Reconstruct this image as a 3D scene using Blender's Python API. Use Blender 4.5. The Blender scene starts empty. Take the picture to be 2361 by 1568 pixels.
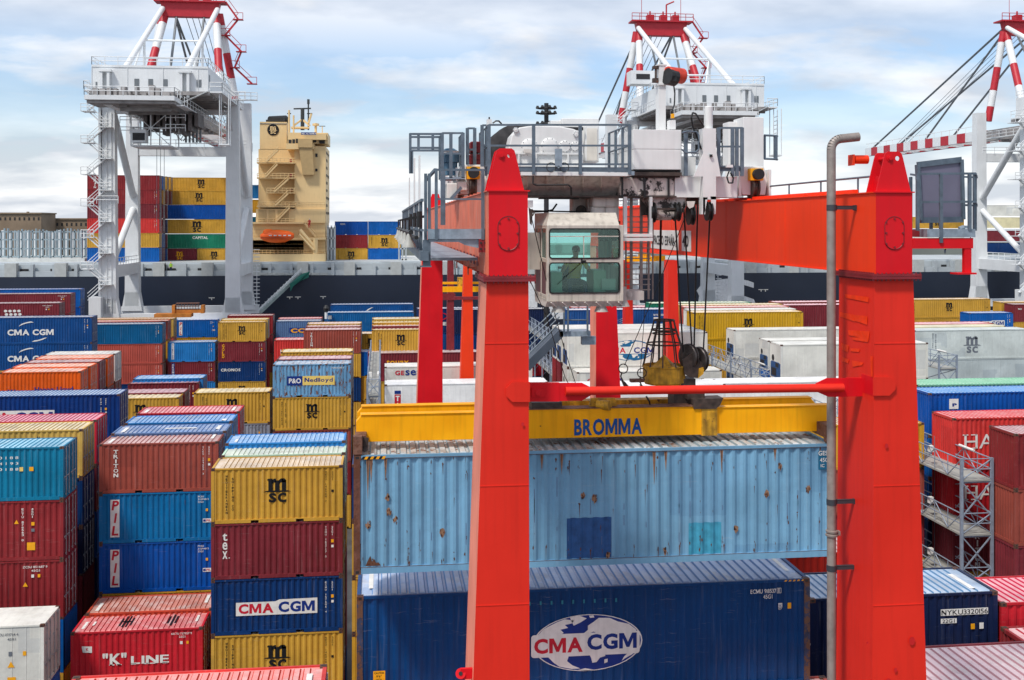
import bpy, bmesh, math, random
from mathutils import Vector, Matrix
random.seed(7)
S = bpy.context.scene
COL = S.collection
# ---------------------------------------------------------------- camera
H = 24.2                                   # camera height above the quay
YAW = math.radians(6.84)
F = 2500.0; CXP = 1180.5; HOR = 516.0; PW = 2361.0
cam = bpy.data.cameras.new('camera'); camo = bpy.data.objects.new('camera', cam); COL.objects.link(camo)
camo.location = (0, 0, H); camo.rotation_euler = (math.radians(90), 0, -YAW)
cam.sensor_width = 36; cam.lens = 36*F/PW
cam.shift_y = -(784-HOR)/PW
cam.clip_start = 0.5; cam.clip_end = 6000
S.camera = camo
# ---------------------------------------------------------------- sun and sky
SUN_EL = math.radians(56); SUN_AZ = math.radians(-135)     # azimuth from +Y, clockwise seen from above
sd = Vector((math.sin(SUN_AZ)*math.cos(SUN_EL), math.cos(SUN_AZ)*math.cos(SUN_EL), math.sin(SUN_EL)))
sun = bpy.data.lights.new('sun', 'SUN'); sun.energy = 2.6; sun.angle = math.radians(8); sun.color = (1, .95, .88)
suno = bpy.data.objects.new('sun', sun); COL.objects.link(suno)
suno.rotation_euler = (-sd).to_track_quat('-Z', 'Y').to_euler(); suno.location = (0, 0, 80)
W = bpy.data.worlds.new("World"); S.world = W; W.use_nodes = True
nt = W.node_tree; nt.nodes.clear()
def N(nt, t, **k):
    n = nt.nodes.new(t)
    for a, b in k.items(): setattr(n, a, b)
    return n
def L(nt, a, b): nt.links.new(a, b)
def math_n(nt, op, a, b=None, c=None):
    n = N(nt, 'ShaderNodeMath', operation=op)
    for i, v in enumerate((a, b, c)):
        if v is None: continue
        if isinstance(v, (int, float)): n.inputs[i].default_value = v
        else: L(nt, v, n.inputs[i])
    return n.outputs[0]
def ramp(nt, inp, stops):
    r = N(nt, 'ShaderNodeValToRGB'); L(nt, inp, r.inputs[0])
    e = r.color_ramp.elements
    while len(e) < len(stops): e.new(0.5)
    for i, (p, c) in enumerate(stops):
        e[i].position = p; e[i].color = (c, c, c, 1) if isinstance(c, (int, float)) else (*c, 1)
    return r.outputs[0]
def mixc(nt, fac, a, b, mode='MIX'):
    m = N(nt, 'ShaderNodeMix', data_type='RGBA', blend_type=mode)
    for s, v in ((m.inputs[0], fac), (m.inputs[6], a), (m.inputs[7], b)):
        if isinstance(v, (int, float)): s.default_value = v
        elif isinstance(v, tuple): s.default_value = (*v[:3], 1)
        else: L(nt, v, s)
    return m.outputs[2]
sky = N(nt, 'ShaderNodeTexSky', sky_type='NISHITA'); sky.sun_disc = False
sky.sun_elevation = SUN_EL; sky.sun_rotation = SUN_AZ; sky.air_density = 1.0; sky.dust_density = 1.2; sky.ozone_density = 1.5
tc = N(nt, 'ShaderNodeTexCoord'); sp = N(nt, 'ShaderNodeSeparateXYZ'); L(nt, tc.outputs['Generated'], sp.inputs[0])
zc = math_n(nt, 'ADD', math_n(nt, 'MAXIMUM', sp.outputs[2], 0.0), 0.22)
cb = N(nt, 'ShaderNodeCombineXYZ')
L(nt, math_n(nt, 'DIVIDE', sp.outputs[0], zc), cb.inputs[0]); L(nt, math_n(nt, 'DIVIDE', sp.outputs[1], zc), cb.inputs[1])
mp = N(nt, 'ShaderNodeMapping'); L(nt, cb.outputs[0], mp.inputs[0]); mp.inputs['Scale'].default_value = (0.75, 0.95, 1); mp.inputs['Location'].default_value = (3.1, 1.3, 0); mp.inputs['Rotation'].default_value = (0, 0, 0.12)
cn = N(nt, 'ShaderNodeTexNoise'); cn.inputs['Scale'].default_value = 2.1; cn.inputs['Detail'].default_value = 7; cn.inputs['Roughness'].default_value = .53; cn.inputs['Distortion'].default_value = .25
L(nt, mp.outputs[0], cn.inputs[0])
cmask = ramp(nt, cn.outputs[0], [(0.44, 0.0), (0.54, .6), (0.66, 1.0)])
# high thin veil: nearly closed towards the horizon
veil = ramp(nt, sp.outputs[2], [(0.0, 1.0), (0.045, .85), (0.095, 0.25), (0.145, 0.15), (.185, .7), (.5, .55)])
m2 = math_n(nt, 'MAXIMUM', cmask, veil)
cn2 = N(nt, 'ShaderNodeTexNoise'); cn2.inputs['Scale'].default_value = 2.6; cn2.inputs['Detail'].default_value = 6; L(nt, mp.outputs[0], cn2.inputs[0])
ccol = mixc(nt, ramp(nt, cn2.outputs[0], [(0.40, 0.0), (0.60, 1.0)]), (4.5, 4.8, 5.3), (7.6, 7.6, 7.6))
ccol = mixc(nt, ramp(nt, sp.outputs[2], [(0.03, 1.0), (0.12, .35), (0.2, 0.0)]), mixc(nt, 1.0, ccol, (.88, .88, .89), 'MULTIPLY'), ccol)
SKYS = 0.125
skyc = mixc(nt, 1.0, sky.outputs[0], (0.90, 1.0, 1.12), 'MULTIPLY')
bg = N(nt, 'ShaderNodeBackground'); L(nt, mixc(nt, m2, skyc, ccol), bg.inputs[0]); bg.inputs[1].default_value = SKYS
wo = N(nt, 'ShaderNodeOutputWorld'); L(nt, bg.outputs[0], wo.inputs[0])
S.view_settings.view_transform = 'Standard'; S.view_settings.look = 'None'; S.view_settings.gamma = 1
S.view_settings.exposure = 0.32
S.render.resolution_x = 1024; S.render.resolution_y = 680

# ---------------------------------------------------------------- measuring helpers: photograph direction + distance -> metres
def tt(x): return math.tan(YAW + math.atan((x-CXP)/F))
def depth(x, Y):
    u = (x-CXP)/F
    return Y/(math.cos(YAW)-math.sin(YAW)*u)
def PX(x, Y): return Y*tt(x)
def PZ(y, Y, x=1180): return H-(y-HOR)/F*depth(x, Y)
def P(x, y, Y): return Vector((PX(x, Y), Y, PZ(y, Y, x)))
def hexc(h):
    c = [int(h[i:i+2], 16)/255 for i in (0, 2, 4)]
    return tuple(v/12.92 if v <= .04045 else ((v+.055)/1.055)**2.4 for v in c)

# ---------------------------------------------------------------- materials
MATS = {}
def mat(name, rgb, rough=.5, metal=0., var=.12, scale=1.2, rust=0., streak=0., bump=0., spec=.5, rustc=(.11, .035, .015), dirt=None):
    if name in MATS: return MATS[name]
    if isinstance(rgb, str): rgb = hexc(rgb)
    m = bpy.data.materials.new(name); m.use_nodes = True; nt = m.node_tree
    b = nt.nodes['Principled BSDF']; b.inputs['Roughness'].default_value = rough; b.inputs['Metallic'].default_value = metal
    b.inputs['Specular IOR Level'].default_value = spec
    tc = N(nt, 'ShaderNodeTexCoord'); co = tc.outputs['Object']
    n1 = N(nt, 'ShaderNodeTexNoise'); n1.inputs['Scale'].default_value = scale; n1.inputs['Detail'].default_value = 6; L(nt, co, n1.inputs[0])
    k = tuple(min(1, v*(1+var)+var*.03) for v in rgb); d = tuple(v*(1-var) for v in rgb)
    c = mixc(nt, ramp(nt, n1.outputs[0], [(.3, 0.), (.7, 1.)]), d, k)
    if streak:
        mp = N(nt, 'ShaderNodeMapping'); L(nt, co, mp.inputs[0]); mp.inputs['Scale'].default_value = (5, 5, .35)
        n2 = N(nt, 'ShaderNodeTexNoise'); n2.inputs['Scale'].default_value = 1.5; n2.inputs['Detail'].default_value = 5; L(nt, mp.outputs[0], n2.inputs[0])
        f = math_n(nt, 'MULTIPLY', ramp(nt, n2.outputs[0], [(.48, 0.), (.75, 1.)]), streak)
        c = mixc(nt, f, c, dirt or tuple(v*.45+.02 for v in rgb))
    if rust:
        n3 = N(nt, 'ShaderNodeTexNoise'); n3.inputs['Scale'].default_value = 3.5; n3.inputs['Detail'].default_value = 9; n3.inputs['Roughness'].default_value = .68; L(nt, co, n3.inputs[0])
        t = .72-.3*rust
        c = mixc(nt, ramp(nt, n3.outputs[0], [(t, 0.), (t+.05, 1.)]), c, rustc)
    L(nt, c, b.inputs['Base Color'])
    if bump:
        n4 = N(nt, 'ShaderNodeTexNoise'); n4.inputs['Scale'].default_value = 14; n4.inputs['Detail'].default_value = 5; L(nt, co, n4.inputs[0])
        bp = N(nt, 'ShaderNodeBump'); bp.inputs['Strength'].default_value = bump; bp.inputs['Distance'].default_value = .02
        L(nt, n4.outputs[0], bp.inputs['Height']); L(nt, bp.outputs[0], b.inputs['Normal'])
    MATS[name] = m; return m
def paint_mat(name, roof=False):
    """container paint: colour and wear come from the object (colour, alpha)"""
    m = bpy.data.materials.new(name); m.use_nodes = True; nt = m.node_tree
    b = nt.nodes['Principled BSDF']; b.inputs['Roughness'].default_value = .5; b.inputs['Specular IOR Level'].default_value = .2
    oi = N(nt, 'ShaderNodeObjectInfo'); tc = N(nt, 'ShaderNodeTexCoord')
    ad = N(nt, 'ShaderNodeVectorMath', operation='ADD'); L(nt, tc.outputs['Object'], ad.inputs[0])
    sc = N(nt, 'ShaderNodeVectorMath', operation='SCALE'); sc.inputs[0].default_value = (37, 19, 53); L(nt, oi.outputs['Random'], sc.inputs['Scale']); L(nt, sc.outputs[0], ad.inputs[1])
    co = ad.outputs[0]
    def noise(scale, det, vec=co, ro=.55):
        n = N(nt, 'ShaderNodeTexNoise'); n.inputs['Scale'].default_value = scale; n.inputs['Detail'].default_value = det; n.inputs['Roughness'].default_value = ro; L(nt, vec, n.inputs[0]); return n.outputs[0]
    base = oi.outputs['Color']; wear = oi.outputs['Alpha']
    v = ramp(nt, noise(.55, 4), [(.3, .80), (.7, 1.18)])
    c = mixc(nt, 1.0, base, v, 'MULTIPLY')
    mp = N(nt, 'ShaderNodeMapping'); L(nt, co, mp.inputs[0]); mp.inputs['Scale'].default_value = (6, 6, .3) if not roof else (6, .5, 1)
    s1 = noise(1.3, 5, mp.outputs[0])
    c = mixc(nt, math_n(nt, 'MULTIPLY', ramp(nt, s1, [(.5, 0.), (.75, 1.)]), .25), c, mixc(nt, .5, base, (.045, .035, .03)))
    c = mixc(nt, math_n(nt, 'MULTIPLY', ramp(nt, s1, [(.25, 1.), (.42, 0.)]), .10), c, (.62, .6, .58))
    mps = N(nt, 'ShaderNodeMapping'); L(nt, co, mps.inputs[0]); mps.inputs['Scale'].default_value = (.5, .5, 10)
    sf = math_n(nt, 'MULTIPLY', ramp(nt, noise(2.2, 8, mps.outputs[0], .7), [(.61, 0.), (.64, 1.)]), math_n(nt, 'MULTIPLY', ramp(nt, noise(.8, 3), [(.45, 0.), (.6, 1.)]), .16))
    c = mixc(nt, sf, c, (.55, .52, .48))
    gr = math_n(nt, 'MULTIPLY', ramp(nt, noise(1.1, 9, co, .68), [(.53, 0.), (.72, 1.)]), .35)
    c = mixc(nt, gr, c, mixc(nt, .6, base, (.03, .025, .022)))
    # repainted patches
    vo = N(nt, 'ShaderNodeTexVoronoi', distance='CHEBYCHEV'); vo.inputs['Scale'].default_value = .55; L(nt, co, vo.inputs[0])
    sx = N(nt, 'ShaderNodeSeparateColor'); L(nt, vo.outputs['Color'], sx.inputs[0])
    pm = math_n(nt, 'MULTIPLY', math_n(nt, 'GREATER_THAN', sx.outputs[0], .88), math_n(nt, 'LESS_THAN', vo.outputs['Distance'], .42))
    c = mixc(nt, math_n(nt, 'MULTIPLY', pm, .3), c, mixc(nt, 1.0, base, (.55, .6, .7), 'MULTIPLY'))
    # rust: blotches and run-down streaks, more where the container is worn
    mp2 = N(nt, 'ShaderNodeMapping'); L(nt, co, mp2.inputs[0]); mp2.inputs['Scale'].default_value = (2.2, 2.2, .55) if not roof else (1.6, 1, 1)
    r1 = noise(2.3, 10, mp2.outputs[0], .7)
    th = math_n(nt, 'SUBTRACT', .80, math_n(nt, 'MULTIPLY', wear, .29))
    rm = math_n(nt, 'MULTIPLY', math_n(nt, 'SUBTRACT', r1, th), 22.); rm = N(nt, 'ShaderNodeClamp'); L(nt, nt.nodes[-2].outputs[0], rm.inputs[0])
    rc = mixc(nt, noise(7, 4), (.055, .02, .012), (.26, .09, .035))
    c = mixc(nt, rm.outputs[0], c, rc)
    if roof:
        st = math_n(nt, 'MULTIPLY', ramp(nt, noise(.9, 8, co, .66), [(.50, 0.), (.60, 1.)]), math_n(nt, 'ADD', .12, math_n(nt, 'MULTIPLY', wear, .7)))
        c = mixc(nt, st, c, mixc(nt, noise(3, 5), (.20, .17, .15), (.42, .38, .34)))
        c = mixc(nt, math_n(nt, 'MULTIPLY', ramp(nt, noise(1.7, 6), [(.5, 0.), (.62, 1.)]), .3), c, (.75, .73, .70))
    L(nt, c, b.inputs['Base Color'])
    rr = math_n(nt, 'ADD', .42, math_n(nt, 'MULTIPLY', rm.outputs[0], .4)); L(nt, rr, b.inputs['Roughness'])
    n4 = noise(1.3, 3)
    bp = N(nt, 'ShaderNodeBump'); bp.inputs['Strength'].default_value = .6; bp.inputs['Distance'].default_value = .05
    L(nt, n4, bp.inputs['Height']); L(nt, bp.outputs[0], b.inputs['Normal'])
    return m
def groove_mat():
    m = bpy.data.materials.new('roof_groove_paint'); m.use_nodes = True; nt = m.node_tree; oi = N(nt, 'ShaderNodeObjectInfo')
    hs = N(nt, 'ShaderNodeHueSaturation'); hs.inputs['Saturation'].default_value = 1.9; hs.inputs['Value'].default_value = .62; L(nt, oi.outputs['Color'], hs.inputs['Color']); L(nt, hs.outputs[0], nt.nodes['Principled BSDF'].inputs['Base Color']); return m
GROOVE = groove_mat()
PAINT = paint_mat('container_paint'); ROOFP = paint_mat('container_roof_paint', True)

# ---------------------------------------------------------------- mesh builder
class MB:
    def __init__(s): s.v = []; s.f = []; s.m = []; s.mi = 0
    def face(s, vs):
        n = len(s.v); s.v += [tuple(v) for v in vs]; s.f.append(tuple(range(n, n+len(vs)))); s.m.append(s.mi)
    def add(s, vs, fs):
        n = len(s.v); s.v += [tuple(v) for v in vs]
        for f in fs: s.f.append(tuple(i+n for i in f)); s.m.append(s.mi)
    def box(s, x0, x1, y0, y1, z0, z1):
        if x0 > x1: x0, x1 = x1, x0
        if y0 > y1: y0, y1 = y1, y0
        if z0 > z1: z0, z1 = z1, z0
        s.add([(x0,y0,z0),(x1,y0,z0),(x1,y1,z0),(x0,y1,z0),(x0,y0,z1),(x1,y0,z1),(x1,y1,z1),(x0,y1,z1)],
              [(0,3,2,1),(4,5,6,7),(0,1,5,4),(1,2,6,5),(2,3,7,6),(3,0,4,7)])
        return s
    def pb(s, x0, y0, x1, y1, Y, d):
        """box whose near face lies at distance Y and covers photo span x0..x1, y0..y1; d = depth"""
        xm = (x0+x1)/2
        return s.box(PX(x0, Y), PX(x1, Y), Y, Y+d, PZ(y1, Y, xm), PZ(y0, Y, xm))
    def frus(s, a, b):
        """two 4-point rings"""
        s.add(list(a)+list(b), [(3,2,1,0),(4,5,6,7),(0,1,5,4),(1,2,6,5),(2,3,7,6),(3,0,4,7)]); return s
    def beam(s, p, q, w, h=None, up=(0, 0, 1)):
        p = Vector(p); q = Vector(q); h = h or w; d = (q-p)
        if d.length < 1e-6: return s
        d.normalize(); u = Vector(up)
        if abs(d.dot(u)) > .98: u = Vector((0, 1, 0))
        r = d.cross(u).normalized(); u = r.cross(d).normalized()
        o = [(-1,-1),(1,-1),(1,1),(-1,1)]
        a = [p+r*(w/2*i)+u*(h/2*j) for i, j in o]; b = [q+r*(w/2*i)+u*(h/2*j) for i, j in o]
        return s.frus(a, b)
    def tube(s, p, q, r, n=8, r2=None, cap=True):
        p = Vector(p); q = Vector(q); r2 = r if r2 is None else r2; d = (q-p)
        if d.length < 1e-6: return s
        d.normalize(); u = Vector((0, 0, 1)) if abs(d.z) < .9 else Vector((1, 0, 0))
        a = d.cross(u).normalized(); b = d.cross(a).normalized(); base = len(s.v)
        for c, rr in ((p, r), (q, r2)):
            for i in range(n):
                t = 2*math.pi*i/n; s.v.append(tuple(c+a*(rr*math.cos(t))+b*(rr*math.sin(t))))
        for i in range(n):
            j = (i+1) % n; s.f.append((base+i, base+j, base+n+j, base+n+i)); s.m.append(s.mi)
        if cap:
            s.f.append(tuple(base+i for i in range(n))[::-1]); s.m.append(s.mi)
            s.f.append(tuple(base+n+i for i in range(n))); s.m.append(s.mi)
        return s
    def path(s, pts, r, n=8):
        pts = [Vector(p) for p in pts]
        for i in range(len(pts)-1): s.tube(pts[i], pts[i+1], r, n)
        return s
    def prism(s, pts, d):
        """closed outline (list of Vectors), extruded by vector d"""
        pts = [Vector(p) for p in pts]; d = Vector(d); n = len(pts)
        s.add(pts+[p+d for p in pts], [tuple(range(n))[::-1], tuple(range(n, 2*n))]+[(i, (i+1) % n, n+(i+1) % n, n+i) for i in range(n)])
        return s
    def ring(s, c, r, w, axis='z', n=20, sq=1.0):
        c = Vector(c); pr = []
        for i in range(n+1):
            t = 2*math.pi*i/n; a, b = r*math.cos(t), r*math.sin(t)*sq
            pr.append(c+Vector({'z': (a, b, 0), 'y': (a, 0, b), 'x': (0, a, b)}[axis]))
        for i in range(n): s.tube(pr[i], pr[i+1], w, 5, cap=False)
        return s
    def lathe(s, c, prof, n=20, axis='z'):
        """prof: list of (radius, offset along axis)"""
        base = len(s.v); c = Vector(c)
        for r, o in prof:
            for i in range(n):
                t = 2*math.pi*i/n; a, b = r*math.cos(t), r*math.sin(t)
                s.v.append(tuple(c+Vector({'z': (a, b, o), 'y': (a, o, b), 'x': (o, a, b)}[axis])))
        for k in range(len(prof)-1):
            for i in range(n):
                j = (i+1) % n; s.f.append((base+k*n+i, base+k*n+j, base+(k+1)*n+j, base+(k+1)*n+i)); s.m.append(s.mi)
        s.f.append(tuple(base+i for i in range(n))); s.m.append(s.mi)
        k = len(prof)-1; s.f.append(tuple(base+k*n+i for i in range(n))); s.m.append(s.mi)
        return s
    def mesh(s, name, mats, off=(0, 0, 0)):
        me = bpy.data.meshes.new(name); o = Vector(off)
        me.from_pydata([tuple(Vector(v)-o) for v in s.v], [], s.f)
        for m in (mats if isinstance(mats, (list, tuple)) else [mats]): me.materials.append(m)
        if max(s.m or [0]) > 0: me.polygons.foreach_set('material_index', s.m)
        bm = bmesh.new(); bm.from_mesh(me); bmesh.ops.recalc_face_normals(bm, faces=bm.faces); bm.to_mesh(me); bm.free()
        return me
    def build(s, name, mats, parent=None, smooth=False, bevel=0., label=None):
        off = base_of(parent)
        me = s.mesh(name, mats, off)
        o = bpy.data.objects.new(name, me); COL.objects.link(o)
        if parent: o.parent = parent
        if smooth:
            me.polygons.foreach_set('use_smooth', [True]*len(me.polygons))
            try: me.set_sharp_from_angle(angle=math.radians(40))
            except Exception: pass
        if bevel:
            bv = o.modifiers.new('bevel', 'BEVEL'); bv.width = bevel; bv.segments = 2; bv.limit_method = 'ANGLE'
        if label: o['label'] = label
        return o
def base_of(o):
    v = Vector((0, 0, 0))
    while o: v = v+o.location; o = o.parent
    return v
def thing(name, label, cat, loc=(0, 0, 0), group=None):
    o = bpy.data.objects.new(name, None); COL.objects.link(o); o.location = loc; o.empty_display_size = .3
    o['label'] = label; o['category'] = cat
    if group: o['group'] = group
    return o
def tag(o, label, cat, group=None):
    o['label'] = label; o['category'] = cat
    if group: o['group'] = group
    return o
def struct(o, kind='structure'): o['kind'] = kind; return o
def copy_tree(o, parent=None):
    c = o.copy(); COL.objects.link(c)
    if parent: c.parent = parent
    for ch in list(o.children): copy_tree(ch, c)
    return c
# lettering: glyph outlines turned into thin solid meshes
_tc = {}
def glyphs(txt, bold=0., extr=.0):
    bold = min(bold, .02 if any(c.islower() for c in txt) else (.034 if len(txt) > 7 else .048)); k = (txt, bold)
    if k in _tc: return _tc[k]
    cu = bpy.data.curves.new('t', 'FONT'); cu.body = txt; cu.size = 1; cu.offset = bold; cu.resolution_u = 3
    cu.space_character = 1+bold*2.5
    o = bpy.data.objects.new('t', cu); COL.objects.link(o); bpy.context.view_layer.update()
    me = bpy.data.meshes.new_from_object(o)
    vs = [v.co.copy() for v in me.vertices]; fs = [tuple(p.vertices) for p in me.polygons]
    bpy.data.objects.remove(o); bpy.data.curves.remove(cu); bpy.data.meshes.remove(me)
    if vs:
        x0 = min(v.x for v in vs); x1 = max(v.x for v in vs); y0 = min(v.y for v in vs); y1 = max(v.y for v in vs)
    else: x0 = y0 = 0; x1 = y1 = 1
    _tc[k] = (vs, fs, x0, x1, y0, y1); return _tc[k]
def letters(txt, bold):
    if not any(c in txt for c in 'MNÑ') : return glyphs(txt, bold)
    k = ('*', txt, bold)
    if k in _tc: return _tc[k]
    h = glyphs('H', bold); ch = h[5]-h[4]; s = .10+min(bold, .048)*2; V = []; FF = []; x = 0; gap = .07
    for c in txt:
        if c == ' ': x += .3; continue
        n = len(V)
        if c == 'M':
            w = ch*1.12; o = [(0, 0), (0, ch), (1.25*s, ch), (w/2, .42*ch), (w-1.25*s, ch), (w, ch), (w, 0), (w-s, 0), (w-s, .66*ch), (w/2+.4*s, .08*ch), (w/2-.4*s, .08*ch), (s, .66*ch), (s, 0)]
            V += [Vector((x+a, b, 0)) for a, b in o]; FF.append(tuple(range(n, n+len(o)))); x += w+gap
        elif c in 'NÑ':
            w = ch*.86; o = [(0, 0), (0, ch), (1.15*s, ch), (w-s, .36*ch), (w-s, ch), (w, ch), (w, 0), (w-1.15*s, 0), (s, .64*ch), (s, 0)]
            V += [Vector((x+a, b, 0)) for a, b in o]; FF.append(tuple(range(n, n+len(o))))
            if c == 'Ñ': n = len(V); V += [Vector((x+a, b, 0)) for a, b in ((.15*w, ch*1.06), (.85*w, ch*1.12), (.85*w, ch*1.2), (.15*w, ch*1.14))]; FF.append((n, n+1, n+2, n+3))
            x += w+gap
        else:
            g = glyphs(c, bold); V += [Vector((x+v.x-g[2], v.y-(h[4] if c.isupper() or c.isdigit() else 0), 0)) for v in g[0]]; FF += [tuple(i+n for i in f) for f in g[1]]; x += g[3]-g[2]+gap
    _tc[k] = (V, FF, min(v.x for v in V), max(v.x for v in V), min(v.y for v in V), max(v.y for v in V)); return _tc[k]
def put_text(mb, txt, o, ux, uz, w, h, bold=.02, shear=0.):
    """fit txt into a w x h metre rectangle whose lower-left corner is o, axes ux/uz"""
    vs, fs, x0, x1, y0, y1 = letters(txt, bold)
    sx = w/max(1e-6, x1-x0); sz = h/max(1e-6, y1-y0); o = Vector(o); ux = Vector(ux); uz = Vector(uz)
    mb.add([o+ux*((v.x-x0)*sx+shear*(v.y-y0)*sz)+uz*((v.y-y0)*sz) for v in vs], fs)
def rect(mb, o, ux, uz, w, h):
    o = Vector(o); ux = Vector(ux); uz = Vector(uz); mb.face([o, o+ux*w, o+ux*w+uz*h, o+uz*h])
def ell(mb, c, ux, uz, a, b, n=28, t0=0, t1=2*math.pi):
    c = Vector(c); ux = Vector(ux); uz = Vector(uz)
    mb.face([c+ux*(a*math.cos(t0+(t1-t0)*i/n))+uz*(b*math.sin(t0+(t1-t0)*i/n)) for i in range(n)])

def flat(name, rgb, rough=.5): return mat(name, rgb, rough, var=.10, scale=3, streak=.22, spec=.25)
M_WHITE = flat('white_lettering', 'E2E0DA'); M_BLACK = flat('black_lettering', '17171A'); M_YEL = flat('yellow_label', 'F0A818')
M_BLUE = flat('blue_lettering', '12307C'); M_REDL = flat('red_lettering', 'C21F33'); M_CREAM = flat('cream_panel', 'EBCB6E'); M_GREY = flat('grey_lettering', '6A7078')
# ---------------------------------------------------------------- shipping containers
M_CAST = mat('corner_steel', '5A3A2C', .7, var=.35, scale=9, rust=.7)
M_BAR = mat('galvanised_bar', 'A9ABAD', .45, .3, var=.2, scale=6, rust=.3)
M_DARK = mat('dark_machinery', '1C1D20', .6, var=.3, scale=5)
M_UNIT = mat('cooling_unit_blue', '1C4C7E', .5, var=.2, scale=6)
M_RUBBER = mat('black_rubber', '141416', .7)
_CM = {}
CW = 2.44
def corr(mb, x0, x1, z0, z1, fn, pitch=.28, d=.044, seg=(.25, .25, .25, .25)):
    """trapezoid wall; fn(s, depth, z) -> point"""
    n = max(1, round((x1-x0)/pitch)); p = (x1-x0)/n; prof = []
    for i in range(n):
        a = x0+i*p; prof += [(a, 0), (a+p*seg[0], 0), (a+p*(seg[0]+seg[1]), d), (a+p*(seg[0]+seg[1]+seg[2]), d)]
    prof.append((x1, 0)); b = len(mb.v)
    for s, q in prof: mb.v.append(tuple(fn(s, q, z0))); mb.v.append(tuple(fn(s, q, z1)))
    for i in range(len(prof)-1): mb.f.append((b+2*i, b+2*i+2, b+2*i+3, b+2*i+1)); mb.m.append(mb.mi)
def cont_meshes(Lc, Hc, kind, near):
    k = (Lc, round(Hc, 2), kind, near)
    if k in _CM: return _CM[k]
    out = []; P1 = PAINT
    f = MB(); t = .06
    for y in (0, CW):
        s = 1 if y == 0 else -1
        for x in (0.0, Lc): e = 1 if x == 0 else -1; f.box(x, x+e*.15, y, y+s*.12, .118, Hc-.118)
        f.box(.178, Lc-.178, y+s*.002, y+s*.07, Hc-.075, Hc-.004)
        if Lc < 7:
            q = Lc/2
            for a, b in ((.178, q-1.22), (q-.86, q+.86), (q+1.22, Lc-.178)): f.box(a, b, y+s*.002, y+s*.07, .012, .17)
            f.box(.178, Lc-.178, y+s*.002, y+s*.07, .13, .175)
        else: f.box(.178, Lc-.178, y+s*.002, y+s*.07, .012, .175)
    for x in (0, Lc):
        e = 1 if x == 0 else -1
        f.box(x+e*.002, x+e*.1, .178, CW-.178, Hc-.13, Hc-.005); f.box(x+e*.002, x+e*.1, .178, CW-.178, .012, .17)
    f.box(.1, Lc-.1, .05, CW-.05, .13, .15)
    out.append(('frame', f.mesh('frame', P1), 'f', None, None))
    for y in (.022, CW-.022):
        s = 1 if y < 1 else -1; m = MB()
        if kind == 'reefer':
            corr(m, .15, Lc-.15, .17, Hc-.075, lambda a, q, z: (a, y+s*(.012-q), z), .6, .012, (.9, .03, .04, .03))
        else: corr(m, .15, Lc-.15, .17, Hc-.075, lambda a, q, z: (a, y+s*q, z))
        out.append(('side_panel', m.mesh('side_panel', P1), 'c', None, None))
    m = MB()
    if kind == 'reefer': m.box(.1, Lc-.1, .07, CW-.07, Hc-.05, Hc-.012)
    else:
        n = round((Lc-.7)/(.245 if near else .46)); p = (Lc-.7)/n; z0 = Hc-.045; z1 = Hc-.006; rw = .13 if near else .22
        m.box(.1, Lc-.1, .068, CW-.068, z0-.02, z0)
        for i in range(n):
            a = .35+i*p+.06; b = a+rw
            m.add([(a-.03, .13, z0), (b+.03, .13, z0), (b, .19, z1), (a, .19, z1), (a-.03, CW-.13, z0), (b+.03, CW-.13, z0), (b, CW-.19, z1), (a, CW-.19, z1)],
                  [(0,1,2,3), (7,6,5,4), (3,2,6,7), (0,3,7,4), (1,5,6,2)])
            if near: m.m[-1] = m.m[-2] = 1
    out.append(('roof', m.mesh('roof', [ROOFP, GROOVE]), 'r', None, None))
    # right end: two door leaves with locking bars
    for k2 in (0, 1):
        y0 = .1+k2*1.125; y1 = y0+1.11; m = MB(); z0, z1 = .18, Hc-.14
        m.box(Lc-.06, Lc-.035, y0, y1, z0, z1)
        for q in range(4 if kind != 'reefer' else 0):
            za = z0+.08+q*(z1-z0-.1)/4; m.box(Lc-.036, Lc-.012, y0+.07, y1-.07, za, za+(z1-z0)/4-.18)
        subs = []
        for yb in (y0+.32, y0+.82):
            b = MB(); b.tube((Lc+.02, yb, .1), (Lc+.02, yb, Hc-.06), .024, 6)
            for z in (.16, .9, 1.9, Hc-.2): b.box(Lc-.02, Lc+.03, yb-.05, yb+.05, z, z+.07)
            b.box(Lc+.02, Lc+.05, yb-.35, yb, 1.05, 1.1)
            if near: subs.append(('locking_bar', b.mesh('locking_bar', M_BAR)))
            else: m.mi = 1; n0 = len(m.v); m.v += b.v; m.f += [tuple(i+n0 for i in q) for q in b.f]; m.m += [1]*len(b.f); m.mi = 0
        out.append(('door', m.mesh('door', [P1, M_BAR]), 'c', subs, None))
    # left end
    m = MB()
    if kind == 'reefer':
        m.box(.012, .05, .12, CW-.12, 1.35, Hc-.13); m.mi = 1
        m.box(.02, .05, .12, CW-.12, .17, 1.35); m.box(-.004, .02, .35, 2.1, .95, 1.42); m.box(0, .02, .28, 1.0, .3, .85); m.mi = 2
        m.box(-.006, .03, .5, 1.2, 1.02, 1.36); m.box(-.004, .03, 1.1, 2.1, .3, .9); m.lathe((.0, 1.75, 1.7), [(.26, -.004), (.26, .02)], 16, 'x'); m.mi = 0
        m.box(.0, .03, 1.25, 2.0, .42, .6)
        out.append(('cooling_unit', m.mesh('cooling_unit', [P1, M_UNIT, M_DARK]), 'c', None, None))
    else:
        corr(m, .12, CW-.12, .17, Hc-.13, lambda a, q, z: (.022+q, a, z), .25)
        out.append(('end_panel', m.mesh('end_panel', P1), 'c', None, None))
    cs = []
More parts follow.
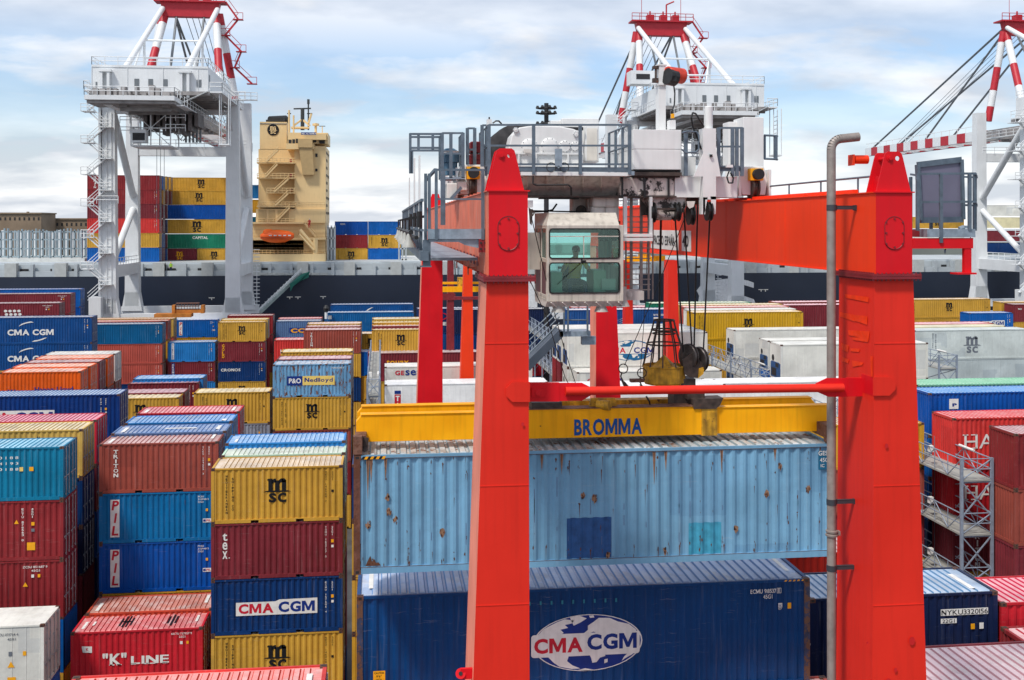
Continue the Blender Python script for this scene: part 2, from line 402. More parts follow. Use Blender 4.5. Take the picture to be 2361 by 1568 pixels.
    for x in (-.003, Lc+.003-.178):
        for y in (-.003, CW+.003-.162):
            for z in (0, Hc-.118):
                m = MB(); m.box(x, x+.178, y, y+.162, z, z+.118); m.mi = 1
                ys = -.004 if y < 1 else CW+.004
                m.face([(x+.05, ys, z+.03), (x+.13, ys, z+.03), (x+.13, ys, z+.09), (x+.05, ys, z+.09)])
                if z > 1: m.face([(x+.03, y+.05, Hc+.002), (x+.15, y+.05, Hc+.002), (x+.15, y+.11, Hc+.002), (x+.03, y+.11, Hc+.002)])
                cs.append(m)
    if near:
        for m in cs: out.append(('corner_casting', m.mesh('corner_casting', [M_CAST, M_DARK]), 'k', None, None))
    else:
        a = MB()
        for m in cs: n0 = len(a.v); a.v += m.v; a.f += [tuple(i+n0 for i in q) for q in m.f]; a.m += m.m
        me = a.mesh('corner_castings', [M_CAST, M_DARK]); out.append(('corner_castings', me, 'k', None, None))
    _CM[k] = out; return out
_SM = {}
def simple_mesh(Lc, Hc):
    k = (Lc, Hc)
    if k not in _SM:
        m = MB(); m.box(0, Lc, .03, CW-.03, .1, Hc-.01)
        for x in (0, Lc-.15):
            for y in (0, CW-.12): m.box(x, x+.15, y, y+.12, 0, Hc)
        corr(m, .15, Lc-.15, .17, Hc-.075, lambda a, q, z: (a, -.015+q, z)); corr(m, .12, CW-.12, .17, Hc-.1, lambda a, q, z: (Lc-q+.02, a, z), .25)
        corr(m, .12, CW-.12, .17, Hc-.1, lambda a, q, z: (-.02+q, a, z), .25)
        _SM[k] = m.mesh('container_shell', PAINT)
    return _SM[k]
def chalk_and_sky_gloss(c, k=.5): return tuple(a*(1-k)+b*k for a, b in zip(c, (.74, .72, .70)))  # roof colour: chalked paint, with pale sky gloss mixed into it
PAL = {'yellow': ('C6983A', .3), 'pale yellow': ('D0AC58', .3), 'maroon': ('7A2C34', .25), 'dark red': ('8A2A2E', .3), 'brown': ('96483C', .3),
       'red': ('C42430', .2), 'bright red': ('D03A36', .18), 'pink': ('C4263C', .15), 'blue': ('0A5BA8', .2), 'navy': ('0C3468', .25), 'dark navy': ('142244', .35),
       'royal blue': ('064C9E', .1), 'teal': ('0C7396', .2), 'teal blue': ('0A6AA2', .45), 'pale blue': ('6FA3C6', .62), 'rusty blue': ('6C9DC0', .92), 'white': ('DAD9D0', .12),
       'orange': ('DC5A14', .35), 'coral': ('B85448', .25), 'orange red': ('BE4A32', .4), 'grey': ('8C909C', .3), 'green': ('1B7A5E', .2), 'mint': ('B8D4BC', .75), 'grey blue': ('55719A', .35),
       'gold': ('C7952E', .6), 'sky blue': ('2478BC', .2), 'pale green': ('8CC8A8', .2), 'cream': ('D8CFA8', .2), 'tan': ('B99A4C', .3)}
UX = (1, 0, 0); UZ = (0, 0, 1)
class Marks:
    def __init__(s): s.g = {}
    def mb(s, m):
        if m.name not in s.g: s.g[m.name] = (MB(), m)
        return s.g[m.name][0]
def msc_logo(K, m, cx, z, w, y=.012):
    """m over a wave line over sc; w = overall width, z = bottom"""
    b = K.mb(m); h = w*.86; o = Vector((cx-w/2, y, z))
    put_text(b, 'sc', o+Vector((w*.2, 0, 0)), UX, UZ, w*.62, h*.40, .035)
    x = lambda a, c: o+Vector((a*w, 0, c*h))
    b.face([x(0, .44), x(.2, .44), x(.5, .43), x(.8, .44), x(1, .44), x(.9, .49), x(.8, .5), x(.2, .5), x(.1, .49)])
    for a in (.18, .42, .66): b.face([x(a, .5), x(a+.15, .5), x(a+.15, .92), x(a, .92)])
    for a in (.30, .55):
        b.face([x(a, .78), x(a+.08, .84), x(a+.15, .84), x(a+.15, 1.0), x(a+.08, 1.0), x(a, .93)])
    b.face([x(.13, .93), x(.2, .92), x(.33, .92), x(.33, 1.0), x(.16, 1.0)]); b.face([x(.66, .84), x(.81, .84), x(.81, .93), x(.76, 1.0), x(.66, 1.0)])
def vtext(K, m, txt, x, ztop, ch, pitch, w, bold=.02, y=.012, shear=0):
    for i, c in enumerate(txt):
        if c == ' ': continue
        ww = w*(.3 if c in "I1'" else 1)
        put_text(K.mb(m), c, (x+(w-ww)/2, y, ztop-i*pitch-ch), UX, UZ, ww, ch, bold, shear)
def code(K, Lc, Hc, m=None, vert=True, lab=True, txt='TCKU 154655 3', t2='22G1'):
    m = m or M_WHITE
    if vert:
        vtext(K, m, txt, Lc-.82, Hc-.25, .085, .115, .075, .01); vtext(K, m, t2, Lc-.52, Hc-.25, .085, .115, .075, .01)
        if lab: rect(K.mb(M_YEL), (Lc-.54, .01, Hc-1.02), UX, UZ, .12, .15)
        rect(K.mb(m), (Lc-.53, .01, Hc-1.25), UX, UZ, .11, .12)
    else:
        put_text(K.mb(m), txt, (Lc-1.6, .012, Hc-.36), UX, UZ, 1.15, .11, .01); put_text(K.mb(m), t2, (Lc-1.2, .012, Hc-.54), UX, UZ, .4, .11, .01)
        rect(K.mb(m), (Lc-1.2, .01, Hc-.82), UX, UZ, .13, .15)
        if lab: rect(K.mb(M_YEL), (Lc-.9, .01, Hc-.82), UX, UZ, .12, .16)
def mk_msc(K, Lc, Hc, dark=None):
    m = dark or M_BLACK
    msc_logo(K, m, Lc/2, Hc*.36 if Lc < 7 else Hc*.36, 1.3 if Lc < 7 else 1.35)
    vtext(K, m, 'MEDITERRANEAN', .66, Hc-.32, .11, .142, .09); vtext(K, m, 'SHIPPING CO', .94, Hc-.45, .11, .142, .09)
    code(K, Lc, Hc, m, lab=False, txt='MEDU 146068 7')
def mk_cma(K, Lc, Hc):
    x = Lc/2-1.75; w = K.mb(M_WHITE); 
    if Lc < 7: x = Lc/2-1.9
    w.face([(x, .016, Hc*.34), (x+3.75, .016, Hc*.34), (x+3.75, .016, Hc*.34+.72), (x+2.0, .016, Hc*.34+.7), (x+1.8, .016, Hc*.34+.62), (x, .016, Hc*.34+.62)])
    put_text(K.mb(M_REDL), 'CMA', (x+.12, .010, Hc*.34+.09), UX, UZ, 1.6, .46, .045); put_text(K.mb(M_BLUE), 'CGM', (x+1.95, .010, Hc*.34+.1), UX, UZ, 1.68, .5, .045)
    code(K, Lc, Hc, M_WHITE, txt='ECMU 157605 4')
def mk_cmaplain(K, Lc, Hc):
    x = Lc/2-2.9; z = Hc*.32
    put_text(K.mb(M_WHITE), 'CMA CGM', (x, .012, z), UX, UZ, 4.9, .66, .04)
    for a, b, s in ((1.2, 1.0, 1), (2.6, -.72, -1)):
        pts = [(x+a+t*.24, .012, z+b+s*.62*math.sin(t*.35)*(1 if s > 0 else 1)) for t in range(0, 7)]
        pts = [(x+a+i*.26, .012, z+(b+.42*(1-((6-i)/6)**2) if s > 0 else b+.42*((i/6)**2))) for i in range(7)]
        K.mb(M_WHITE).face(pts+[(p[0], p[1], p[2]+(.13 if 0 < j < 6 else .03)) for j, p in reversed(list(enumerate(pts)))])
    code(K, Lc, Hc, M_WHITE, txt='ECMU 468021 5', t2='45G1')
def mk_pil(K, Lc, Hc):
    rect(K.mb(M_WHITE), (.56, .016, .32), UX, UZ, .46, 1.96)
    vtext(K, M_REDL, 'PIL', .62, Hc-.36, .50, .66, .33, .03, .010, .14)
    put_text(K.mb(M_WHITE), 'PCIU', (Lc-1.05, .012, Hc-.32), UX, UZ, .3, .09, .01); put_text(K.mb(M_WHITE), '310948 5', (Lc-1.05, .012, Hc-.46), UX, UZ, .55, .09, .01)
    put_text(K.mb(M_WHITE), '22G1', (Lc-1.05, .012, Hc-.6), UX, UZ, .28, .09, .01); rect(K.mb(M_YEL), (Lc-.65, .012, Hc-1.05), UX, UZ, .11, .14)
    rect(K.mb(M_WHITE), (Lc-.8, .016, .95), UX, UZ, .44, .2); rect(K.mb(M_BLUE), (Lc-.78, .012, .99), UX, UZ, .13, .12); put_text(K.mb(M_REDL), 'PIL', (Lc-.62, .010, .99), UX, UZ, .23, .12, .02)
def mk_tri(K, Lc, Hc):
    vtext(K, M_WHITE, 'TRITON', .72, Hc-.32, .2, .245, .24, .02)
    for i, c in enumerate('TRITON'):
        z = Hc-.32-i*.245
        if c == 'T': rect(K.mb(M_WHITE), (.77, .012, z-.2), UX, UZ, .13, .03)
        if c == 'T' and 0: rect(K.mb(M_WHITE), (.71, .012, z-.09), UX, UZ, .04, .06); rect(K.mb(M_WHITE), (.93, .012, z-.09), UX, UZ, .04, .06)
        if 0: rect(K.mb(M_WHITE), (.68, .012, z-.2), UX, UZ, .1, .035); rect(K.mb(M_WHITE), (.9, .012, z-.2), UX, UZ, .1, .035)
    code(K, Lc, Hc)
def mk_tex(K, Lc, Hc):
    vtext(K, M_WHITE, 'tex', .52, Hc-.42, .36, .42, .22, .035); rect(K.mb(M_WHITE), (.8, .012, Hc-1.6), UX, UZ, .05, .04); code(K, Lc, Hc, txt='TGHU 162717 5')
def mk_code(K, Lc, Hc): code(K, Lc, Hc)
def mk_codeh(K, Lc, Hc): code(K, Lc, Hc, vert=False, txt='ZCSU 851687 9', t2='45G1')
def mk_coded(K, Lc, Hc): code(K, Lc, Hc, M_GREY, False, txt='BMOU 073764 4', t2='45R1')
def tri(K, x, z, s=.22):
    K.mb(M_YEL).face([(x, .010, z), (x+s, .010, z), (x+s/2, .010, z+s*.9)])
def txt(word, x, z, w, h, m=None, bold=.03, sh=0.):
    def f(K, Lc, Hc): put_text(K.mb(m or M_WHITE), word, (x if x >= 0 else Lc+x, .012, z), UX, UZ, w, h, bold, sh)
    return f
def vt(word, x, zt, ch, pitch, w, m=None, back=None, sh=0.):
    def f(K, Lc, Hc):
        if back: rect(K.mb(back), (x-.07, .016, Hc-zt-pitch*len(word)), UX, UZ, w+.14, pitch*len(word)+.1)
        vtext(K, m or M_WHITE, word, x, Hc-zt, ch, pitch, w, .03, .011, sh)
    return f
def many(*fs):
    def f(K, Lc, Hc):
        for g in fs: g(K, Lc, Hc)
    return f
def plate(x, z, w, h, m): return lambda K, Lc, Hc: rect(K.mb(m), (x if x >= 0 else Lc+x, .017, z), UX, UZ, w, h)
def roofmark(*items):
    """(x, y, w, d, material) plates lying on the roof"""
    def f(K, Lc, Hc):
        for x, y, w, d, m in items:
            K.mb(m).face([(x, y, Hc+.003), (x+w, y, Hc+.003), (x+w, y+d, Hc+.003), (x, y+d, Hc+.003)])
    return f
def mk_roofcodes(K, Lc, Hc): roofmark((.35, .35, .16, 1.1, M_WHITE), (Lc-.55, .9, .16, 1.1, M_WHITE))(K, Lc, Hc)

def fit(*opts):
    for l in opts:
        if len(l.split()) <= 16: return l
    return ' '.join(opts[-1].split()[:16])
def container(x, Y, ztop, Lc, colour, label, Hc=2.59, kind='dry', marks=None, near=None, posts=None, roofwear=None, group=None, roof=None, wear=None, rgb=None, cast=None):
    near = Y < 75 if near is None else near
    o = thing('shipping_container', label, 'container', (x, Y, ztop-Hc), group)
    hx, w = PAL[colour]; c = rgb or hexc(hx); w = wear if wear is not None else w
    rc = chalk_and_sky_gloss(roof, .18) if roof else chalk_and_sky_gloss(c, .5 if kind != 'reefer' else .1)
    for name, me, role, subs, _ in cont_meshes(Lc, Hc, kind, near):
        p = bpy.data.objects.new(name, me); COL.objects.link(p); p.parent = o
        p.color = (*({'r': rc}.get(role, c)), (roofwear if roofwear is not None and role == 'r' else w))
        for sn, sm in (subs or []):
            q = bpy.data.objects.new(sn, sm); COL.objects.link(q); q.parent = p
    for px, pm in (posts or []):
        s = MB(); s.box(o.location.x+px-.004, o.location.x+px+.156, Y-.004, Y+.1, ztop-Hc+.118, ztop-.118); s.build('corner_post', pm, o)
    if marks:
        K = Marks(); marks(K, Lc, Hc)
        for nm, (mb, m) in K.g.items():
            b = bpy.data.objects.new('lettering', mb.mesh('lettering', m)); COL.objects.link(b); b.parent = o
    return o
FILLS = []
FILLC = ['maroon', 'navy', 'yellow', 'brown', 'blue', 'dark red', 'maroon', 'yellow', 'blue']
def fill(x, Y, zt, Lc, where, bottom=.15):
    k = 0
    while zt-2.59 > bottom-.6:
        col = random.choice(FILLC)
        o = bpy.data.objects.new('shipping_container', simple_mesh(Lc, 2.59)); COL.objects.link(o)
        o.location = (x, Y, zt-2.59); o.color = (*hexc(PAL[col][0]), .3)
        tag(o, fit('%s container %s down in %s' % (col, ['just', 'second', 'third', 'fourth', 'fifth', 'sixth'][k], where)), 'container'); FILLS.append((o, Lc, col))
        zt -= 2.61; k += 1
TIER = ['top', 'second', 'third', 'fourth', 'fifth']
def Yof(xl, xr, Lc): return Lc/(tt(xr)-tt(xl))
def column(where, y, Lc, items, xl=None, xr=None, Y=None, z=None, dofill=True, ymin=None, rot=0):
    """where: words naming the stack. Near top edge of the first container at photo (xl|xr, y). items: (colour, words, Hc, kind, marks, extra)"""
    if Y is None:
        if xl is not None and xr is not None: Y = Yof(xl, xr, Lc)
        else:
            xx = xl if xl is not None else xr; Y = 60.
            for _ in range(30): d = (y-HOR)/F; Y = (H-z)/d/(depth(xx, 1.0))
    if xl is not None: X0 = PX(xl, Y); xx = xl
    else: X0 = PX(xr, Y)-Lc; xx = xr
    zt = PZ(y, Y, xx)
    if z is not None: zt = z
    for i, it in enumerate(items):
        colour, words, Hc, kind, mk = (list(it)+[None]*5)[:5]; ex = it[5] if len(it) > 5 else {}
        Hc = Hc or 2.59; kind = kind or 'dry'
        tt_ = 'in' if len(items) == 1 else ('top of' if i == 0 else TIER[i]+' of')
        lab = fit('%s container%s, %s %s' % (colour, (' '+words) if words else '', tt_, where), '%s container, %s %s' % (colour, tt_, where), '%s, %s %s' % (colour, tt_, where))
        container(X0+ex.get('dx', 0), Y, zt, Lc, colour, lab, Hc, kind, mk, **{k: v for k, v in ex.items() if k != 'dx'})
        zt -= Hc+.015
    if dofill: fill(X0, Y, zt, Lc, where)
    return X0, Y
# ---------------------------------------------------------------- ground, water, land
M_QUAY = mat('quay_concrete', '4A4A4A', .9, var=.3, scale=.4, bump=.3)
M_SEA = mat('harbour_water', '2A4A5C', .12, var=.2, scale=.05, bump=.4)
g = MB(); g.box(-900, 900, -60, 189, -2, 0); struct(g.build('quay', M_QUAY))
g = MB(); g.face([(-5000, -400, -3), (5000, -400, -3), (5000, 5600, -3), (-5000, 5600, -3)]); struct(g.build('water', M_SEA))

msc = mk_msc
def P5(y, x): return None
T5 = H-11.15; T4 = H-13.75; T3 = H-16.3
# --- nearest stacks, left of the red crane leg
column('the front stack left of the crane leg', 1081, 6.06, [('yellow', 'with black logo', None, None, msc), ('maroon', 'with white upright word', None, None, mk_tex), ('navy', 'with red and blue name panel', None, None, mk_cma), ('yellow', 'with cut off black logo', None, None, msc)], xl=486.6, xr=790)
column('the second row behind the yellow front stack', 1051, 6.06, [('mint', 'with rust stained pale roof', None, None, None, {'roof': (.62, .68, .55), 'wear': .62})], xl=510, xr=796)
column('the third row behind the yellow front stack', 1023, 6.06, [('sky blue', 'with bright blue roof', None, None, roofmark((.4, .4, .14, .7, M_WHITE)), {'roof': hexc('6FA9DC')})], xl=519, xr=796)
column('the stack left of the yellow front stack', 1024.5, 6.06, [('brown', 'with white upright name', None, None, many(mk_tri, mk_roofcodes), {'roof': hexc('C08C88'), 'wear': .5}), ('teal blue', 'with white name panel', None, None, mk_pil), ('royal blue', 'with white name panel', None, None, mk_pil), ('gold', 'with only its edge showing', None, None, None)], xl=228.5, xr=503.5)
column('the second row behind the brown named one', 1000, 6.06, [('grey blue', 'with white roof marks', None, None, roofmark((.4, .4, .2, 1.3, M_WHITE), (5.4, .7, .2, 1.1, M_WHITE), (2.6, 1.1, 1.7, .22, M_WHITE)), {'roof': hexc('5480B8')})], xl=256, xr=521)
column('the third row behind the brown named one', 976, 6.06, [('sky blue', 'with stained blue roof', None, None, roofmark((5.4, .3, .25, .5, M_WHITE)), {'roof': hexc('5F9AD2'), 'wear': .5})], xl=287, xr=536)
column('the fourth row behind the brown named one', 953.5, 6.06, [('red', 'with pink roof', None, None, roofmark((.35, .3, .18, 1.0, M_WHITE), (5.5, .5, .18, 1.2, M_WHITE)), {'roof': hexc('E07E86')})], xl=315, xr=552)
def mk_kline(K, Lc, Hc):
    put_text(K.mb(M_WHITE), '"K"', (1.45, .012, Hc-1.62), UX, UZ, 1.1, .58, .03); put_text(K.mb(M_WHITE), 'LINE', (2.75, .012, Hc-1.6), UX, UZ, 1.75, .38, .02)
    for x in (1.75, 2.08, 2.75, 3.35, 3.62, 4.2): rect(K.mb(M_WHITE), (x, .012, Hc-1.62), UX, UZ, .24, .05)
    K.mb(M_WHITE).face([(.55, .012, Hc-.95), (.97, .012, Hc-.98), (.97, .012, Hc-.68), (.5, .012, Hc-.65)]); put_text(K.mb(M_REDL), 'K', (.7, .010, Hc-.88), UX, UZ, .12, .14, .02)
    put_text(K.mb(M_WHITE), 'KKTU 737957 9', (Lc-1.45, .012, Hc-.3), UX, UZ, .95, .1, .01); put_text(K.mb(M_WHITE), '22G1', (Lc-1.1, .012, Hc-.45), UX, UZ, .3, .1, .01)
    rect(K.mb(M_WHITE), (Lc-1.05, .012, Hc-.75), UX, UZ, .12, .14); rect(K.mb(M_YEL), (Lc-.75, .012, Hc-.75), UX, UZ, .1, .14)
    for x, n in ((2.0, 4), (4.25, 3)):
        for i in range(n):
            a = x+i*.17; K.mb(M_BLACK).face([(a, .5+(.25 if i in (0, n-1) else 0), Hc+.004), (a+.09, .5+(.25 if i in (0, n-1) else 0), Hc+.004), (a+.09, 1.95-(.25 if i in (0, n-1) else 0), Hc+.004), (a, 1.95-(.25 if i in (0, n-1) else 0), Hc+.004)])
    K.mb(M_BLACK).face([(2.1, 1.15, Hc+.004), (2.5, 1.15, Hc+.004), (2.5, 1.3, Hc+.004), (2.1, 1.3, Hc+.004)])
    roofmark((.35, .5, .13, .9, M_WHITE), (.75, .9, .1, .5, M_WHITE), (Lc-.5, .9, .12, .8, M_WHITE))(K, Lc, Hc)
column('the low stack in front of the two blue named ones', 1460, 6.06, [('red', 'with black stripes on its roof', None, None, mk_kline, {'roof': hexc('D24A4E')})], xl=162.6, xr=467)
column('the low row behind the red striped roof', 1415, 6.06, [('orange red', 'with worn orange roof', None, None, mk_roofcodes, {'roof': hexc('C96A50'), 'wear': .4})], xl=197.6, xr=490, rot=0)
# nearest row: pinkish roof cut by the bottom of the picture
column('the nearest row at the bottom edge', 1700, 6.06, [('bright red', 'with pale coral roof', None, None, roofmark((5.6, .9, .14, 1.0, M_WHITE)), {'roof': hexc('EE8078')})], xr=742, Y=24.9, z=PZ(1532, 27.34, 730))
# --- left edge
def mk_teal(K, Lc, Hc):
    for r in range(3): put_text(K.mb(M_WHITE), '0 1 8 8' if r != 1 else '4 1 9 3', (Lc-3.0, .012, Hc-.55-r*.28), UX, UZ, .9, .13, .01)
    rect(K.mb(M_YEL), (Lc-1.6, .012, Hc-1.15), UX, UZ, .2, .2); rect(K.mb(M_CREAM), (Lc-2.05, .012, Hc-1.15), UX, UZ, .17, .2)
def mk_red1(K, Lc, Hc):
    vtext(K, M_WHITE, 'ECTU 876563 0', Lc-1.95, Hc-.35, .1, .125, .1, .01); vtext(K, M_WHITE, '45G1', Lc-1.5, Hc-.35, .1, .125, .1, .01)
    rect(K.mb(M_YEL), (Lc-1.5, .012, Hc-1.2), UX, UZ, .15, .17); rect(K.mb(M_GREY), (Lc-1.5, .012, Hc-1.5), UX, UZ, .15, .15); rect(K.mb(M_YEL), (Lc-1.7, .012, Hc-2.4), UX, UZ, .38, .38); tri(K, Lc-2.3, Hc-1.1)
def mk_red2(K, Lc, Hc):
    code(K, Lc-.3, Hc, vert=False, txt='ZCSU 851687 9', t2='45G1'); tri(K, Lc-1.9, Hc-1.25, .24)
def mk_reef(K, Lc, Hc):
    put_text(K.mb(M_GREY), 'BMOU 073764 4', (Lc-2.1, .012, Hc-.45), UX, UZ, 1.0, .12, .01); put_text(K.mb(M_GREY), '45R1', (Lc-1.55, .012, Hc-.66), UX, UZ, .35, .12, .01)
    rect(K.mb(M_YEL), (Lc-.9, .012, Hc-1.35), UX, UZ, .15, .2); rect(K.mb(M_GREY), (Lc-1.5, .012, Hc-1.35), UX, UZ, .15, .2); tri(K, Lc-1.55, Hc-1.85, .3); rect(K.mb(M_YEL), (Lc-1.55, .012, Hc-2.6), UX, UZ, .35, .32)
column('the left edge stack', 1030, 12.19, [('teal', 'with pale blue roof', 2.59, None, mk_teal, {'roof': hexc('6FB6D2')}), ('dark red', 'with yellow warning triangle', 2.9, None, mk_red1), ('dark red', 'with white number and yellow triangle', 2.9, None, mk_red2)], xr=146, Y=2500/45.3)
column('the left edge bottom corner', 1440, 12.19, [('white', 'with rust at its corner', 2.9, 'reefer', mk_reef)], xr=101, Y=2500/46.2*.93)
column('the second row behind the teal one', 990, 12.19, [('pale yellow', 'with cream roof and yellow doors', 2.59, None, txt('M', -2.3, 2.1, .12, .15, M_BLACK), {'roof': hexc('D8C294'), 'wear': .5}), ('navy', 'with tall locking bars', 2.59), ('dark navy', 'with dark doors', 2.59)], xr=190, z=T5+.2)
column('the third row behind the teal one', 968.5, 12.19, [('pink', 'with pink roof and pink doors', 2.59, None, None, {'roof': hexc('D87088')}), ('maroon', 'with dark doors')], xr=222, z=T5)
column('the row in front of the orange ones', 909, 12.19, [('royal blue', 'with cut off name panel', 2.9, None, many(lambda K, Lc, Hc: (rect(K.mb(M_WHITE), (Lc-9.6, .016, 1.0), UX, UZ, 5.5, .95), put_text(K.mb(M_REDL), 'CMA', (Lc-9.4, .010, 1.1), UX, UZ, 2.6, .74, .045), put_text(K.mb(M_BLUE), 'CGM', (Lc-6.55, .010, 1.1), UX, UZ, 2.35, .74, .045)), lambda K, Lc, Hc: code(K, Lc-.4, Hc, txt='ECMU 200208 0', t2='45G1')), {'rgb': hexc('0A3474'), 'roof': hexc('8CA6C8')})], xr=276, z=T5)
# orange group
og = [('orange', 859, -1, 185.3, many(txt('Hapag-Lloyd', 2.6, .9, 2.9, .5, M_BLUE), txt('W', .6, .85, .6, .4, M_BLUE)), 'with rusty doors, nearest'), ('orange', 847.6, 26, 207, None, 'with bright orange doors'), ('maroon', 836.6, 56, 228, None, 'between orange ones'), ('orange', 827.5, 79, 247, None, 'next to the white one'), ('white', 817.8, 103, 264.8, None, 'with white doors')]
for i, (c, y, a, b, mk, wd) in enumerate(og):
    rf = {'orange': hexc('F0A888'), 'maroon': hexc('C09494'), 'white': hexc('D8D4CC')}[c]
    column('row %s of the orange group below the big white name' % ('one two three four five'.split()[i]), y, 6.06, [(c, wd, None, None, mk, {'roof': rf, 'wear': .55 if i == 0 else .25}), (random.choice(['maroon', 'brown', 'navy']), '')], xl=a, xr=b)
# far left 40 footers
column('the two with big white names at the left', 733.4, 12.19, [('navy', 'with white name and swooshes', 2.9, None, mk_cmaplain, {'rgb': hexc('0D4580')}), ('navy', 'with white name half hidden', 2.9, None, mk_cmaplain, {'rgb': hexc('0D4580')})], xl=-53, xr=211.8)
column('the far left corner in front of the ship', 698.6, 12.19, [('maroon', 'with white dots', 2.59, None, lambda K, Lc, Hc: ([ell(K.mb(M_WHITE), (Lc-6+i*.5+(j % 2)*.1, .012, Hc-.9-j*.4), UX, UZ, .2, .16, 8) for i in range(4) for j in range(2)], put_text(K.mb(M_WHITE), 'ZIM', (Lc-6.0, .012, .3), UX, UZ, 2.0, .6, .05), code(K, Lc-.3, Hc, vert=False))), ('maroon', '')], xr=136, Y=133)
column('the far left row behind the dotted one', 677, 12.19, [('maroon', 'with yellow sticker', 2.59, None, mk_codeh), ('maroon', '')], xr=162, Y=150)
column('the far left row nearest the ship', 666.5, 12.19, [('blue', 'with blue doors', 2.59), ('royal blue', ''), ], xr=185, Y=163)
# teal and coral column
column('the stack right of the big white names', 746.6, 12.19, [('teal blue', 'with pale edge', 2.59, None, mk_code, {'rgb': hexc('0B5C8C')}), ('coral', '', 2.59, None, mk_code), ('coral', 'with dark patch', 2.59, None, mk_code), ('navy', '')], xr=374, Y=146)
column('the row behind the teal and coral stack', 740, 12.19, [('coral', 'with pink roof', 2.59, None, None, {'roof': hexc('DDA090')}), ('gold', '')], xr=386, Y=151)
column('two rows behind the teal and coral stack', 734.5, 12.19, [('tan', 'with orange roof', 2.59, None, None, {'roof': hexc('DFB08A')}), ('coral', '')], xr=400, Y=156)
column('the stack of small blue ones left of centre', 738, 6.06, [('blue', 'with white upright panel', None, None, mk_pil), ('gold', '')], xl=403.7, xr=501.4)
column('the row behind the small blue panel one', 731, 6.06, [('red', 'with pink roof', None, None, None, {'roof': hexc('E09AA0')})], xl=412, xr=508)
column('the small stack below the blue panel one', 789.6, 6.06, [('sky blue', 'with white upright word', None, None, many(vt('NIVERLINES', .55, .25, .17, .2, .17, M_BLUE, M_WHITE), code)), ('maroon', 'with blue upright word', None, None, many(vt('CRONOS', .55, .25, .26, .32, .24, M_WHITE, M_BLUE), code)), ('sky blue', '')], xl=387, xr=496)
column('the small stack with the gold name', 743, 6.06, [('yellow', 'with black logo', None, None, msc), ('maroon', 'with yellow upright name', None, None, many(vt('GOLD', .5, .3, .42, .46, .3, M_YEL), code)), ('navy', 'with white name', None, None, many(txt('CRONOS', .35, 1.35, 2.5, .36), code)), ('yellow', 'with half hidden logo', None, None, msc)], xl=503, xr=612)
column('the row behind the stack with the gold name', 737.5, 6.06, [('pale yellow', 'with cream roof', None, None, None, {'roof': hexc('DCC89A')})], xl=509, xr=617)
column('the dark red stack behind the one with the gold name', 728, 6.06, [('dark red', 'with its doors to the right'), ('maroon', ''), ('brown', '')], xl=524, xr=629)
# small group before it
column('the low group left of the rusty blue one', 919.6, 6.06, [('yellow', 'with cream roof and logo', None, None, msc, {'roof': hexc('DCC89A')})], xl=235, xr=412)
column('the low group second row', 907.5, 6.06, [('maroon', 'with dusty pink roof', None, None, None, {'roof': hexc('BE8E9A')})], xl=252, xr=425)
column('the low group third row', 884.6, 6.06, [('maroon', 'with maroon roof', None, None, mk_code, {'roof': hexc('A86E7C')})], xl=294.5, xr=458)
column('the low group fourth row', 874, 6.06, [('sky blue', 'with pale blue roof', None, None, None, {'roof': hexc('88B4DE')})], xl=306, xr=468)
column('the stack between the low group and the rusty blue one', 906, 6.06, [('yellow', 'with logo top showing', None, None, msc, {'roof': hexc('E2CE9A')}), ('grey', 'with faint code', None, None, mk_coded)], xl=446.8, xr=622)
# rusty blue column
def mk_po(K, Lc, Hc):
    z = Hc*.36
    rect(K.mb(M_BLUE), (1.1, .016, z), UX, UZ, 1.2, .72); put_text(K.mb(M_WHITE), 'P&O', (1.24, .010, z+.16), UX, UZ, .94, .4, .03)
    rect(K.mb(M_CREAM), (2.3, .016, z), UX, UZ, 2.5, .72); put_text(K.mb(M_BLUE), 'Nedlloyd', (2.45, .010, z+.16), UX, UZ, 2.2, .42, .03)
    put_text(K.mb(M_WHITE), 'PONU 112345 0', (Lc-1.5, .012, Hc-.38), UX, UZ, .95, .12, .01)
column('the stack in the middle left of the walkway', 841, 6.06, [('rusty blue', 'with blue and cream name panel', None, None, mk_po, {'roof': hexc('9FB6CC')}), ('yellow', 'with black logo', None, None, msc), ('brown', 'mostly hidden', None, None, None)], xl=629, xr=808.7)
column('the row behind the rusty blue one', 829, 6.06, [('maroon', 'with dusty pink roof', None, None, None, {'roof': hexc('C79AA0')})], xl=638, xr=811.5)
column('two rows behind the rusty blue one', 812, 6.06, [('yellow', 'with cream roof', None, None, txt('M', .7, 2.1, .12, .15, M_BLACK), {'roof': hexc('E0CE9E')}), ('yellow', '')], xl=647, xr=813)
column('the low row just behind the sky blue roof', 1000, 6.06, [('brown', 'with dark roof edge', None, None, None)], xl=630, xr=806, dofill=True)
# triton 2 column
column('the middle stack left of the yellow pair', 761, 6.06, [('brown', 'with white upright name', None, None, mk_tri, {'roof': hexc('CBA4A4')})], xl=700, xr=832)
column('the row behind the middle brown one', 753.5, 6.06, [('brown', 'with stained pink roof', None, None, None, {'roof': hexc('C49A98'), 'wear': .55})], xl=705, xr=832)
column('two rows behind the middle brown one', 747, 6.06, [('tan', 'with cream pink roof', None, None, None, {'roof': hexc('D6B4A8')})], xl=708, xr=833)
column('the stack left of the middle brown one', 740.6, 6.06, [('grey blue', 'with red and yellow name panel', None, None, lambda K, Lc, Hc: (rect(K.mb(M_BLUE), (1.75, .018, .95), UX, UZ, 3.4, .72), rect(K.mb(M_REDL), (3.6, .016, .8), UX, UZ, 1.4, .45), put_text(K.mb(M_YEL), 'CCL', (1.95, .008, .98), UX, UZ, 2.6, .6, .05)))], xl=636.7, xr=741)
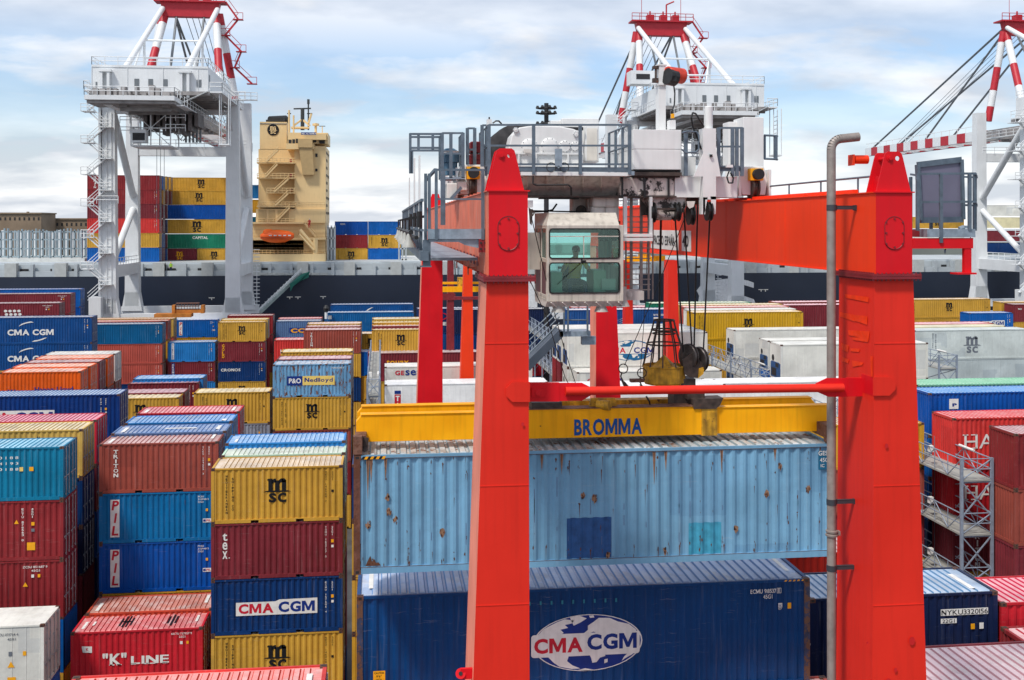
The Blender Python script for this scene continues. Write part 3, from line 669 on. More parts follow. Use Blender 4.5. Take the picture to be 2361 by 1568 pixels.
column('the row behind the grey blue one', 735, 6.06, [('coral', 'with pink roof', None, None, None, {'roof': hexc('E0A0A4')})], xl=641, xr=742)
column('the row before the grey blue one', 784, 6.06, [('bright red', 'with start of a white name', 2.59, None, txt('HAMBURG SUD', .7, .95, 5.5, .55, None, .02)), ('maroon', '')], xl=632, Y=2500/20.)
# long blue ones
column('the far long pair before the ship', 721, 12.19, [('blue', 'with white label', 2.9, None, many(plate(.5, 2.0, .45, .5, M_WHITE)), {'rgb': hexc('0F5C96')}), ('yellow', ''), ], xl=748.4, xr=954)
column('the farthest row before the ship', 702.5, 12.19, [('navy', 'with white swoosh', 2.9, None, lambda K, Lc, Hc: K.mb(M_WHITE).face([(5.2, .012, 1.9), (5.5, .012, 2.2), (6.0, .012, 2.42), (6.3, .012, 2.45), (6.0, .012, 2.3), (5.6, .012, 2.05), (5.4, .012, 1.88)]), {'rgb': hexc('0E4E8C')})], xl=761.7, xr=952.8)
# yellow pair right of it
column('the middle stack beside the rear crane leg', 760.6, 6.06, [('yellow', 'with black logo', None, None, msc, {'roof': hexc('E0CE9E')})], xl=857, xr=991, dofill=False)
column('the row behind the logo one beside the rear leg', 752, 6.06, [('maroon', 'with dusty pink roof', None, None, None, {'roof': hexc('C8A8A0')})], xl=857.5, xr=990)
column('two rows behind the logo one beside the rear leg', 744, 6.06, [('yellow', 'with cream roof', None, None, None, {'roof': hexc('D8C8A0')})], xl=858, xr=989)
column('three rows behind the logo one beside the rear leg', 736, 6.06, [('tan', 'with pale roof', None, None, None, {'roof': hexc('CEBC98')})], xl=858.5, xr=988)
column('the gap beside the middle brown stack', 770, 6.06, [('yellow', 'with half hidden black logo', None, None, msc)], xl=796, xr=905, Y=127)
column('the stack under the yellow logo one by the rear leg', 815, 12.19, [('maroon', 'with yellow name', 2.9, None, txt('touax', 1.9, 1.7, 2.3, .5, M_YEL, .04)), ('yellow', '', 2.59, None, vt('SHIPPING CO', 2.9, .5, .15, .19, .12, M_BLACK)), ('yellow', '')], xl=848, Y=112)
column('the strip left of the walkway', 812, 6.06, [('blue', 'with only a strip showing', None, None, None), ('yellow', 'with only a strip showing'), ('gold', 'with only a strip showing')], xl=803, Y=118)
# reefers left of the rear crane leg
column('the white pair behind the rear left crane leg', 846, 12.19, [('white', 'with dark red and blue name', 2.9, 'reefer', lambda K, Lc, Hc: (put_text(K.mb(M_REDL), 'GE', (.85, .010, 2.2), UX, UZ, .75, .38, .03), put_text(K.mb(M_BLUE), 'seaco', (1.68, .010, 2.17), UX, UZ, 2.4, .44, .05)))], xl=887, Y=2500/28.)
column('the lower white row behind the rear left crane leg', 887, 12.19, [('white', 'with red letters on upright panel', 2.9, 'reefer', lambda K, Lc, Hc: (rect(K.mb(M_REDL), (.72, .016, .1), UX, UZ, .46, 2.05), rect(K.mb(M_BLUE), (.72, .016, 2.2), UX, UZ, .46, .24), vtext(K, M_WHITE, 'TA', .8, Hc-.84, .4, .52, .3, .05, .010)), {'rgb': (.82, .82, .8)})], xl=887, Y=2500/31.)
# between the crane legs, far
column('the far right stack between the left crane legs', 712, 12.19, [('navy', 'with orange cross and white word', 2.9, None, lambda K, Lc, Hc: (put_text(K.mb(M_REDL), 'X', (3.0, .012, 1.55), UX, UZ, 1.7, .8, .0), put_text(K.mb(M_WHITE), 'LINES', (1.3, .012, .85), UX, UZ, 3.0, .42, .04)), {'rgb': hexc('0B2F62')}), ('blue', '', 2.9, None, None, {'rgb': hexc('0E4A86')}), ('maroon', '', 2.9)], xl=962, Y=2500/19.)
def mk_log(K, Lc, Hc):
    put_text(K.mb(M_WHITE), 'LOGISTICS', (4.2, .012, .45), UX, UZ, 3.6, .5, .04)
    for i in range(4): K.mb(M_WHITE).face([(5.9-i*.1, .012, 1.1+i*.17), (6.6+i*.12, .012, 1.25+i*.3), (6.9+i*.2, .012, 1.5+i*.32), (6.4, .012, 1.25+i*.24)])
    put_text(K.mb(M_WHITE), 'NYKU 550292 6', (Lc-2.3, .012, Hc-.75), UX, UZ, 1.9, .22, .02); rect(K.mb(M_WHITE), (Lc-2.3, .012, Hc-1.1), UX, UZ, .7, .2)
column('the stack behind the operator cab', 715, 12.19, [('blue', 'with white wing and word', 2.9, None, mk_log, {'rgb': hexc('1B4E8C'), 'roof': hexc('D8D0D4')}), ('coral', '')], xl=1308, xr=1552.6)
column('the row behind the wing one', 709, 12.19, [('coral', 'with pink roof', 2.9, None, None, {'roof': hexc('E8B8BC')})], xl=1318, Y=131)
column('the dark row left of the operator cab', 712, 12.19, [('dark navy', 'behind the tall red leg', 2.9), ('navy', '', 2.59), ('red', '')], xr=1268, Y=130)
def globe(K, cx, cz, w, h, y=.016, ring=False, sea=None, land=None, text=True, lc=None):
    sea = sea or M_BLUE; land = land or M_WHITE
    ell(K.mb(sea), (cx, y, cz), UX, UZ, w/2, h/2, 36)
    g = K.mb(land); yy = y-.002
    def blob(pts): g.face([(cx+a*w/2, yy, cz+b*h/2) for a, b in pts])
    if ring:
        for i in range(40):
            a = 2*math.pi*i/40; b = 2*math.pi*(i+1)/40
            g.face([(cx+r*math.cos(t)*w/2, yy, cz+r*math.sin(t)*h/2) for r, t in ((.975, a), (1., a), (1., b), (.975, b))])
    for pts in ([(-.93, .3), (-.8, .55), (-.55, .78), (-.42, .86), (-.25, .8), (-.3, .7), (-.42, .66), (-.36, .55), (-.5, .5), (-.44, .38), (-.55, .28), (-.9, .22)],
                [(-.33, .93), (-.15, .96), (-.02, .86), (-.14, .72), (-.26, .62), (-.3, .78)],
                [(.0, .6), (.1, .72), (.2, .86), (.4, .84), (.55, .7), (.75, .6), (.88, .4), (.9, .24), (.7, .22), (.5, .3), (.4, .2), (.3, .34), (.2, .3), (.1, .38), (-.02, .3), (-.1, .3), (.0, .45)],
                [(.02, .95), (.1, .96), (.12, .88), (.04, .87)],
                [(-.75, -.4), (-.5, -.38), (-.35, -.45), (-.38, -.62), (-.28, -.78), (-.14, -.9), (-.3, -.9), (-.52, -.8), (-.62, -.66)],
                [(.02, -.4), (.2, -.38), (.3, -.38), (.32, -.5), (.22, -.55), (.16, -.7), (.08, -.72), (.06, -.55)],
                [(.72, -.45), (.9, -.38), (.8, -.5), (.68, -.62), (.62, -.7), (.66, -.56)], [(-.2, -.96), (-.05, -.9), (.12, -.97), (0, -1.0)], [(.3, -.62), (.36, -.6), (.36, -.72), (.3, -.76)]): blob(pts)
def mk_cmareef(K, Lc, Hc):
    globe(K, 5.5, Hc*.48, 3.9, 1.75, .016, sea=flat('teal_lettering', '14608C'), land=flat('panel_white', 'DAD9D0'))
    rect(K.mb(flat('panel_white', 'DAD9D0')), (3.1, .012, Hc*.48-.28), UX, UZ, 4.9, .6)
    put_text(K.mb(M_REDL), 'CMA', (3.3, .008, Hc*.48-.24), UX, UZ, 1.75, .5, .03); put_text(K.mb(M_BLUE), 'CGM', (5.75, .008, Hc*.48-.24), UX, UZ, 1.75, .5, .03)
column('the white stack behind the cable basket', 769, 12.19, [('white', 'with globe and red and blue name', 2.9, 'reefer', mk_cmareef, {'wear': .3}), ('white', '', 2.9, 'reefer')], xl=1308, xr=1631)
column('the second white row behind the globe one', 761, 12.19, [('white', 'with plain white roof', 2.9, 'reefer')], xl=1294, Y=Yof(1308, 1631, 12.19)+3)
column('the third white row behind the globe one', 755, 12.19, [('white', 'farthest of the white roofs', 2.9, 'reefer')], xl=1283, Y=Yof(1308, 1631, 12.19)+6)
column('the white stack right of the tall rear leg', 853, 12.19, [('white', 'with faint number plate', 2.9, 'reefer', lambda K, Lc, Hc: (put_text(K.mb(M_REDL), 'GE', (.85, .010, 2.02), UX, UZ, .7, .34, .03), put_text(K.mb(M_BLUE), 'seaco', (1.6, .010, 2.0), UX, UZ, 2.1, .4, .05), rect(K.mb(M_GREY), (Lc-1.7, .014, 1.8), UX, UZ, 1.2, .4)))], xr=1664, Y=2500/28.6)
def mk_white(K, Lc, Hc): pass
column('the flat white row behind the spreader', 884, 12.19, [('white', 'with bright flat roof', 2.9, 'reefer', None, {'rgb': (.85, .85, .84)})], xl=1640, Y=2500/33.)
column('the second flat white row behind the spreader', 893, 12.19, [('white', 'hidden behind the red tube', 2.9, 'reefer', None, {'rgb': (.85, .85, .84)})], xl=1270, Y=2500/34.5)
column('the stack of two left of the exhaust pipe', 720.8, 12.19, [('yellow', 'with black logo', 2.9, None, msc, {'roof': hexc('E8D2B0'), 'rgb': hexc('C4981F')}), ('yellow', 'with dark seam', 2.9, None, None, {'rgb': hexc('C4981F')})], xl=1598, xr=1852)
column('the row behind the long yellow one', 715, 12.19, [('white', 'with off white roof', 2.9, None)], xl=1590, Y=Yof(1598, 1852, 12.19)+2.8)
column('two rows behind the long yellow one', 709, 12.19, [('coral', 'with pink roof', 2.9, None, None, {'roof': hexc('E8B8B4')})], xl=1580, Y=Yof(1598, 1852, 12.19)+5.6)
column('three rows behind the long yellow one', 704, 12.19, [('tan', 'with cream roof', 2.9, None, None, {'roof': hexc('E4D0AC')})], xl=1570, Y=Yof(1598, 1852, 12.19)+8.4)
column('four rows behind the long yellow one', 699.5, 12.19, [('green', 'with pale roof', 2.9, None, None, {'roof': hexc('D4D4B8')})], xl=1500, Y=Yof(1598, 1852, 12.19)+11)
column('the far stack behind the exhaust pipe', 703.7, 12.19, [('maroon', 'with small blue sticker', 2.9, None, None, {'roof': hexc('E0A8B0')}), ('maroon', '', 2.9)], xl=1806, Y=126)
column('the row behind the far maroon one', 697, 12.19, [('brown', 'with pink roof', 2.9, None, None, {'roof': hexc('E6B2BA')})], xl=1787, Y=130.5)
column('the stack with the blue swoosh', 761, 12.19, [('white', 'with dark blue swoosh', 2.9, 'reefer', lambda K, Lc, Hc: K.mb(M_BLUE).face([(5.9, .012, 1.5), (6.3, .012, 1.75), (7.0, .012, 2.0), (7.2, .012, 1.95), (7.0, .012, 1.8), (6.4, .012, 1.65)]), {'wear': .4}), ('white', '', 2.9, 'reefer')], xl=1692, Y=2500/23.7)
column('the white row left of the exhaust pipe', 785.5, 12.19, [('white', 'second of two with blue units', 2.9, 'reefer')], xl=1771, Y=2500/25.2)
column('the white stack beside the exhaust pipe', 795, 12.19, [('white', 'nearest with blue cooling unit', 2.9, 'reefer', many(txt('A', 5.0, .95, .75, .8, M_REDL, 0.), lambda K, Lc, Hc: tri(K, Lc-1.3, Hc-1.5, .25)))], xl=1800.6, xr=2140)
# right of the right crane leg
column('the long white pair at the right edge', 762, 12.19, [('white', 'with black logo', 2.9, 'reefer', lambda K, Lc, Hc: (msc_logo(K, M_GREY, Lc/2, .6, 1.9), vtext(K, M_GREY, 'MEDITERR', 1.9, Hc-.3, .15, .19, .12), vtext(K, M_GREY, 'SHIPPING', 2.2, Hc-.4, .15, .19, .12)), {'rgb': hexc('C8D0CC')}), ('white', 'with plain side', 2.9, 'reefer', None, {'rgb': hexc('B4BEBE')})], xl=2108, Y=2500/24.5)
column('the white roof row behind the long white pair', 755, 12.19, [('cream', 'with cream roof', 2.9, 'reefer')], xl=2060, Y=2500/24.5+3)
column('two rows behind the long white pair', 748.5, 12.19, [('coral', 'with pink roof', 2.9, None, None, {'roof': hexc('E2A6AE')})], xl=2040, Y=2500/24.5+6)
column('the far stack with two logos at the right', 690.6, 12.19, [('yellow', 'with black logo', 2.59, None, msc), ('yellow', 'with half hidden logo', 2.59, None, msc)], xl=2093, xr=2283.6)
column('the far small stack at the right', 722, 6.06, [('blue', 'with red and blue name panel', 2.59, None, mk_cma), ('brown', '')], xl=2236, xr=2336)
column('the far corner at the right edge', 702, 6.06, [('maroon', 'with small white letters', 2.59, None, txt('tex', .7, 1.8, .6, .25)), ('yellow', '')], xl=2337, Y=150)
column('the row behind the far corner maroon one', 697, 6.06, [('yellow', 'with cream roof', 2.59)], xl=2310, Y=154)
column('the green roof row at the right edge', 887.5, 12.19, [('pale green', 'with mint roof', 2.59, None, None, {'roof': hexc('9ED4B4')})], xl=2111, Y=66.5)
column('the stack below the mint roof', 907, 12.19, [('royal blue', 'with white square sticker', 2.59, None, many(plate(1.3, 1.6, .6, .62, M_WHITE), txt('P', 1.5, 1.75, .3, .2, M_BLUE, .05)), {'roof': hexc('7FB0E4')}), ('blue', ''), ('blue', '')], xl=2142.4, Y=62.6)
def mk_ham(K, Lc, Hc):
    put_text(K.mb(M_WHITE), 'HAMBURG', (.66, .012, 1.15), UX, UZ, 6.4, .82, .0)
    for i in (0, 1): rect(K.mb(M_WHITE), (.56+i*.5, .012, 1.15), UX, UZ, .34, .06); rect(K.mb(M_WHITE), (.56+i*.5, .012, 1.91), UX, UZ, .34, .06)
column('the stack behind the steel walkway at the right', 965, 12.19, [('bright red', 'with large white letters', 2.9, None, mk_ham, {'roof': hexc('EE8080')}), ('dark red', 'with dim white letters', 2.9, None, mk_ham, {'rgb': hexc('A01A22')}), ('maroon', 'deep in shade', 2.9, None, vt('TRITON', 1.3, .3, .35, .42, .3))], xl=2198.6, Y=58.2)
def mk_dr(K, Lc, Hc): pass
column('the dark red stack at the right edge', 1001, 12.19, [('dark red', 'with yellow stickers', 2.9, None, None, {'roof': hexc('C8A2A4'), 'rgb': hexc('822A2C')}), ('brown', 'with yellow square', 2.9), ('maroon', 'with white mark', 2.9, None, txt('C', 2.0, .6, .3, .3))], xl=2340.8, Y=52.6)
def mk_nyk(K, Lc, Hc):
    rect(K.mb(M_WHITE), (4.2, .016, 1.9), UX, UZ, 1.55, .2); put_text(K.mb(M_BLACK), 'NYKU3320156', (4.22, .010, 1.92), UX, UZ, 1.52, .155, .005)
    rect(K.mb(M_WHITE), (4.2, .016, 1.66), UX, UZ, .52, .15); put_text(K.mb(M_BLACK), '22G1', (4.25, .010, 1.68), UX, UZ, .4, .11, .005)
    rect(K.mb(M_YEL), (5.18, .012, 1.45), UX, UZ, .13, .17); rect(K.mb(M_WHITE), (5.46, .012, 1.45), UX, UZ, .14, .19)
    roofmark((5.35, .35, .17, 1.4, M_WHITE))(K, Lc, Hc)
ny = column('the row right of the big dark blue container', 1382, 6.06, [('dark navy', 'with white number plates', None, None, mk_nyk, {'roof': hexc('93AFCC'), 'wear': .3}), ('navy', '')], xl=1868, xr=2300.6)
column('the low row at the right bottom edge', 1391, 6.06, [('red', 'with pink ribbed roof', None, None, None, {'roof': hexc('E88C98')}), ('maroon', '')], xl=2309, Y=ny[1])
column('the low row before the dark navy one', 1518, 6.06, [('dark red', 'with pink roof and white marks', None, None, roofmark((.3, .4, .18, 1.1, M_WHITE)), {'roof': hexc('D89298')})], xl=2420, Y=ny[1]-3.1)
column('the nearest bottom right row', 1561, 6.06, [('maroon', 'with broad pale pink ribbed roof', None, None, None, {'roof': hexc('DCBCC2')})], xr=2560, Y=24.8)
column('the row before the big dark blue container', 1640, 12.19, [('coral', 'with only its roof edge showing', None, None, None, {'roof': hexc('DC9A94')})], xr=1990, Y=26.2, z=PZ(1562, 28.65, 1800))
column('the row behind the dark navy one', 1268, 12.19, [('brown', 'with red side under the lifted one', 2.9, None, None, {'rgb': hexc('9A241C')})], xr=2080, Y=40.5)
column('the row at the right of the hanging container', 975, 12.19, [('gold', 'with only its corner showing'), ('brown', 'with only its corner showing'), ('maroon', 'with only its corner showing')], xr=2131, Y=59.5)
column('the stack behind the hanging container', 1072, 12.19, [('navy', 'with only its corner showing'), ('yellow', 'with only its corner post showing'), ('yellow', 'with rusty corner post showing'), ('gold', 'with low corner post showing')], xl=811.5, Y=50.5)
POSTM = mat('scraped_post', '2C3450', .65, var=.4, scale=5, rust=.85, streak=.4, rustc=(.13, .06, .035))
POSTR = mat('rusted_post', '6A4030', .75, var=.4, scale=7, rust=.8, bump=.4)
# big dark blue container under the lifted one
def mk_big(K, Lc, Hc):
    cx = 6.07; cz = Hc-1.47
    globe(K, cx, cz, 2.95, 1.5, .018, ring=True)
    w = K.mb(M_WHITE); n = 6; pts = []
    x0, x1, z0, z1, r = cx-1.52, cx+1.4, cz-.34, cz+.26, .08
    for (ax, az, t0) in ((x1-r, z0+r, -90), (x1-r, z1-r, 0), (x0+r, z1-r, 90), (x0+r, z0+r, 180)):
        for i in range(n+1): t = math.radians(t0+90*i/n); pts.append((ax+r*math.cos(t), .012, az+r*math.sin(t)))
    w.face(pts)
    put_text(K.mb(M_REDL), 'CMA', (x0+.08, .007, cz-.24), UX, UZ, 1.3, .4, .04); put_text(K.mb(M_BLUE), 'CGM', (x0+1.5, .007, cz-.2), UX, UZ, 1.34, .42, .04)
    put_text(K.mb(M_WHITE), 'ECMU 918537', (Lc-1.66, .012, Hc-.36), UX, UZ, .72, .115, .01); put_text(K.mb(M_WHITE), '1', (Lc-.88, .012, Hc-.35), UX, UZ, .03, .11, .01)
    for a, b, c, d in ((Lc-.92, Hc-.37, .12, .012), (Lc-.92, Hc-.24, .12, .012), (Lc-.92, Hc-.37, .012, .14), (Lc-.81, Hc-.37, .012, .14)): rect(K.mb(M_WHITE), (a, .012, b), UX, UZ, c, d)
    put_text(K.mb(M_WHITE), '45G1', (Lc-1.3, .012, Hc-.51), UX, UZ, .25, .115, .01)
    rect(K.mb(M_WHITE), (Lc-.88, .014, Hc-.76), UX, UZ, .11, .12); put_text(K.mb(M_BLUE), 'ic', (Lc-.865, .010, Hc-.74), UX, UZ, .08, .08, .01); put_text(K.mb(M_WHITE), '07', (Lc-.88, .012, Hc-.82), UX, UZ, .1, .05, .01)
    rect(K.mb(M_YEL), (Lc-.62, .012, Hc-.80), UX, UZ, .1, .16)
    rect(K.mb(M_YEL), (.42, .014, Hc-2.25), UX, UZ, .31, .3)
    put_text(K.mb(M_BLACK), 'CAUTION', (.45, .010, Hc-2.03), UX, UZ, .25, .05, .01); put_text(K.mb(M_BLACK), '9\'6"', (.5, .010, Hc-2.12), UX, UZ, .14, .06, .01); put_text(K.mb(M_BLACK), 'HIGH', (.5, .010, Hc-2.21), UX, UZ, .14, .06, .01)
    for i in range(5): K.mb(M_YEL).face([(Lc-.72+i*.12, .0, Hc-.06), (Lc-.66+i*.12, .0, Hc-.06), (Lc-.63+i*.12, .0, Hc-.02), (Lc-.69+i*.12, .0, Hc-.02)])
    for i in range(10): rect(K.mb(flat('faded_teal', '2E7E92')), (.178+i*.29+.02+4.0, .012, Hc-.42), UX, UZ, .05, .1)
    roofmark((.3, .6, .12, 1.2, M_WHITE), (Lc-.42, .7, .12, 1.2, M_WHITE))(K, Lc, Hc)
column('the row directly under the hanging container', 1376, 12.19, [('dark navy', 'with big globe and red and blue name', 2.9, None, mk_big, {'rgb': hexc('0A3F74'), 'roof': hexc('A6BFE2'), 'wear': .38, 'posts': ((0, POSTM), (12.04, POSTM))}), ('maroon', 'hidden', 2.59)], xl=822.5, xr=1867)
def rack(label, xl, xr, y, Y, Ylen, levels, z=None):
    """steel reefer access rack: plank floors, lattice rails, four posts; runs away from the viewer"""
    M = mat('galvanised_steel', '8C97A6', .5, .2, var=.15, scale=4)
    X0, X1 = PX(xl, Y), PX(xr, Y); z1 = z or PZ(y, Y, xl)      # z1 = top floor
    o = thing('access_walkway', label, 'walkway', ((X0+X1)/2, Y, 0))
    n = max(2, round(Ylen/5.8)); pr = MB()
    ys = [Y+Ylen*i/n for i in range(n+1)]
    for X in (X0, X1):
        for yy in ys:
            p = MB(); p.box(X-.07, X+.07, yy-.07, yy+.07, 0, z1+1.15); p.build('post', M, o)
    for k in range(levels):
        zz = z1-k*2.9
        f = MB(); f.box(X0, X1, Y, Y+Ylen, zz-.1, zz); f.build('floor', mat('walkway_floor', '9A9A94', .8, var=.1), o)
        r = MB()
        for X in (X0, X1):
            for h in (.55, 1.1): r.tube((X, Y, zz+h), (X, Y+Ylen, zz+h), .035, 6)
            m = round(Ylen/1.45)
            for i in range(m):
                a = Y+Ylen*i/m; b = Y+Ylen*(i+1)/m; r.tube((X, a, zz), (X, a, zz+1.1), .025, 5)
                r.tube((X, a, zz+(0 if i % 2 else 1.1)), (X, b, zz+(1.1 if i % 2 else 0)), .03, 5)
        for h in (.55, 1.1): r.tube((X0, Y, zz+h), (X1, Y, zz+h), .03, 6)
        r.tube((X0, Y, zz), (X1, Y, zz+1.1), .03, 6); r.tube((X1, Y, zz), (X0, Y, zz+1.1), .03, 6)
        r.build('railing', M, o)
        b = MB(); b.beam((X0, Y, zz-.1), (X1, Y, zz-2.0), .06); b.beam((X1, Y, zz-.1), (X0, Y, zz-2.0), .06); b.tube((X0, Y+.1, zz-.15), (X1, Y+.1, zz-.15), .06)
        for i in range(n): b.beam((X1, ys[i], zz-.1), (X1, ys[i+1], zz-1.8), .05)
        b.build('brace', M, o)
        s = MB(); s.box(X0+.06, X0+.3, Y+3.5, Y+3.75, zz+.75, zz+1.1); s.build('socket_box', M_WHITE, o)
        l = MB(); l.tube((X1-.1, Y+1.6, zz+1.2), (X1-.1, Y+3.1, zz+1.2), .07, 8)
        if k == 0: l.build('tube_light', M_WHITE, o)
    return o
rack('grey steel walkway between the white boxes and the steel lattice at the right leg', 2217, 2287, 1105, 54.5, 24, 4, z=H-13.65)
rack('grey steel walkway running back behind the sheave block', 1732, 1780, 880, 92, 45, 2, z=H-13.8)
rack('pale steel walkway between yellow and white containers left of the crane leg', 847, 875, 925, 78, 26, 3, z=H-12.2)
rack('grey steel walkway seen under the operator cab', 1340, 1362, 880, 92, 40, 2, z=H-12.4)
rack('distant steel walkway at the long white pair', 2165, 2206, 872, 88, 12, 2, z=H-12.4)
# ---------------------------------------------------------------- red yard crane
RED = mat('crane_red', 'DF2C1C', .5, spec=.22, var=.08, scale=.5, streak=.16, dirt=hexc('8E1C18'), bump=.08)
SALM = mat('pale_salmon', 'E88A70', .6, var=.14, scale=.9, streak=.4, dirt=hexc('C05040'))  # paler salmon for the left-hand faces of three legs
HEAD = mat('crane_deep_red', 'D60F1C', .5, spec=.22, var=.10, scale=.8, streak=.15, bump=.06)
ORG = mat('girder_orange_red', 'F03C12', .5, spec=.22, var=.10, scale=.3, streak=.10, dirt=hexc('8A3A34'))
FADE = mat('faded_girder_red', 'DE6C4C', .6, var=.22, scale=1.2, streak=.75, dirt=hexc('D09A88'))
DRED = mat('dark_red_steel', '7E1820', .5, var=.2, scale=3)
GALV = mat('galvanised_plate', '8D9CA8', .5, .25, var=.22, scale=7, streak=.3)
RAILG = mat('rail_grey', '5C6A76', .5, .2, var=.2, scale=6)
WHT = mat('crane_white', 'DEDEDC', .45, var=.05, scale=2, streak=.09, dirt=hexc('8E857C'))
WHT2 = mat('grimy_white', 'D2CCC4', .55, var=.15, scale=2.5, streak=.45, dirt=hexc('4A423C'), rust=.12)
SOOT = mat('sooty_white', 'C9C0B8', .6, var=.3, scale=1.6, streak=.7, dirt=hexc('2A231E'), rust=.7, rustc=(.02, .016, .013))
BLK = mat('greasy_black', '131212', .45, var=.3, scale=8)
GREASE = mat('greasy_brown', '3A2C24', .6, var=.5, scale=7, rust=.4)
PIPE = mat('weathered_pipe', '958B84', .55, .3, var=.2, scale=5, streak=.5, bump=.2)
YSP = mat('spreader_yellow', 'FFAC04', .5, spec=.2, var=.10, scale=1.2, streak=.22, dirt=hexc('6A4410'), rust=.12)
YDIRT = mat('dirty_yellow', 'C8930F', .55, var=.4, scale=5, streak=.6, dirt=hexc('2E2210'), rust=.45)
RUSTY = mat('rusty_plate', '6E4A3A', .75, var=.4, scale=8, rust=.6, bump=.4)
YF = 18.9; YB = 20.45; YR = 45.0
rc = thing('gantry_crane', 'tall red yard gantry crane straddling the containers in the foreground', 'crane', ((PX(1170, YF)+PX(2060, YF))/2, YF, 0))
Xl0, Xl1 = PX(1126.7, YF), PX(1217, YF); Xr0, Xr1 = PX(2019.5, YF), PX(2103.5, YF)
zt = PZ(440.5, YF, 1600); zb = PZ(634, YF, 1600)
def quad_leg(x0t, x1t, yt, x0b, x1b, yb, Y, d, name='leg', m=RED, z_end=0.0):
    zt_, zb_ = PZ(yt, Y, (x0t+x1t)/2), PZ(yb, Y, (x0b+x1b)/2); a0, a1, b0, b1 = PX(x0t, Y), PX(x1t, Y), PX(x0b, Y), PX(x1b, Y)
    k = (zt_-z_end)/(zt_-zb_); b0 = a0+(b0-a0)*k; b1 = a1+(b1-a1)*k
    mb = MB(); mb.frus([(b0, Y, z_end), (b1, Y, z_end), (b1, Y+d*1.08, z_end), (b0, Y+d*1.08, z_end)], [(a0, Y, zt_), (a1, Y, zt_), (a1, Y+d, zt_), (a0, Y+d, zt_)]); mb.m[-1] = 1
    return mb
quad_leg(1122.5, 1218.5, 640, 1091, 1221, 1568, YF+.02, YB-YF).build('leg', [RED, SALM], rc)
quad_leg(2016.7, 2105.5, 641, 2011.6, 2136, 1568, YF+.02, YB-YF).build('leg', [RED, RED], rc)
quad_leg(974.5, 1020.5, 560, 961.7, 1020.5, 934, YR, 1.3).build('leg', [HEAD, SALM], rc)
quad_leg(1374.5, 1415, 560, 1374, 1432, 934, YR, 1.3).build('leg', [HEAD, SALM], rc)
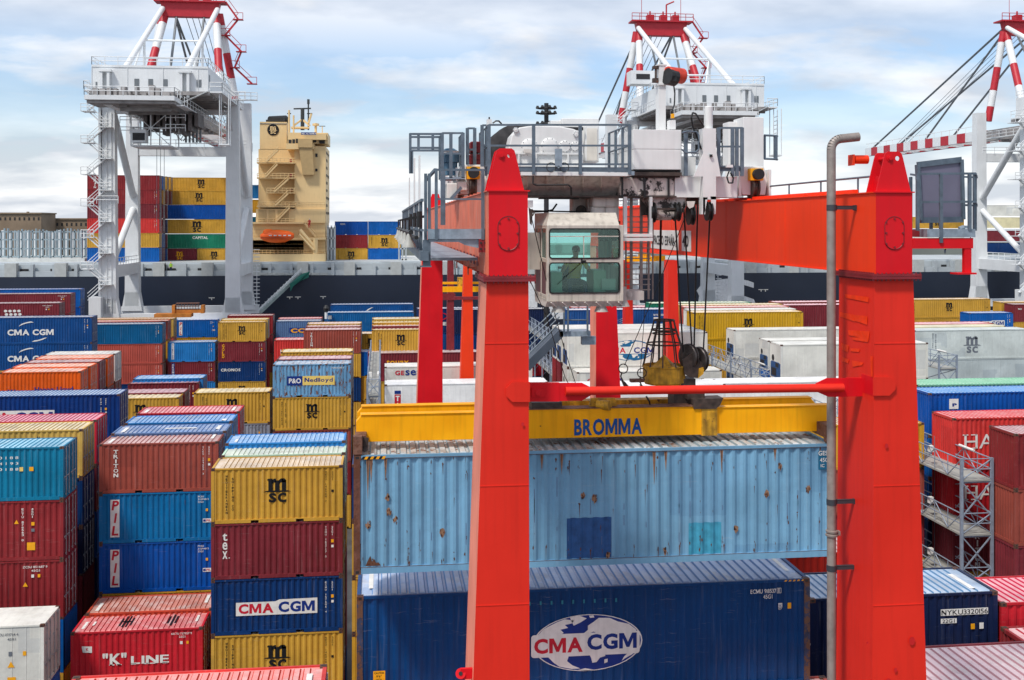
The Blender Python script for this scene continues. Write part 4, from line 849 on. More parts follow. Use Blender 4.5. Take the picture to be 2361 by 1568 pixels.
for a, b, mm in ((Xl0, Xl1, FADE), (Xr0, Xr1, ORG)):
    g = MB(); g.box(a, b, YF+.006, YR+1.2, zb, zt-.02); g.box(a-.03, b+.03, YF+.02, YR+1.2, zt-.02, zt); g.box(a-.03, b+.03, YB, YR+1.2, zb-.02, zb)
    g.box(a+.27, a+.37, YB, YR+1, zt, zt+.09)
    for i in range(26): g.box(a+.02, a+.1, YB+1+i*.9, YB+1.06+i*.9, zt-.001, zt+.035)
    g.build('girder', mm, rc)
    h = MB(); h.box(a+.001, b-.001, YF, YF+.012, zb, zt-.021); h.box(a-.035, b+.035, YF-.03, YF+.03, zt-.019, zt+.004); hb = h.build('head_plate', HEAD, rc)
    # manhole cover
    cx = (a+b)/2; cz = PZ(538, YF, 1171); c = MB(); w, hh = .185, .30
    pts = [(cx+w*math.cos(t), YF-.012, cz+(hh-w)*(1 if math.sin(t) >= 0 else -1)+w*math.sin(t)) for t in [2*math.pi*i/28 for i in range(28)]]
    c.prism(pts, (0, .01, 0)); cov = c.build('manhole_cover', HEAD, hb)
    r = MB()
    for i in range(28): r.tube(pts[i], pts[(i+1) % 28], .008, 5, cap=False)
    for s in (-1, 1):
        for q in (-.15, 0, .15): r.tube((cx+s*w*.86, YF-.03, cz+q*1.3), (cx+s*w*.86, YF, cz+q*1.3), .018, 8)
    r.tube((cx, YF-.03, cz+hh-.04), (cx, YF, cz+hh-.04), .018); r.tube((cx, YF-.03, cz-hh+.04), (cx, YF, cz-hh+.04), .018)
    r.build('seal', DRED, hb)
    fl = MB(); o_ = .10; e_ = .13
    fl.box(a-o_, b+e_, YF-.10, YB+.10, zb-.045, zb-.005); fl.box(a-o_, b+e_, YF-.10, YB+.10, zb-.095, zb-.05)
    for i in range(12): x = a-.08+i*(b-a+.2)/11; fl.tube((x, YF-.07, zb-.13), (x, YF-.07, zb+.025), .014, 6)
    for i in range(22): y = YF-.03+i*.07; fl.tube((a-.07, y, zb-.13), (a-.07, y, zb+.025), .014, 6)
    fl.build('flange', DRED, rc)
    # lifting lug on the head
    w0, w1 = (b-a)*.5*.95, (b-a)*.5*.52; cx += -.04 if a == Xl0 else .02; hgt = (PZ(342, YF, 1170)-zt)
    lz = zt+.004; out = [(cx-w0, lz), (cx+w0, lz), (cx+w1, lz+hgt*.84), (cx+w1*.86, lz+hgt*.95), (cx+w1*.6, lz+hgt), (cx-w1*.6, lz+hgt), (cx-w1*.86, lz+hgt*.95), (cx-w1, lz+hgt*.84)]
    for k_, yy in enumerate((YF+.06, YF+.46)):
        lg = MB(); hc = (cx+w1*.42, lz+hgt*.83); n = 16; rh = .045
        # plate with a real hole: fan between outline and hole ring
        ring_ = [(hc[0]+rh*math.cos(2*math.pi*i/n), hc[1]+rh*math.sin(2*math.pi*i/n)) for i in range(n)]
        dense = []
        for i in range(8):
            p, q = out[i], out[(i+1) % 8]
            for j in range(6): dense.append((p[0]+(q[0]-p[0])*j/6, p[1]+(q[1]-p[1])*j/6))
        dense.sort(key=lambda p: math.atan2(p[1]-hc[1], p[0]-hc[0])); m_ = len(dense)
        def rp(p): t = math.atan2(p[1]-hc[1], p[0]-hc[0]); return (hc[0]+rh*math.cos(t), hc[1]+rh*math.sin(t))
        for i in range(m_):
            p, q = dense[i], dense[(i+1) % m_]; p2, q2 = rp(p), rp(q)
            lg.face([(p[0], yy, p[1]), (q[0], yy, q[1]), (q2[0], yy, q2[1]), (p2[0], yy, p2[1])]); lg.face([(p[0], yy+.03, p[1]), (p2[0], yy+.03, p2[1]), (q2[0], yy+.03, q2[1]), (q[0], yy+.03, q[1])])
            lg.face([(p[0], yy, p[1]), (p[0], yy+.03, p[1]), (q[0], yy+.03, q[1]), (q[0], yy, q[1])]); lg.face([(p2[0], yy, p2[1]), (q2[0], yy, q2[1]), (q2[0], yy+.03, q2[1]), (p2[0], yy+.03, p2[1])])
        lg.build('lifting_lug', HEAD, rc)
    s = MB(); s.box(cx-w0*.6, cx-w0*.6+.03, YF+.09, YF+.46, lz, lz+hgt*.4); s.box(cx+w0*.55, cx+w0*.55+.03, YF+.09, YF+.46, lz, lz+hgt*.4); s.build('stiffener', HEAD, rc)
    s = MB(); s.tube((cx-w1*.42, YF+.02, lz+hgt*.83), (cx-w1*.42, YF+.52, lz+hgt*.83), .035, 12); s.tube((cx-w1*.42, YF+.045, lz+hgt*.83), (cx-w1*.42, YF+.06, lz+hgt*.83), .06, 16); s.build('pin', HEAD, rc)
# far lug on left girder and rear cross beams
s = MB()
for a, b in ((Xl0, Xl1), (Xr0, Xr1)):
    s.prism([((a+b)/2-.35, YR, zt), ((a+b)/2+.35, YR, zt), ((a+b)/2+.14, YR, zt+.65), ((a+b)/2-.14, YR, zt+.65)], (0, .05, 0))
s.build('rear_lugs', HEAD, rc)
# trusses of square holes under the left girder
s = MB()
hx = [(596, 1022, 655), (528, 1000, 585), (461, 978, 517), (387, 958, 447), (350, 940, 378), (301, 925, 337)]
for i in range(9):
    y = 20.9+i*.72*(1+i*.05); s.box(Xl0-.012, Xl0-.004, y, y+.36, zb+.10, zb+.29)
s.build('cable_windows', DRED, rc)
s = MB()
for i in range(5): y = 21.5+i*3.3; s.box(Xl0-.16, Xl0, y, y+.14, zb+.03, zb+.05); s.box(Xl0-.16, Xl0-.14, y, y+.14, zb-.1, zb+.05)
s.build('bracket_row', FADE, rc)
# sill lettering on the right girder, read from the left
sg = MB(); yA, yB_ = Xr0/tt(1501), Xr0/tt(1565); za, z_b = PZ(572, yA, 1501), PZ(530, yA, 1501)
def side(mb, y0, y1, z0, z1, off): mb.box(Xr0-off, Xr0-off+.004, y0, y1, z0, z1)
side(sg, yB_, yA, za, z_b, .008); side(sg, yB_-1.35, yB_-.35, za, z_b, .008); sg.build('sign_panel', M_WHITE, rc)
t = MB(); wy = yA-yB_
put_text(t, 'PACECO', (Xr0-.02, yA-wy*.13, za+.22*(z_b-za)), (0, -1, 0), UZ, wy*.36, (z_b-za)*.5, .01); put_text(t, 'ESPAÑA', (Xr0-.02, yA-wy*.54, za+.22*(z_b-za)), (0, -1, 0), UZ, wy*.34, (z_b-za)*.58, .01)
put_text(t, 's.a.', (Xr0-.02, yA-wy*.9, za+.18*(z_b-za)), (0, -1, 0), UZ, wy*.07, (z_b-za)*.14, .01); put_text(t, '40', (Xr0-.02, yB_-.45, za+.22*(z_b-za)), (0, -1, 0), UZ, .65, (z_b-za)*.55, .01)
t.build('lettering', M_BLACK, rc)
t = MB(); side(t, yA-wy*.10, yA-wy*.02, za+.25*(z_b-za), za+.85*(z_b-za), .014); t.build('emblem', M_ORG if 'M_ORG' in globals() else flat('orange_emblem', 'E8541C'), rc)
# handrail on the far side of the right girder
s = MB(); s.tube((Xr1+.05, YF+.4, zt+.36), (Xr1+.05, YR, zt+.36), .022)
for i in range(14): s.tube((Xr1+.05, YF+.5+i*1.9, zt-.1), (Xr1+.05, YF+.5+i*1.9, zt+.36), .02, 6)
s.build('handrail', RAILG, rc)
# horizontal brace tube between the front legs
s = MB(); yb_ = YF+.45
s.tube(P(1304, 902, yb_), P(1944, 894, yb_), .078, 20); s.build('brace_tube', RED, rc, smooth=True)
def oct_plate(mb, x0, x1, y0, y1, Y, d, left, right, c=14):
    p = []
    if left: p += [(x0, y0+c), (x0+c, y0)]
    else: p += [(x0, y0)]
    if right: p += [(x1-c, y0), (x1, y0+c), (x1, y1-c), (x1-c, y1)]
    else: p += [(x1, y0), (x1, y1)]
    if left: p += [(x0+c, y1), (x0, y1-c)]
    else: p += [(x0, y1)]
    mb.prism([P(a, b, Y) for a, b in p], (0, d, 0))
s = MB(); oct_plate(s, 1167, 1222, 881, 927, YF-.025, .025, True, False); s.build('gusset_plate', RED, rc)
s = MB(); oct_plate(s, 1221, 1290, 883, 926, yb_+.05, .1, False, False); s.pb(1226, 894, 1258, 915, yb_+.02, .03); s.tube(P(1241, 905, yb_), P(1241, 905, yb_+.05), .055, 16)
s.prism([P(a, b, yb_+.06) for a, b in ((1290, 883), (1342, 883), (1368, 896), (1368, 908), (1342, 924), (1290, 925))], (0, .03, 0)); s.build('gusset_plate', HEAD, rc)
s = MB(); s.prism([P(a, b, yb_+.06) for a, b in ((1882, 884), (1907, 872), (1955, 872), (1955, 915), (1910, 915), (1882, 903))], (0, .03, 0)); oct_plate(s, 1955, 1996, 872, 914, yb_+.05, .1, False, False); s.build('gusset_plate', HEAD, rc)
s = MB(); oct_plate(s, 2014, 2065, 869.5, 912.5, YF-.025, .025, False, True); s.build('gusset_plate', RED, rc)
s = MB(); s.box(Xr0-.03, Xr0, YF-.02, YF+.55, PZ(914, YF, 2015), PZ(871, YF, 2015)); s.build('gusset_plate', HEAD, rc)
# weld seams across legs and girders
for (xa0, xb0, xa1, xb1) in ((1122.5, 1218.5, 1091, 1221), (2016.7, 2105.5, 2011.6, 2136)):
    for y in (792, 1120, 1395):
        t = (y-640)/928; s = MB(); a = P(xa0+(xa1-xa0)*t, y, YF+.012); b = P(xb0+(xb1-xb0)*t, y, YF+.012); z_ = (a.z+b.z)/2; s.box(a.x, b.x, YF+.012, YF+.03, z_-.007, z_+.007); s.build('weld_seam', RED, rc)
for X_ in (Xl0, Xr0):
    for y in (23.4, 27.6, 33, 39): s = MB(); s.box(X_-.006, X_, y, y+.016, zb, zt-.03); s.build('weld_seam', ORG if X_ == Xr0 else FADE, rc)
# fresh paint strokes on the right leg
s = MB(); random.seed(3)
def stroke(x0, y0, x1, y1, x2, y2, x3, y3):
    pts = []
    for (x, y) in ((x0, y0), (x1, y1), (x2, y2), (x3, y3)):
        X = PX(2016.7-5.1*(y-641)/927, YF+.02)-.012; Y = X/tt(x); pts.append(Vector((X-.004*0, Y, PZ(y, Y, x))))
    s.face(pts)
for q in ((1947,678,2003,685,2002,697,1951,687), (1935,719,1970,726,1972,742,1937,730), (1968,726,2000,729,1999,749,1966,738), (1955,761,2005,764,2003,782,1957,773), (1965,778,2004,778,2001,789,1967,784), (1939,791,1957,796,1955,813,1941,806), (1960,803,1982,804,1981,812,1961,810), (1941,822,1957,829,1956,838,1941,833), (1964,831,1990,836,1988,842,1966,846), (2006,820,2012,822,2012,870,2008,868)): stroke(*q)
s.build('fresh_paint', mat('fresh_orange_paint', 'F03A08', .4, var=.15, scale=5, spec=.2), rc)
s = MB()
for x, y, r in ((2044, 1028, 5), (2103, 1478, 9), (2065, 1545, 5), (1217-12, 978, 4), (2048, 1575, 10), (2000, 1482, 3)): 
    ell(s, P(x, y, YF-.012), UX, UZ, r*.0065, r*.009, 9)
s.build('fresh_paint', mat('fresh_red_paint', 'C4181A', .4), rc)
s = MB(); s.tube(P(1062, 1553, YF+.2), P(1062, 1553, YF+.26), .09, 16); s.pb(1062, 1542, 1092, 1566, YF+.2, .06); s.build('lug', HEAD, rc)
s = MB(); s.tube(P(1062, 1553, YF+.185), P(1062, 1553, YF+.2), .035, 12); s.build('lug_hole', BLK, rc)
# exhaust pipe and its clamps
YP = 19.75; px_ = 1917
pp = [P(1918.5, 1600, YP), P(1916.5, 345, YP)]
top = P(1916.5, 345, YP); rr = .085
arc = [top+Vector((.21*(1-math.cos(t)), 0, .21*math.sin(t))) for t in [math.pi/2*i/7*.93 for i in range(8)]]
end = arc[-1]+Vector((.36, 0, .04))
s = MB(); s.tube((pp[0].x, YP, 1), pp[1], rr, 20, cap=False)
for i in range(7): s.tube(arc[i], arc[i+1], rr, 20, cap=False)
s.tube(arc[-1], end, rr, 20, cap=False); s.tube(end, arc[-1], rr*.9, 20, cap=False)
pipe = s.build('exhaust_pipe', PIPE, rc, smooth=True)
s = MB(); s.tube(end-Vector((.05, 0, 0)), end-Vector((.04, 0, 0)), rr*.92, 20); s.build('pipe_mouth', BLK, rc)
for y in (479, 1157, 1309):
    s = MB(); c = P(1917.5, y, YP); s.tube(c-Vector((0, 0, .055)), c+Vector((0, 0, .055)), rr+.012, 20); s.box(c.x+.07, Xr0-.005, YP-.04, YP-.02, c.z-.035, c.z+.035); s.box(c.x+.07, Xr0, YP-.04, YP+.03, c.z+.028, c.z+.04); s.box(Xr0-.04, Xr0-.005, YP-.06, YP+.05, c.z-.05, c.z+.05); s.build('pipe_clamp', mat('clamp_grey', '3E4248', .5, .3), rc)
s = MB(); c = P(1918, 1229, YP); s.lathe(c, [(rr+.004, -.06), (rr+.035, -.05), (rr+.035, -.02), (rr+.005, 0), (rr+.03, .02), (rr+.03, .05), (rr+.004, .06)], 20); s.box(c.x+.1, c.x+.15, YP-.05, YP+.05, c.z-.04, c.z+.04); s.build('pipe_joint', PIPE, rc)
# galvanised service platform on the left head
YPf = 19.55
s = MB(); s.pb(986, 528, 1118, 551, YPf, .05); s.prism([P(a, b, YPf+.05) for a, b in ((990, 551), (1118, 551), (1102, 572), (1072, 565), (1058, 558), (990, 558))], (0, .04, 0))
xa = PX(986, YPf); s.box(xa, Xl0-.02, YPf+.05, YPf+1.0, PZ(533, YPf, 1000), PZ(530, YPf, 1000)); s.build('service_platform', GALV, rc)
s = MB(); s.pb(1104, 551, 1125, 582, YPf-.02, .05); s.build('platform_bracket', DRED, rc)
s = MB()
for x in (1109, 1119):
    for y in (560, 574): s.tube(P(x, y, YPf-.05), P(x, y, YPf), .02, 10)
s.build('bolt', BLK, rc)
s = MB()
for x in (1007, 1114.5): s.pb(x-4.5, 391, x+2.5, 553, YPf-.03, .06)
for x in (982, 990.5): s.pb(x-4, 400, x+3, 553, YPf+.1, .06)
s.pb(1003, 389, 1118, 394, YPf-.02, .05); s.pb(1009, 457, 1113, 461, YPf-.02, .04)
a, b = P(1004, 391, YPf), P(978, 412, YPf+1.2); s.beam(a, P(982, 415, YPf+.6), .05); s.pb(975, 553, 993, 614, YPf+.1, .06); s.pb(968, 613, 995, 616, YPf, .2)
# outer rail, running back along the girder
for i in range(12):
    y = YPf+.9+i*1.55; s.box(xa-.12, xa-.06, y, y+.06, zb+.28, zb+1.35)
s.box(xa-.12, xa-.07, YPf, YPf+19, zb+1.32, zb+1.37); s.box(xa-.11, xa-.07, YPf, YPf+19, zb+.78, zb+.82); s.box(xa-.13, xa+.02, YPf, YPf+19, zb+.25, zb+.42)
s.build('platform_railing', RAILG, rc)
s = MB()
for y0, hgt in ((21.2, 1.6), (24.5, 1.75), (29, 1.5)): s.box(xa-.1, xa-.07, y0, y0+.34, zb+.65, zb+.65+hgt)
s.build('cable_trough', WHT, rc)
s = MB(); s.box(xa-.02, Xl0-.05, YPf+1.0, YR-6, zb+.22, zb+.27); s.build('catwalk', GALV, rc)
# drop bar of the trolley cable
# row of floodlights below the catwalk
for i, (x, y) in enumerate(((966, 566), (946, 560), (933, 556), (923, 553), (915, 551))):
    Yl = (20.8, 24.2, 27.6, 31, 34.4)[i]; X = xa-.3; c = Vector((X, Yl, PZ(557, 20.8, 966)+.02))
    s = MB(); s.lathe(c, [(.03, .13), (.05, .1), (.06, .02), (.11, -.06), (.135, -.13), (.125, -.13), (.09, -.06)], 18)
    l = s.build('floodlight', mat('lamp_grey', 'A8A8A2', .5, var=.15), rc, smooth=True)
    s = MB(); s.tube(c+Vector((0, 0, .1)), c+Vector((0, 0, .42)), .02, 8); s.beam(c+Vector((-.02, 0, .42)), (xa, Yl, c.z+.46), .05); s.build('lamp_arm', BLK, l)
s = MB(); s.tube((xa-.28, 20.2, PZ(541, 20.8, 966)+.05), (xa-.28, 38, PZ(541, 20.8, 966)+.05), .045, 8); s.tube((xa-.18, 20.2, PZ(541, 20.8, 966)-.05), (xa-.18, 38, PZ(541, 20.8, 966)-.05), .04, 8)
s.build('cable_conduit', BLK, rc)
s = MB()
for i, yl in enumerate((20.4, 23, 26)): s.tube((xa-.12, yl, zb+.85), (xa-.12, yl, zb+1.15), .05, 10)
s.build('signal_lamp', BLK, rc)
# right side balcony with the big dark panel
YQ = 21.2
s = MB(); s.pb(2104, 549, 2244, 573, YQ, .12); s.pb(2224, 573, 2240, 630, YQ+.01, .1); s.pb(2208, 629, 2252, 633, YQ-.1, .3); s.pb(2104, 552, 2150, 572, YQ+1.2, .1); s.build('balcony_beam', HEAD, rc)
s = MB(); s.pb(2138, 528, 2249, 547, YQ-.02, 1.1); s.build('balcony_floor', GALV, rc)
s = MB(); s.pb(2100, 530, 2138, 546, YQ+.3, .5); s.build('balcony_step', DRED, rc)
s = MB()
for x in (2117, 2171, 2237, 2249): s.pb(x-3.5, 400, x+3.5, 560 if x == 2171 else 532, YQ-.04 if x < 2240 else YQ+.3, .05)
s.pb(2148-3, 415, 2148+3, 530, YQ+.9, .05)
for y in (401, 466): s.beam(P(2115, y, YQ), P(2249, y-1, YQ), .045); s.beam(P(2249, y, YQ), P(2252, y+8, YQ+1.0), .045); s.beam(P(2117, y+2, YQ+.95), P(2249, y+8, YQ+.95), .04)
s.beam(P(2100, 402, YQ+1.4), P(2112, 404, YQ+1.2), .04); s.pb(2098, 408, 2104, 560, YQ+1.4, .05)
s.build('balcony_railing', RAILG, rc)
s = MB(); s.prism([P(a, b, YQ+.45) for a, b in ((2115, 380), (2216, 368), (2220, 506), (2122, 508))], (0, .09, 0)); sp_ = s.build('dark_panel', mat('panel_violet_grey', '6E6C80', .35, var=.08), rc)
s = MB(); q = [(2115, 380), (2216, 368), (2220, 506), (2122, 508)]
for i in range(4): s.beam(P(*q[i], YQ+.44), P(*q[(i+1) % 4], YQ+.44), .06, .12)
s.build('panel_frame', RAILG, sp_)
s = MB(); s.pb(2225, 520, 2235, 527, YQ+.2, .08); s.tube(P(2222, 524, YQ+.2), P(2212, 528, YQ+.2), .05, 8); s.build('camera', GALV, rc)
s = MB(); s.tube(P(1969, 368, YF+1.0), P(2000, 368, YF+1.0), .085, 16); s.pb(1968, 356, 1971, 381, YF+.9, .25); s.build('cross_tube', ORG, rc)

# ---------------------------------------------------------------- trolley
YT = 26.1
tr = thing('crane_trolley', 'white hoist trolley with railings, drum and gearbox riding on the red girders', 'trolley', (PX(1400, YT), YT, zt))
def tb(name, m, *boxes, Y=YT, d=.5, parent=None, bevel=0, smooth=False):
    s = MB()
    for b in boxes:
        x0, y0, x1, y1 = b[:4]; s.pb(x0, y0, x1, y1, b[4] if len(b) > 4 else Y, b[5] if len(b) > 5 else d)
    return s.build(name, m, parent or tr, smooth, bevel)
tb('main_beam', WHT, (1100, 407, 1429, 452, YT+.5, .7), (1556, 407, 1700, 455, YT, .9))
tb('sooty_beam', SOOT, (1429, 409, 1556, 454, YT-.02, .9), bevel=.05)
tb('beam_band', BLK, (1433, 404, 1437, 456), (1484, 407, 1489, 456), (1540, 407, 1544, 456), Y=YT-.05, d=.95)
tb('beam_flange', GREASE, (1212, 451, 1560, 455, YT-.04, 1.0), (1459, 397, 1572, 405, YT-.2, 1.2), (1462, 405, 1568, 409, YT-.1, 1.0))
s = MB(); s.pb(1201, 397, 1456, 405, YT-.66, 2.6); s.build('deck', WHT, tr)
for x in (1215, 1260, 1300, 1343, 1385):
    s = MB(); a, b, c = P(x, 405, YT-.66), P(x, 405, YT+.5), P(x, 450, YT+.5); s.prism([a, b, c], (.03, 0, 0)); s.build('gusset', WHT2, tr)
s = MB(); s.frus([P(1206, 452, YT+.49), P(1429, 452, YT+.49), P(1429, 448, YT+.5), P(1206, 448, YT+.5)], [P(1206, 407, YT-.3), P(1429, 407, YT-.3), P(1429, 405, YT-.2), P(1206, 405, YT-.2)]); s.build('apron', WHT2, tr)
def rail(name, posts, ytop, ymid, ylow, ybot, Y, toe=None, back=None):
    s = MB()
    for x in posts: s.pb(x-4, ytop, x+3.5, ybot, Y, .06)
    for y in (ytop+1, ymid, ylow):
        if y: s.beam(P(posts[0], y, Y+.03), P(posts[-1], y, Y+.03), .045)
    if toe: s.pb(posts[0], toe[0], posts[-1], toe[1], Y+.04, .02)
    if back:
        for x in (posts[0], posts[-1]):
            X = PX(x, Y); zz = [PZ(y, Y, x) for y in (ytop+1, ymid, ybot)]
            for z_ in zz[:2]: s.tube((X, Y+.03, z_), (X, Y+back, z_), .023, 6)
            for k in (1, 2, 3): s.box(X-.03, X+.03, Y+back*k/3-.03, Y+back*k/3+.03, zz[2], zz[0])
    return s.build(name, RAILG, tr)
rail('railing', (1128, 1231, 1338.5, 1452.5), 287, 335.8, 378.8, 402, YT-.7, (385, 396), 2.4)
tb('access_platform', GALV, (1456, 395, 1463, 404, YT-.7, 1.5))
# gearbox
g = MB(); go = [(1171, 384), (1171, 352), (1180, 312), (1196, 294), (1216, 291), (1240, 289), (1290, 291), (1322, 297), (1340, 305), (1345, 330), (1345, 384)]
g.prism([P(a, b, YT+.1) for a, b in go], (0, .9, 0)); gb = g.build('gearbox', WHT, tr, bevel=.03)
for x, y, r in ((1267, 338, 19), (1302, 338, 13), (1325, 338, 10), (1221, 340, 19), (1189, 300, 6), (1328, 310, 6)):
    g = MB(); rr_ = r/2500*26.3; c = P(x, y, YT+.1); g.lathe(c, [(rr_*1.08, 0), (rr_*1.08, -.02), (rr_, -.03), (rr_*.9, -.045), (rr_*.3, -.045), (.01, -.05)], 24, 'y'); g.build('bearing_cover', WHT, gb, smooth=True)
    g = MB()
    for i in range(10): t = i*math.pi/5; g.tube(c+Vector((rr_*.98*math.cos(t), -.05, rr_*.98*math.sin(t))), c+Vector((rr_*.98*math.cos(t), -.02, rr_*.98*math.sin(t))), .01, 6)
    g.build('bolt_ring', RAILG, gb)
g = MB(); g.pb(1171, 352, 1345, 356, YT+.04, .1)
for x in (1196, 1236, 1282, 1310, 1338): g.pb(x-2, 356, x+2, 384, YT+.02, .1)
g.pb(1200, 378, 1345, 384, YT+.03, .1); g.build('casing_rib', WHT, gb)
g = MB(); g.pb(1209, 344, 1229, 352, YT-.1, .1); g.build('oil_pump', WHT2, gb)
# drum, motor, brake
g = MB(); c = P(1216, 363, YT+1.0); R_ = 82/2500*27; g.lathe((c.x-.15, c.y+.4, c.z), [(R_*.86, -.0), (R_, .0), (R_, .09), (R_*.86, .09)], 40, 'y'); g.lathe((c.x-.15, c.y+.45, c.z), [(R_*.80, 0), (R_*.80, 1.1)], 32, 'y'); g.lathe((c.x-.15, c.y+1.5, c.z), [(R_*.86, 0), (R_, .0), (R_, .09), (R_*.86, .09)], 40, 'y'); dr = g.build('rope_drum', mat('drum_grey', '3C3A3A', .55, var=.4, scale=5, rust=.2), tr, smooth=True)
g = MB()
for i in range(14): g.ring((c.x-.15, c.y+.52+i*.065, c.z), R_*.82, .03, 'y', 28)
g.build('rope_wraps', BLK, dr)
tb('motor', DRED, (1084, 326, 1110, 352), (1082, 355, 1112, 384), Y=YT+.6, d=.7, bevel=.04)
g = MB()
for y in (334, 346, 362, 376): g.tube(P(1104, y, YT+.55), P(1104, y, YT+.62), .07, 12)
g.tube(P(1095, 322, YT+.9), P(1095, 326, YT+.9), .03, 8); g.build('motor_cover', DRED, tr)
tb('cabinet', WHT, (1296, 273, 1381, 374, YT+1.2, .6), (1349, 290, 1381, 372, YT+1.0, .3), (1270, 278, 1300, 300, YT+1.4, .5), bevel=.015)
tb('cabinet_panel', flat('warm_white', 'D8D2C8'), (1354, 296, 1377, 370, YT+.98, .03))
tb('valve_block', BLK, (1300, 293, 1345, 300, YT+.9, .1))
tb('bracket', GALV, (1280, 343, 1296, 384, YT-.75, .06), (1286, 382, 1290, 388, YT-.75, .08))
g = MB(); g.ring(P(1271, 386, YT-.74), .11, .01, 'y', 18); g.ring(P(1301, 386, YT-.74), .11, .01, 'y', 18); g.build('cable_loop', BLK, tr)
tb('antenna_box', WHT, (1123, 275, 1134, 288, YT-.6, .15)); 
g = MB(); g.path([P(1136, 284, YT-.5), P(1143, 279, YT-.5), P(1150, 279, YT-.4), P(1156, 285, YT-.3)], .02, 6); g.tube(P(1128, 270, YT-.5), P(1128, 276, YT-.5), .02, 6); g.build('cable', BLK, tr)
# upper left service frame and left platform of the trolley
g = MB()
for a, b in (((945, 309), (1020, 309)), ((945, 316), (1020, 316)), ((945, 347), (1020, 347)), ((945, 341), (1020, 341))): g.beam(P(*a, YT+.2), P(*b, YT+.2), .05)
for x, y0, y1 in ((946, 307, 400), (965, 309, 347), (998, 309, 347), (950, 345, 400)): g.pb(x-3, y0, x+3, y1, YT+.18, .06)
g.build('service_frame', RAILG, tr)
rail('railing', (1020, 1040, 1068), 306, 354, 0, 410, YT+.1, None, 1.2)
rail('railing', (1078, 1095), 295, 345, 0, 384, YT+.4, None, 0)
rail('railing', (1112, 1124), 288, 335, 0, 384, YT-.1, None, 0)
tb('side_platform', GALV, (1020, 408, 1072, 413, YT+.1, 1.2)); tb('drop_bar', RAILG, (1016, 392, 1027, 519, YT-2.2, .06))
g = MB(); g.lathe(P(1037, 395, YT+.5), [(.19, -.1), (.19, .2), (.23, .22), (.23, .42), (.2, .5), (.1, .56)], 18); g.build('beacon_motor', [mat('motor_blue', '4C7088', .5, var=.2)], tr, smooth=True)
g = MB(); g.lathe(P(1037, 351, YT+.5), [(.22, -.18), (.22, .0), (.24, .02), (.05, .05)], 18); g.build('motor_cap', WHT, tr, smooth=True)
tb('drive_unit', WHT2, (1030, 422, 1055, 460, YT+.1, .5), (1052, 418, 1078, 440, YT+.2, .5), bevel=.03)
g = MB(); g.beam(P(1040, 458, YT+.05), P(1064, 432, YT+.05), .07); g.build('strut', RAILG, tr)
# travel bogies on both rails
for gx, sgn in (((Xl0+Xl1)/2, -1), ((Xr0+Xr1)/2, 1)):
    for yy in (YT+.4, YT+4.6):
        b = MB(); b.prism([(gx-.3, yy-.05, zt+.14), (gx+.3, yy-.05, zt+.14), (gx+.36, yy-.05, zt+.5), (gx+.27, yy-.05, zt+.86), (gx-.27, yy-.05, zt+.86), (gx-.36, yy-.05, zt+.5)], (0, .9, 0))
        bo = b.build('bogie', WHT, tr, bevel=.02)
        b = MB(); b.lathe((gx-.09, yy+.0, zt+.33), [(.3, 0), (.3, .04), (.25, .05), (.25, .13), (.3, .14), (.3, .18)], 24, 'x'); b.build('wheel', GREASE, bo)
        for dx in (-.42, .36): b = MB(); b.box(gx+dx, gx+dx+.06, yy-.15, yy+.95, zt+.12, zt+.78); b.build('side_plate', WHT, bo)
        if yy < YT+1:
            b = MB(); b.box(gx-.16, gx+.16, yy-.30, yy-.05, zt+.50, zt+.80); b.build('buffer_plate', M_YEL, bo)
            b = MB(); b.tube((gx, yy-.46, zt+.65), (gx, yy-.28, zt+.65), .135, 20); b.build('buffer', M_RUBBER, bo)
tb('rear_beam', WHT, (1120, 412, 1712, 452, YT+4.6, .6)); tb('side_beam', WHT2, (1150, 410, 1190, 450, YT+.9, 3.8), (1640, 410, 1690, 450, YT+.9, 3.8))
# right half: white house, columns, cabinets
tb('winch_house', WHT, (1459.6, 299, 1571, 344, YT-.1, 1.6), (1459.6, 345, 1571, 391, YT-.1, 1.6), (1462, 343, 1569, 346, YT-.08, 1.5), bevel=.01)
tb('house_skid', BLK, (1461, 391, 1569, 395, YT, 1.4), (1462, 395, 1467, 400, YT, .2), (1500, 395, 1506, 400, YT, .2), (1562, 395, 1568, 400, YT, .2))
tb('column', WHT, (1520, 149, 1535, 299, YT+.4, .35), (1518, 192, 1537, 196, YT+.35, .45), (1516, 148, 1538, 151, YT+.38, .4))
g = MB(); g.tube(P(1512, 152, YT+.5), P(1512, 190, YT+.5), .03); g.pb(1506, 152, 1520, 158, YT+.45, .12); g.pb(1506, 180, 1518, 190, YT+.45, .12); g.build('pulley_arm', GREASE, tr)
ho = MB(); ho.tube(P(1538, 171, YT+.3), P(1574, 176, YT+.5), .20, 16); h_ = ho.build('jib_hoist', mat('hoist_orange', 'C8381E', .45, var=.3, scale=6), tr, smooth=True, bevel=.02)
g = MB(); g.tube(P(1538, 176, YT+.25), P(1556, 180, YT+.35), .21, 14); g.pb(1548, 172, 1560, 187, YT+.1, .2); g.build('hoist_motor', BLK, h_)
g = MB(); g.path([P(1552, 187, YT+.3), P(1556, 215, YT+.3), P(1555, 240, YT+.3), P(1550, 256, YT+.3)], .018, 6); g.build('cable', BLK, tr)
tb('pendant', M_YEL, (1549, 262, 1555, 272, YT+.2, .1)); tb('valve_box', WHT, (1544, 277, 1558, 298, YT+.1, .25))
g = MB(); g.pb(1621, 296, 1651, 460, YT-.3, .35); g.prism([P(a, b, YT-.3) for a, b in ((1621, 355), (1621, 407), (1600, 407))], (0, .05, 0)); g.prism([P(a, b, YT-.3) for a, b in ((1651, 345), (1662, 407), (1651, 407))], (0, .05, 0))
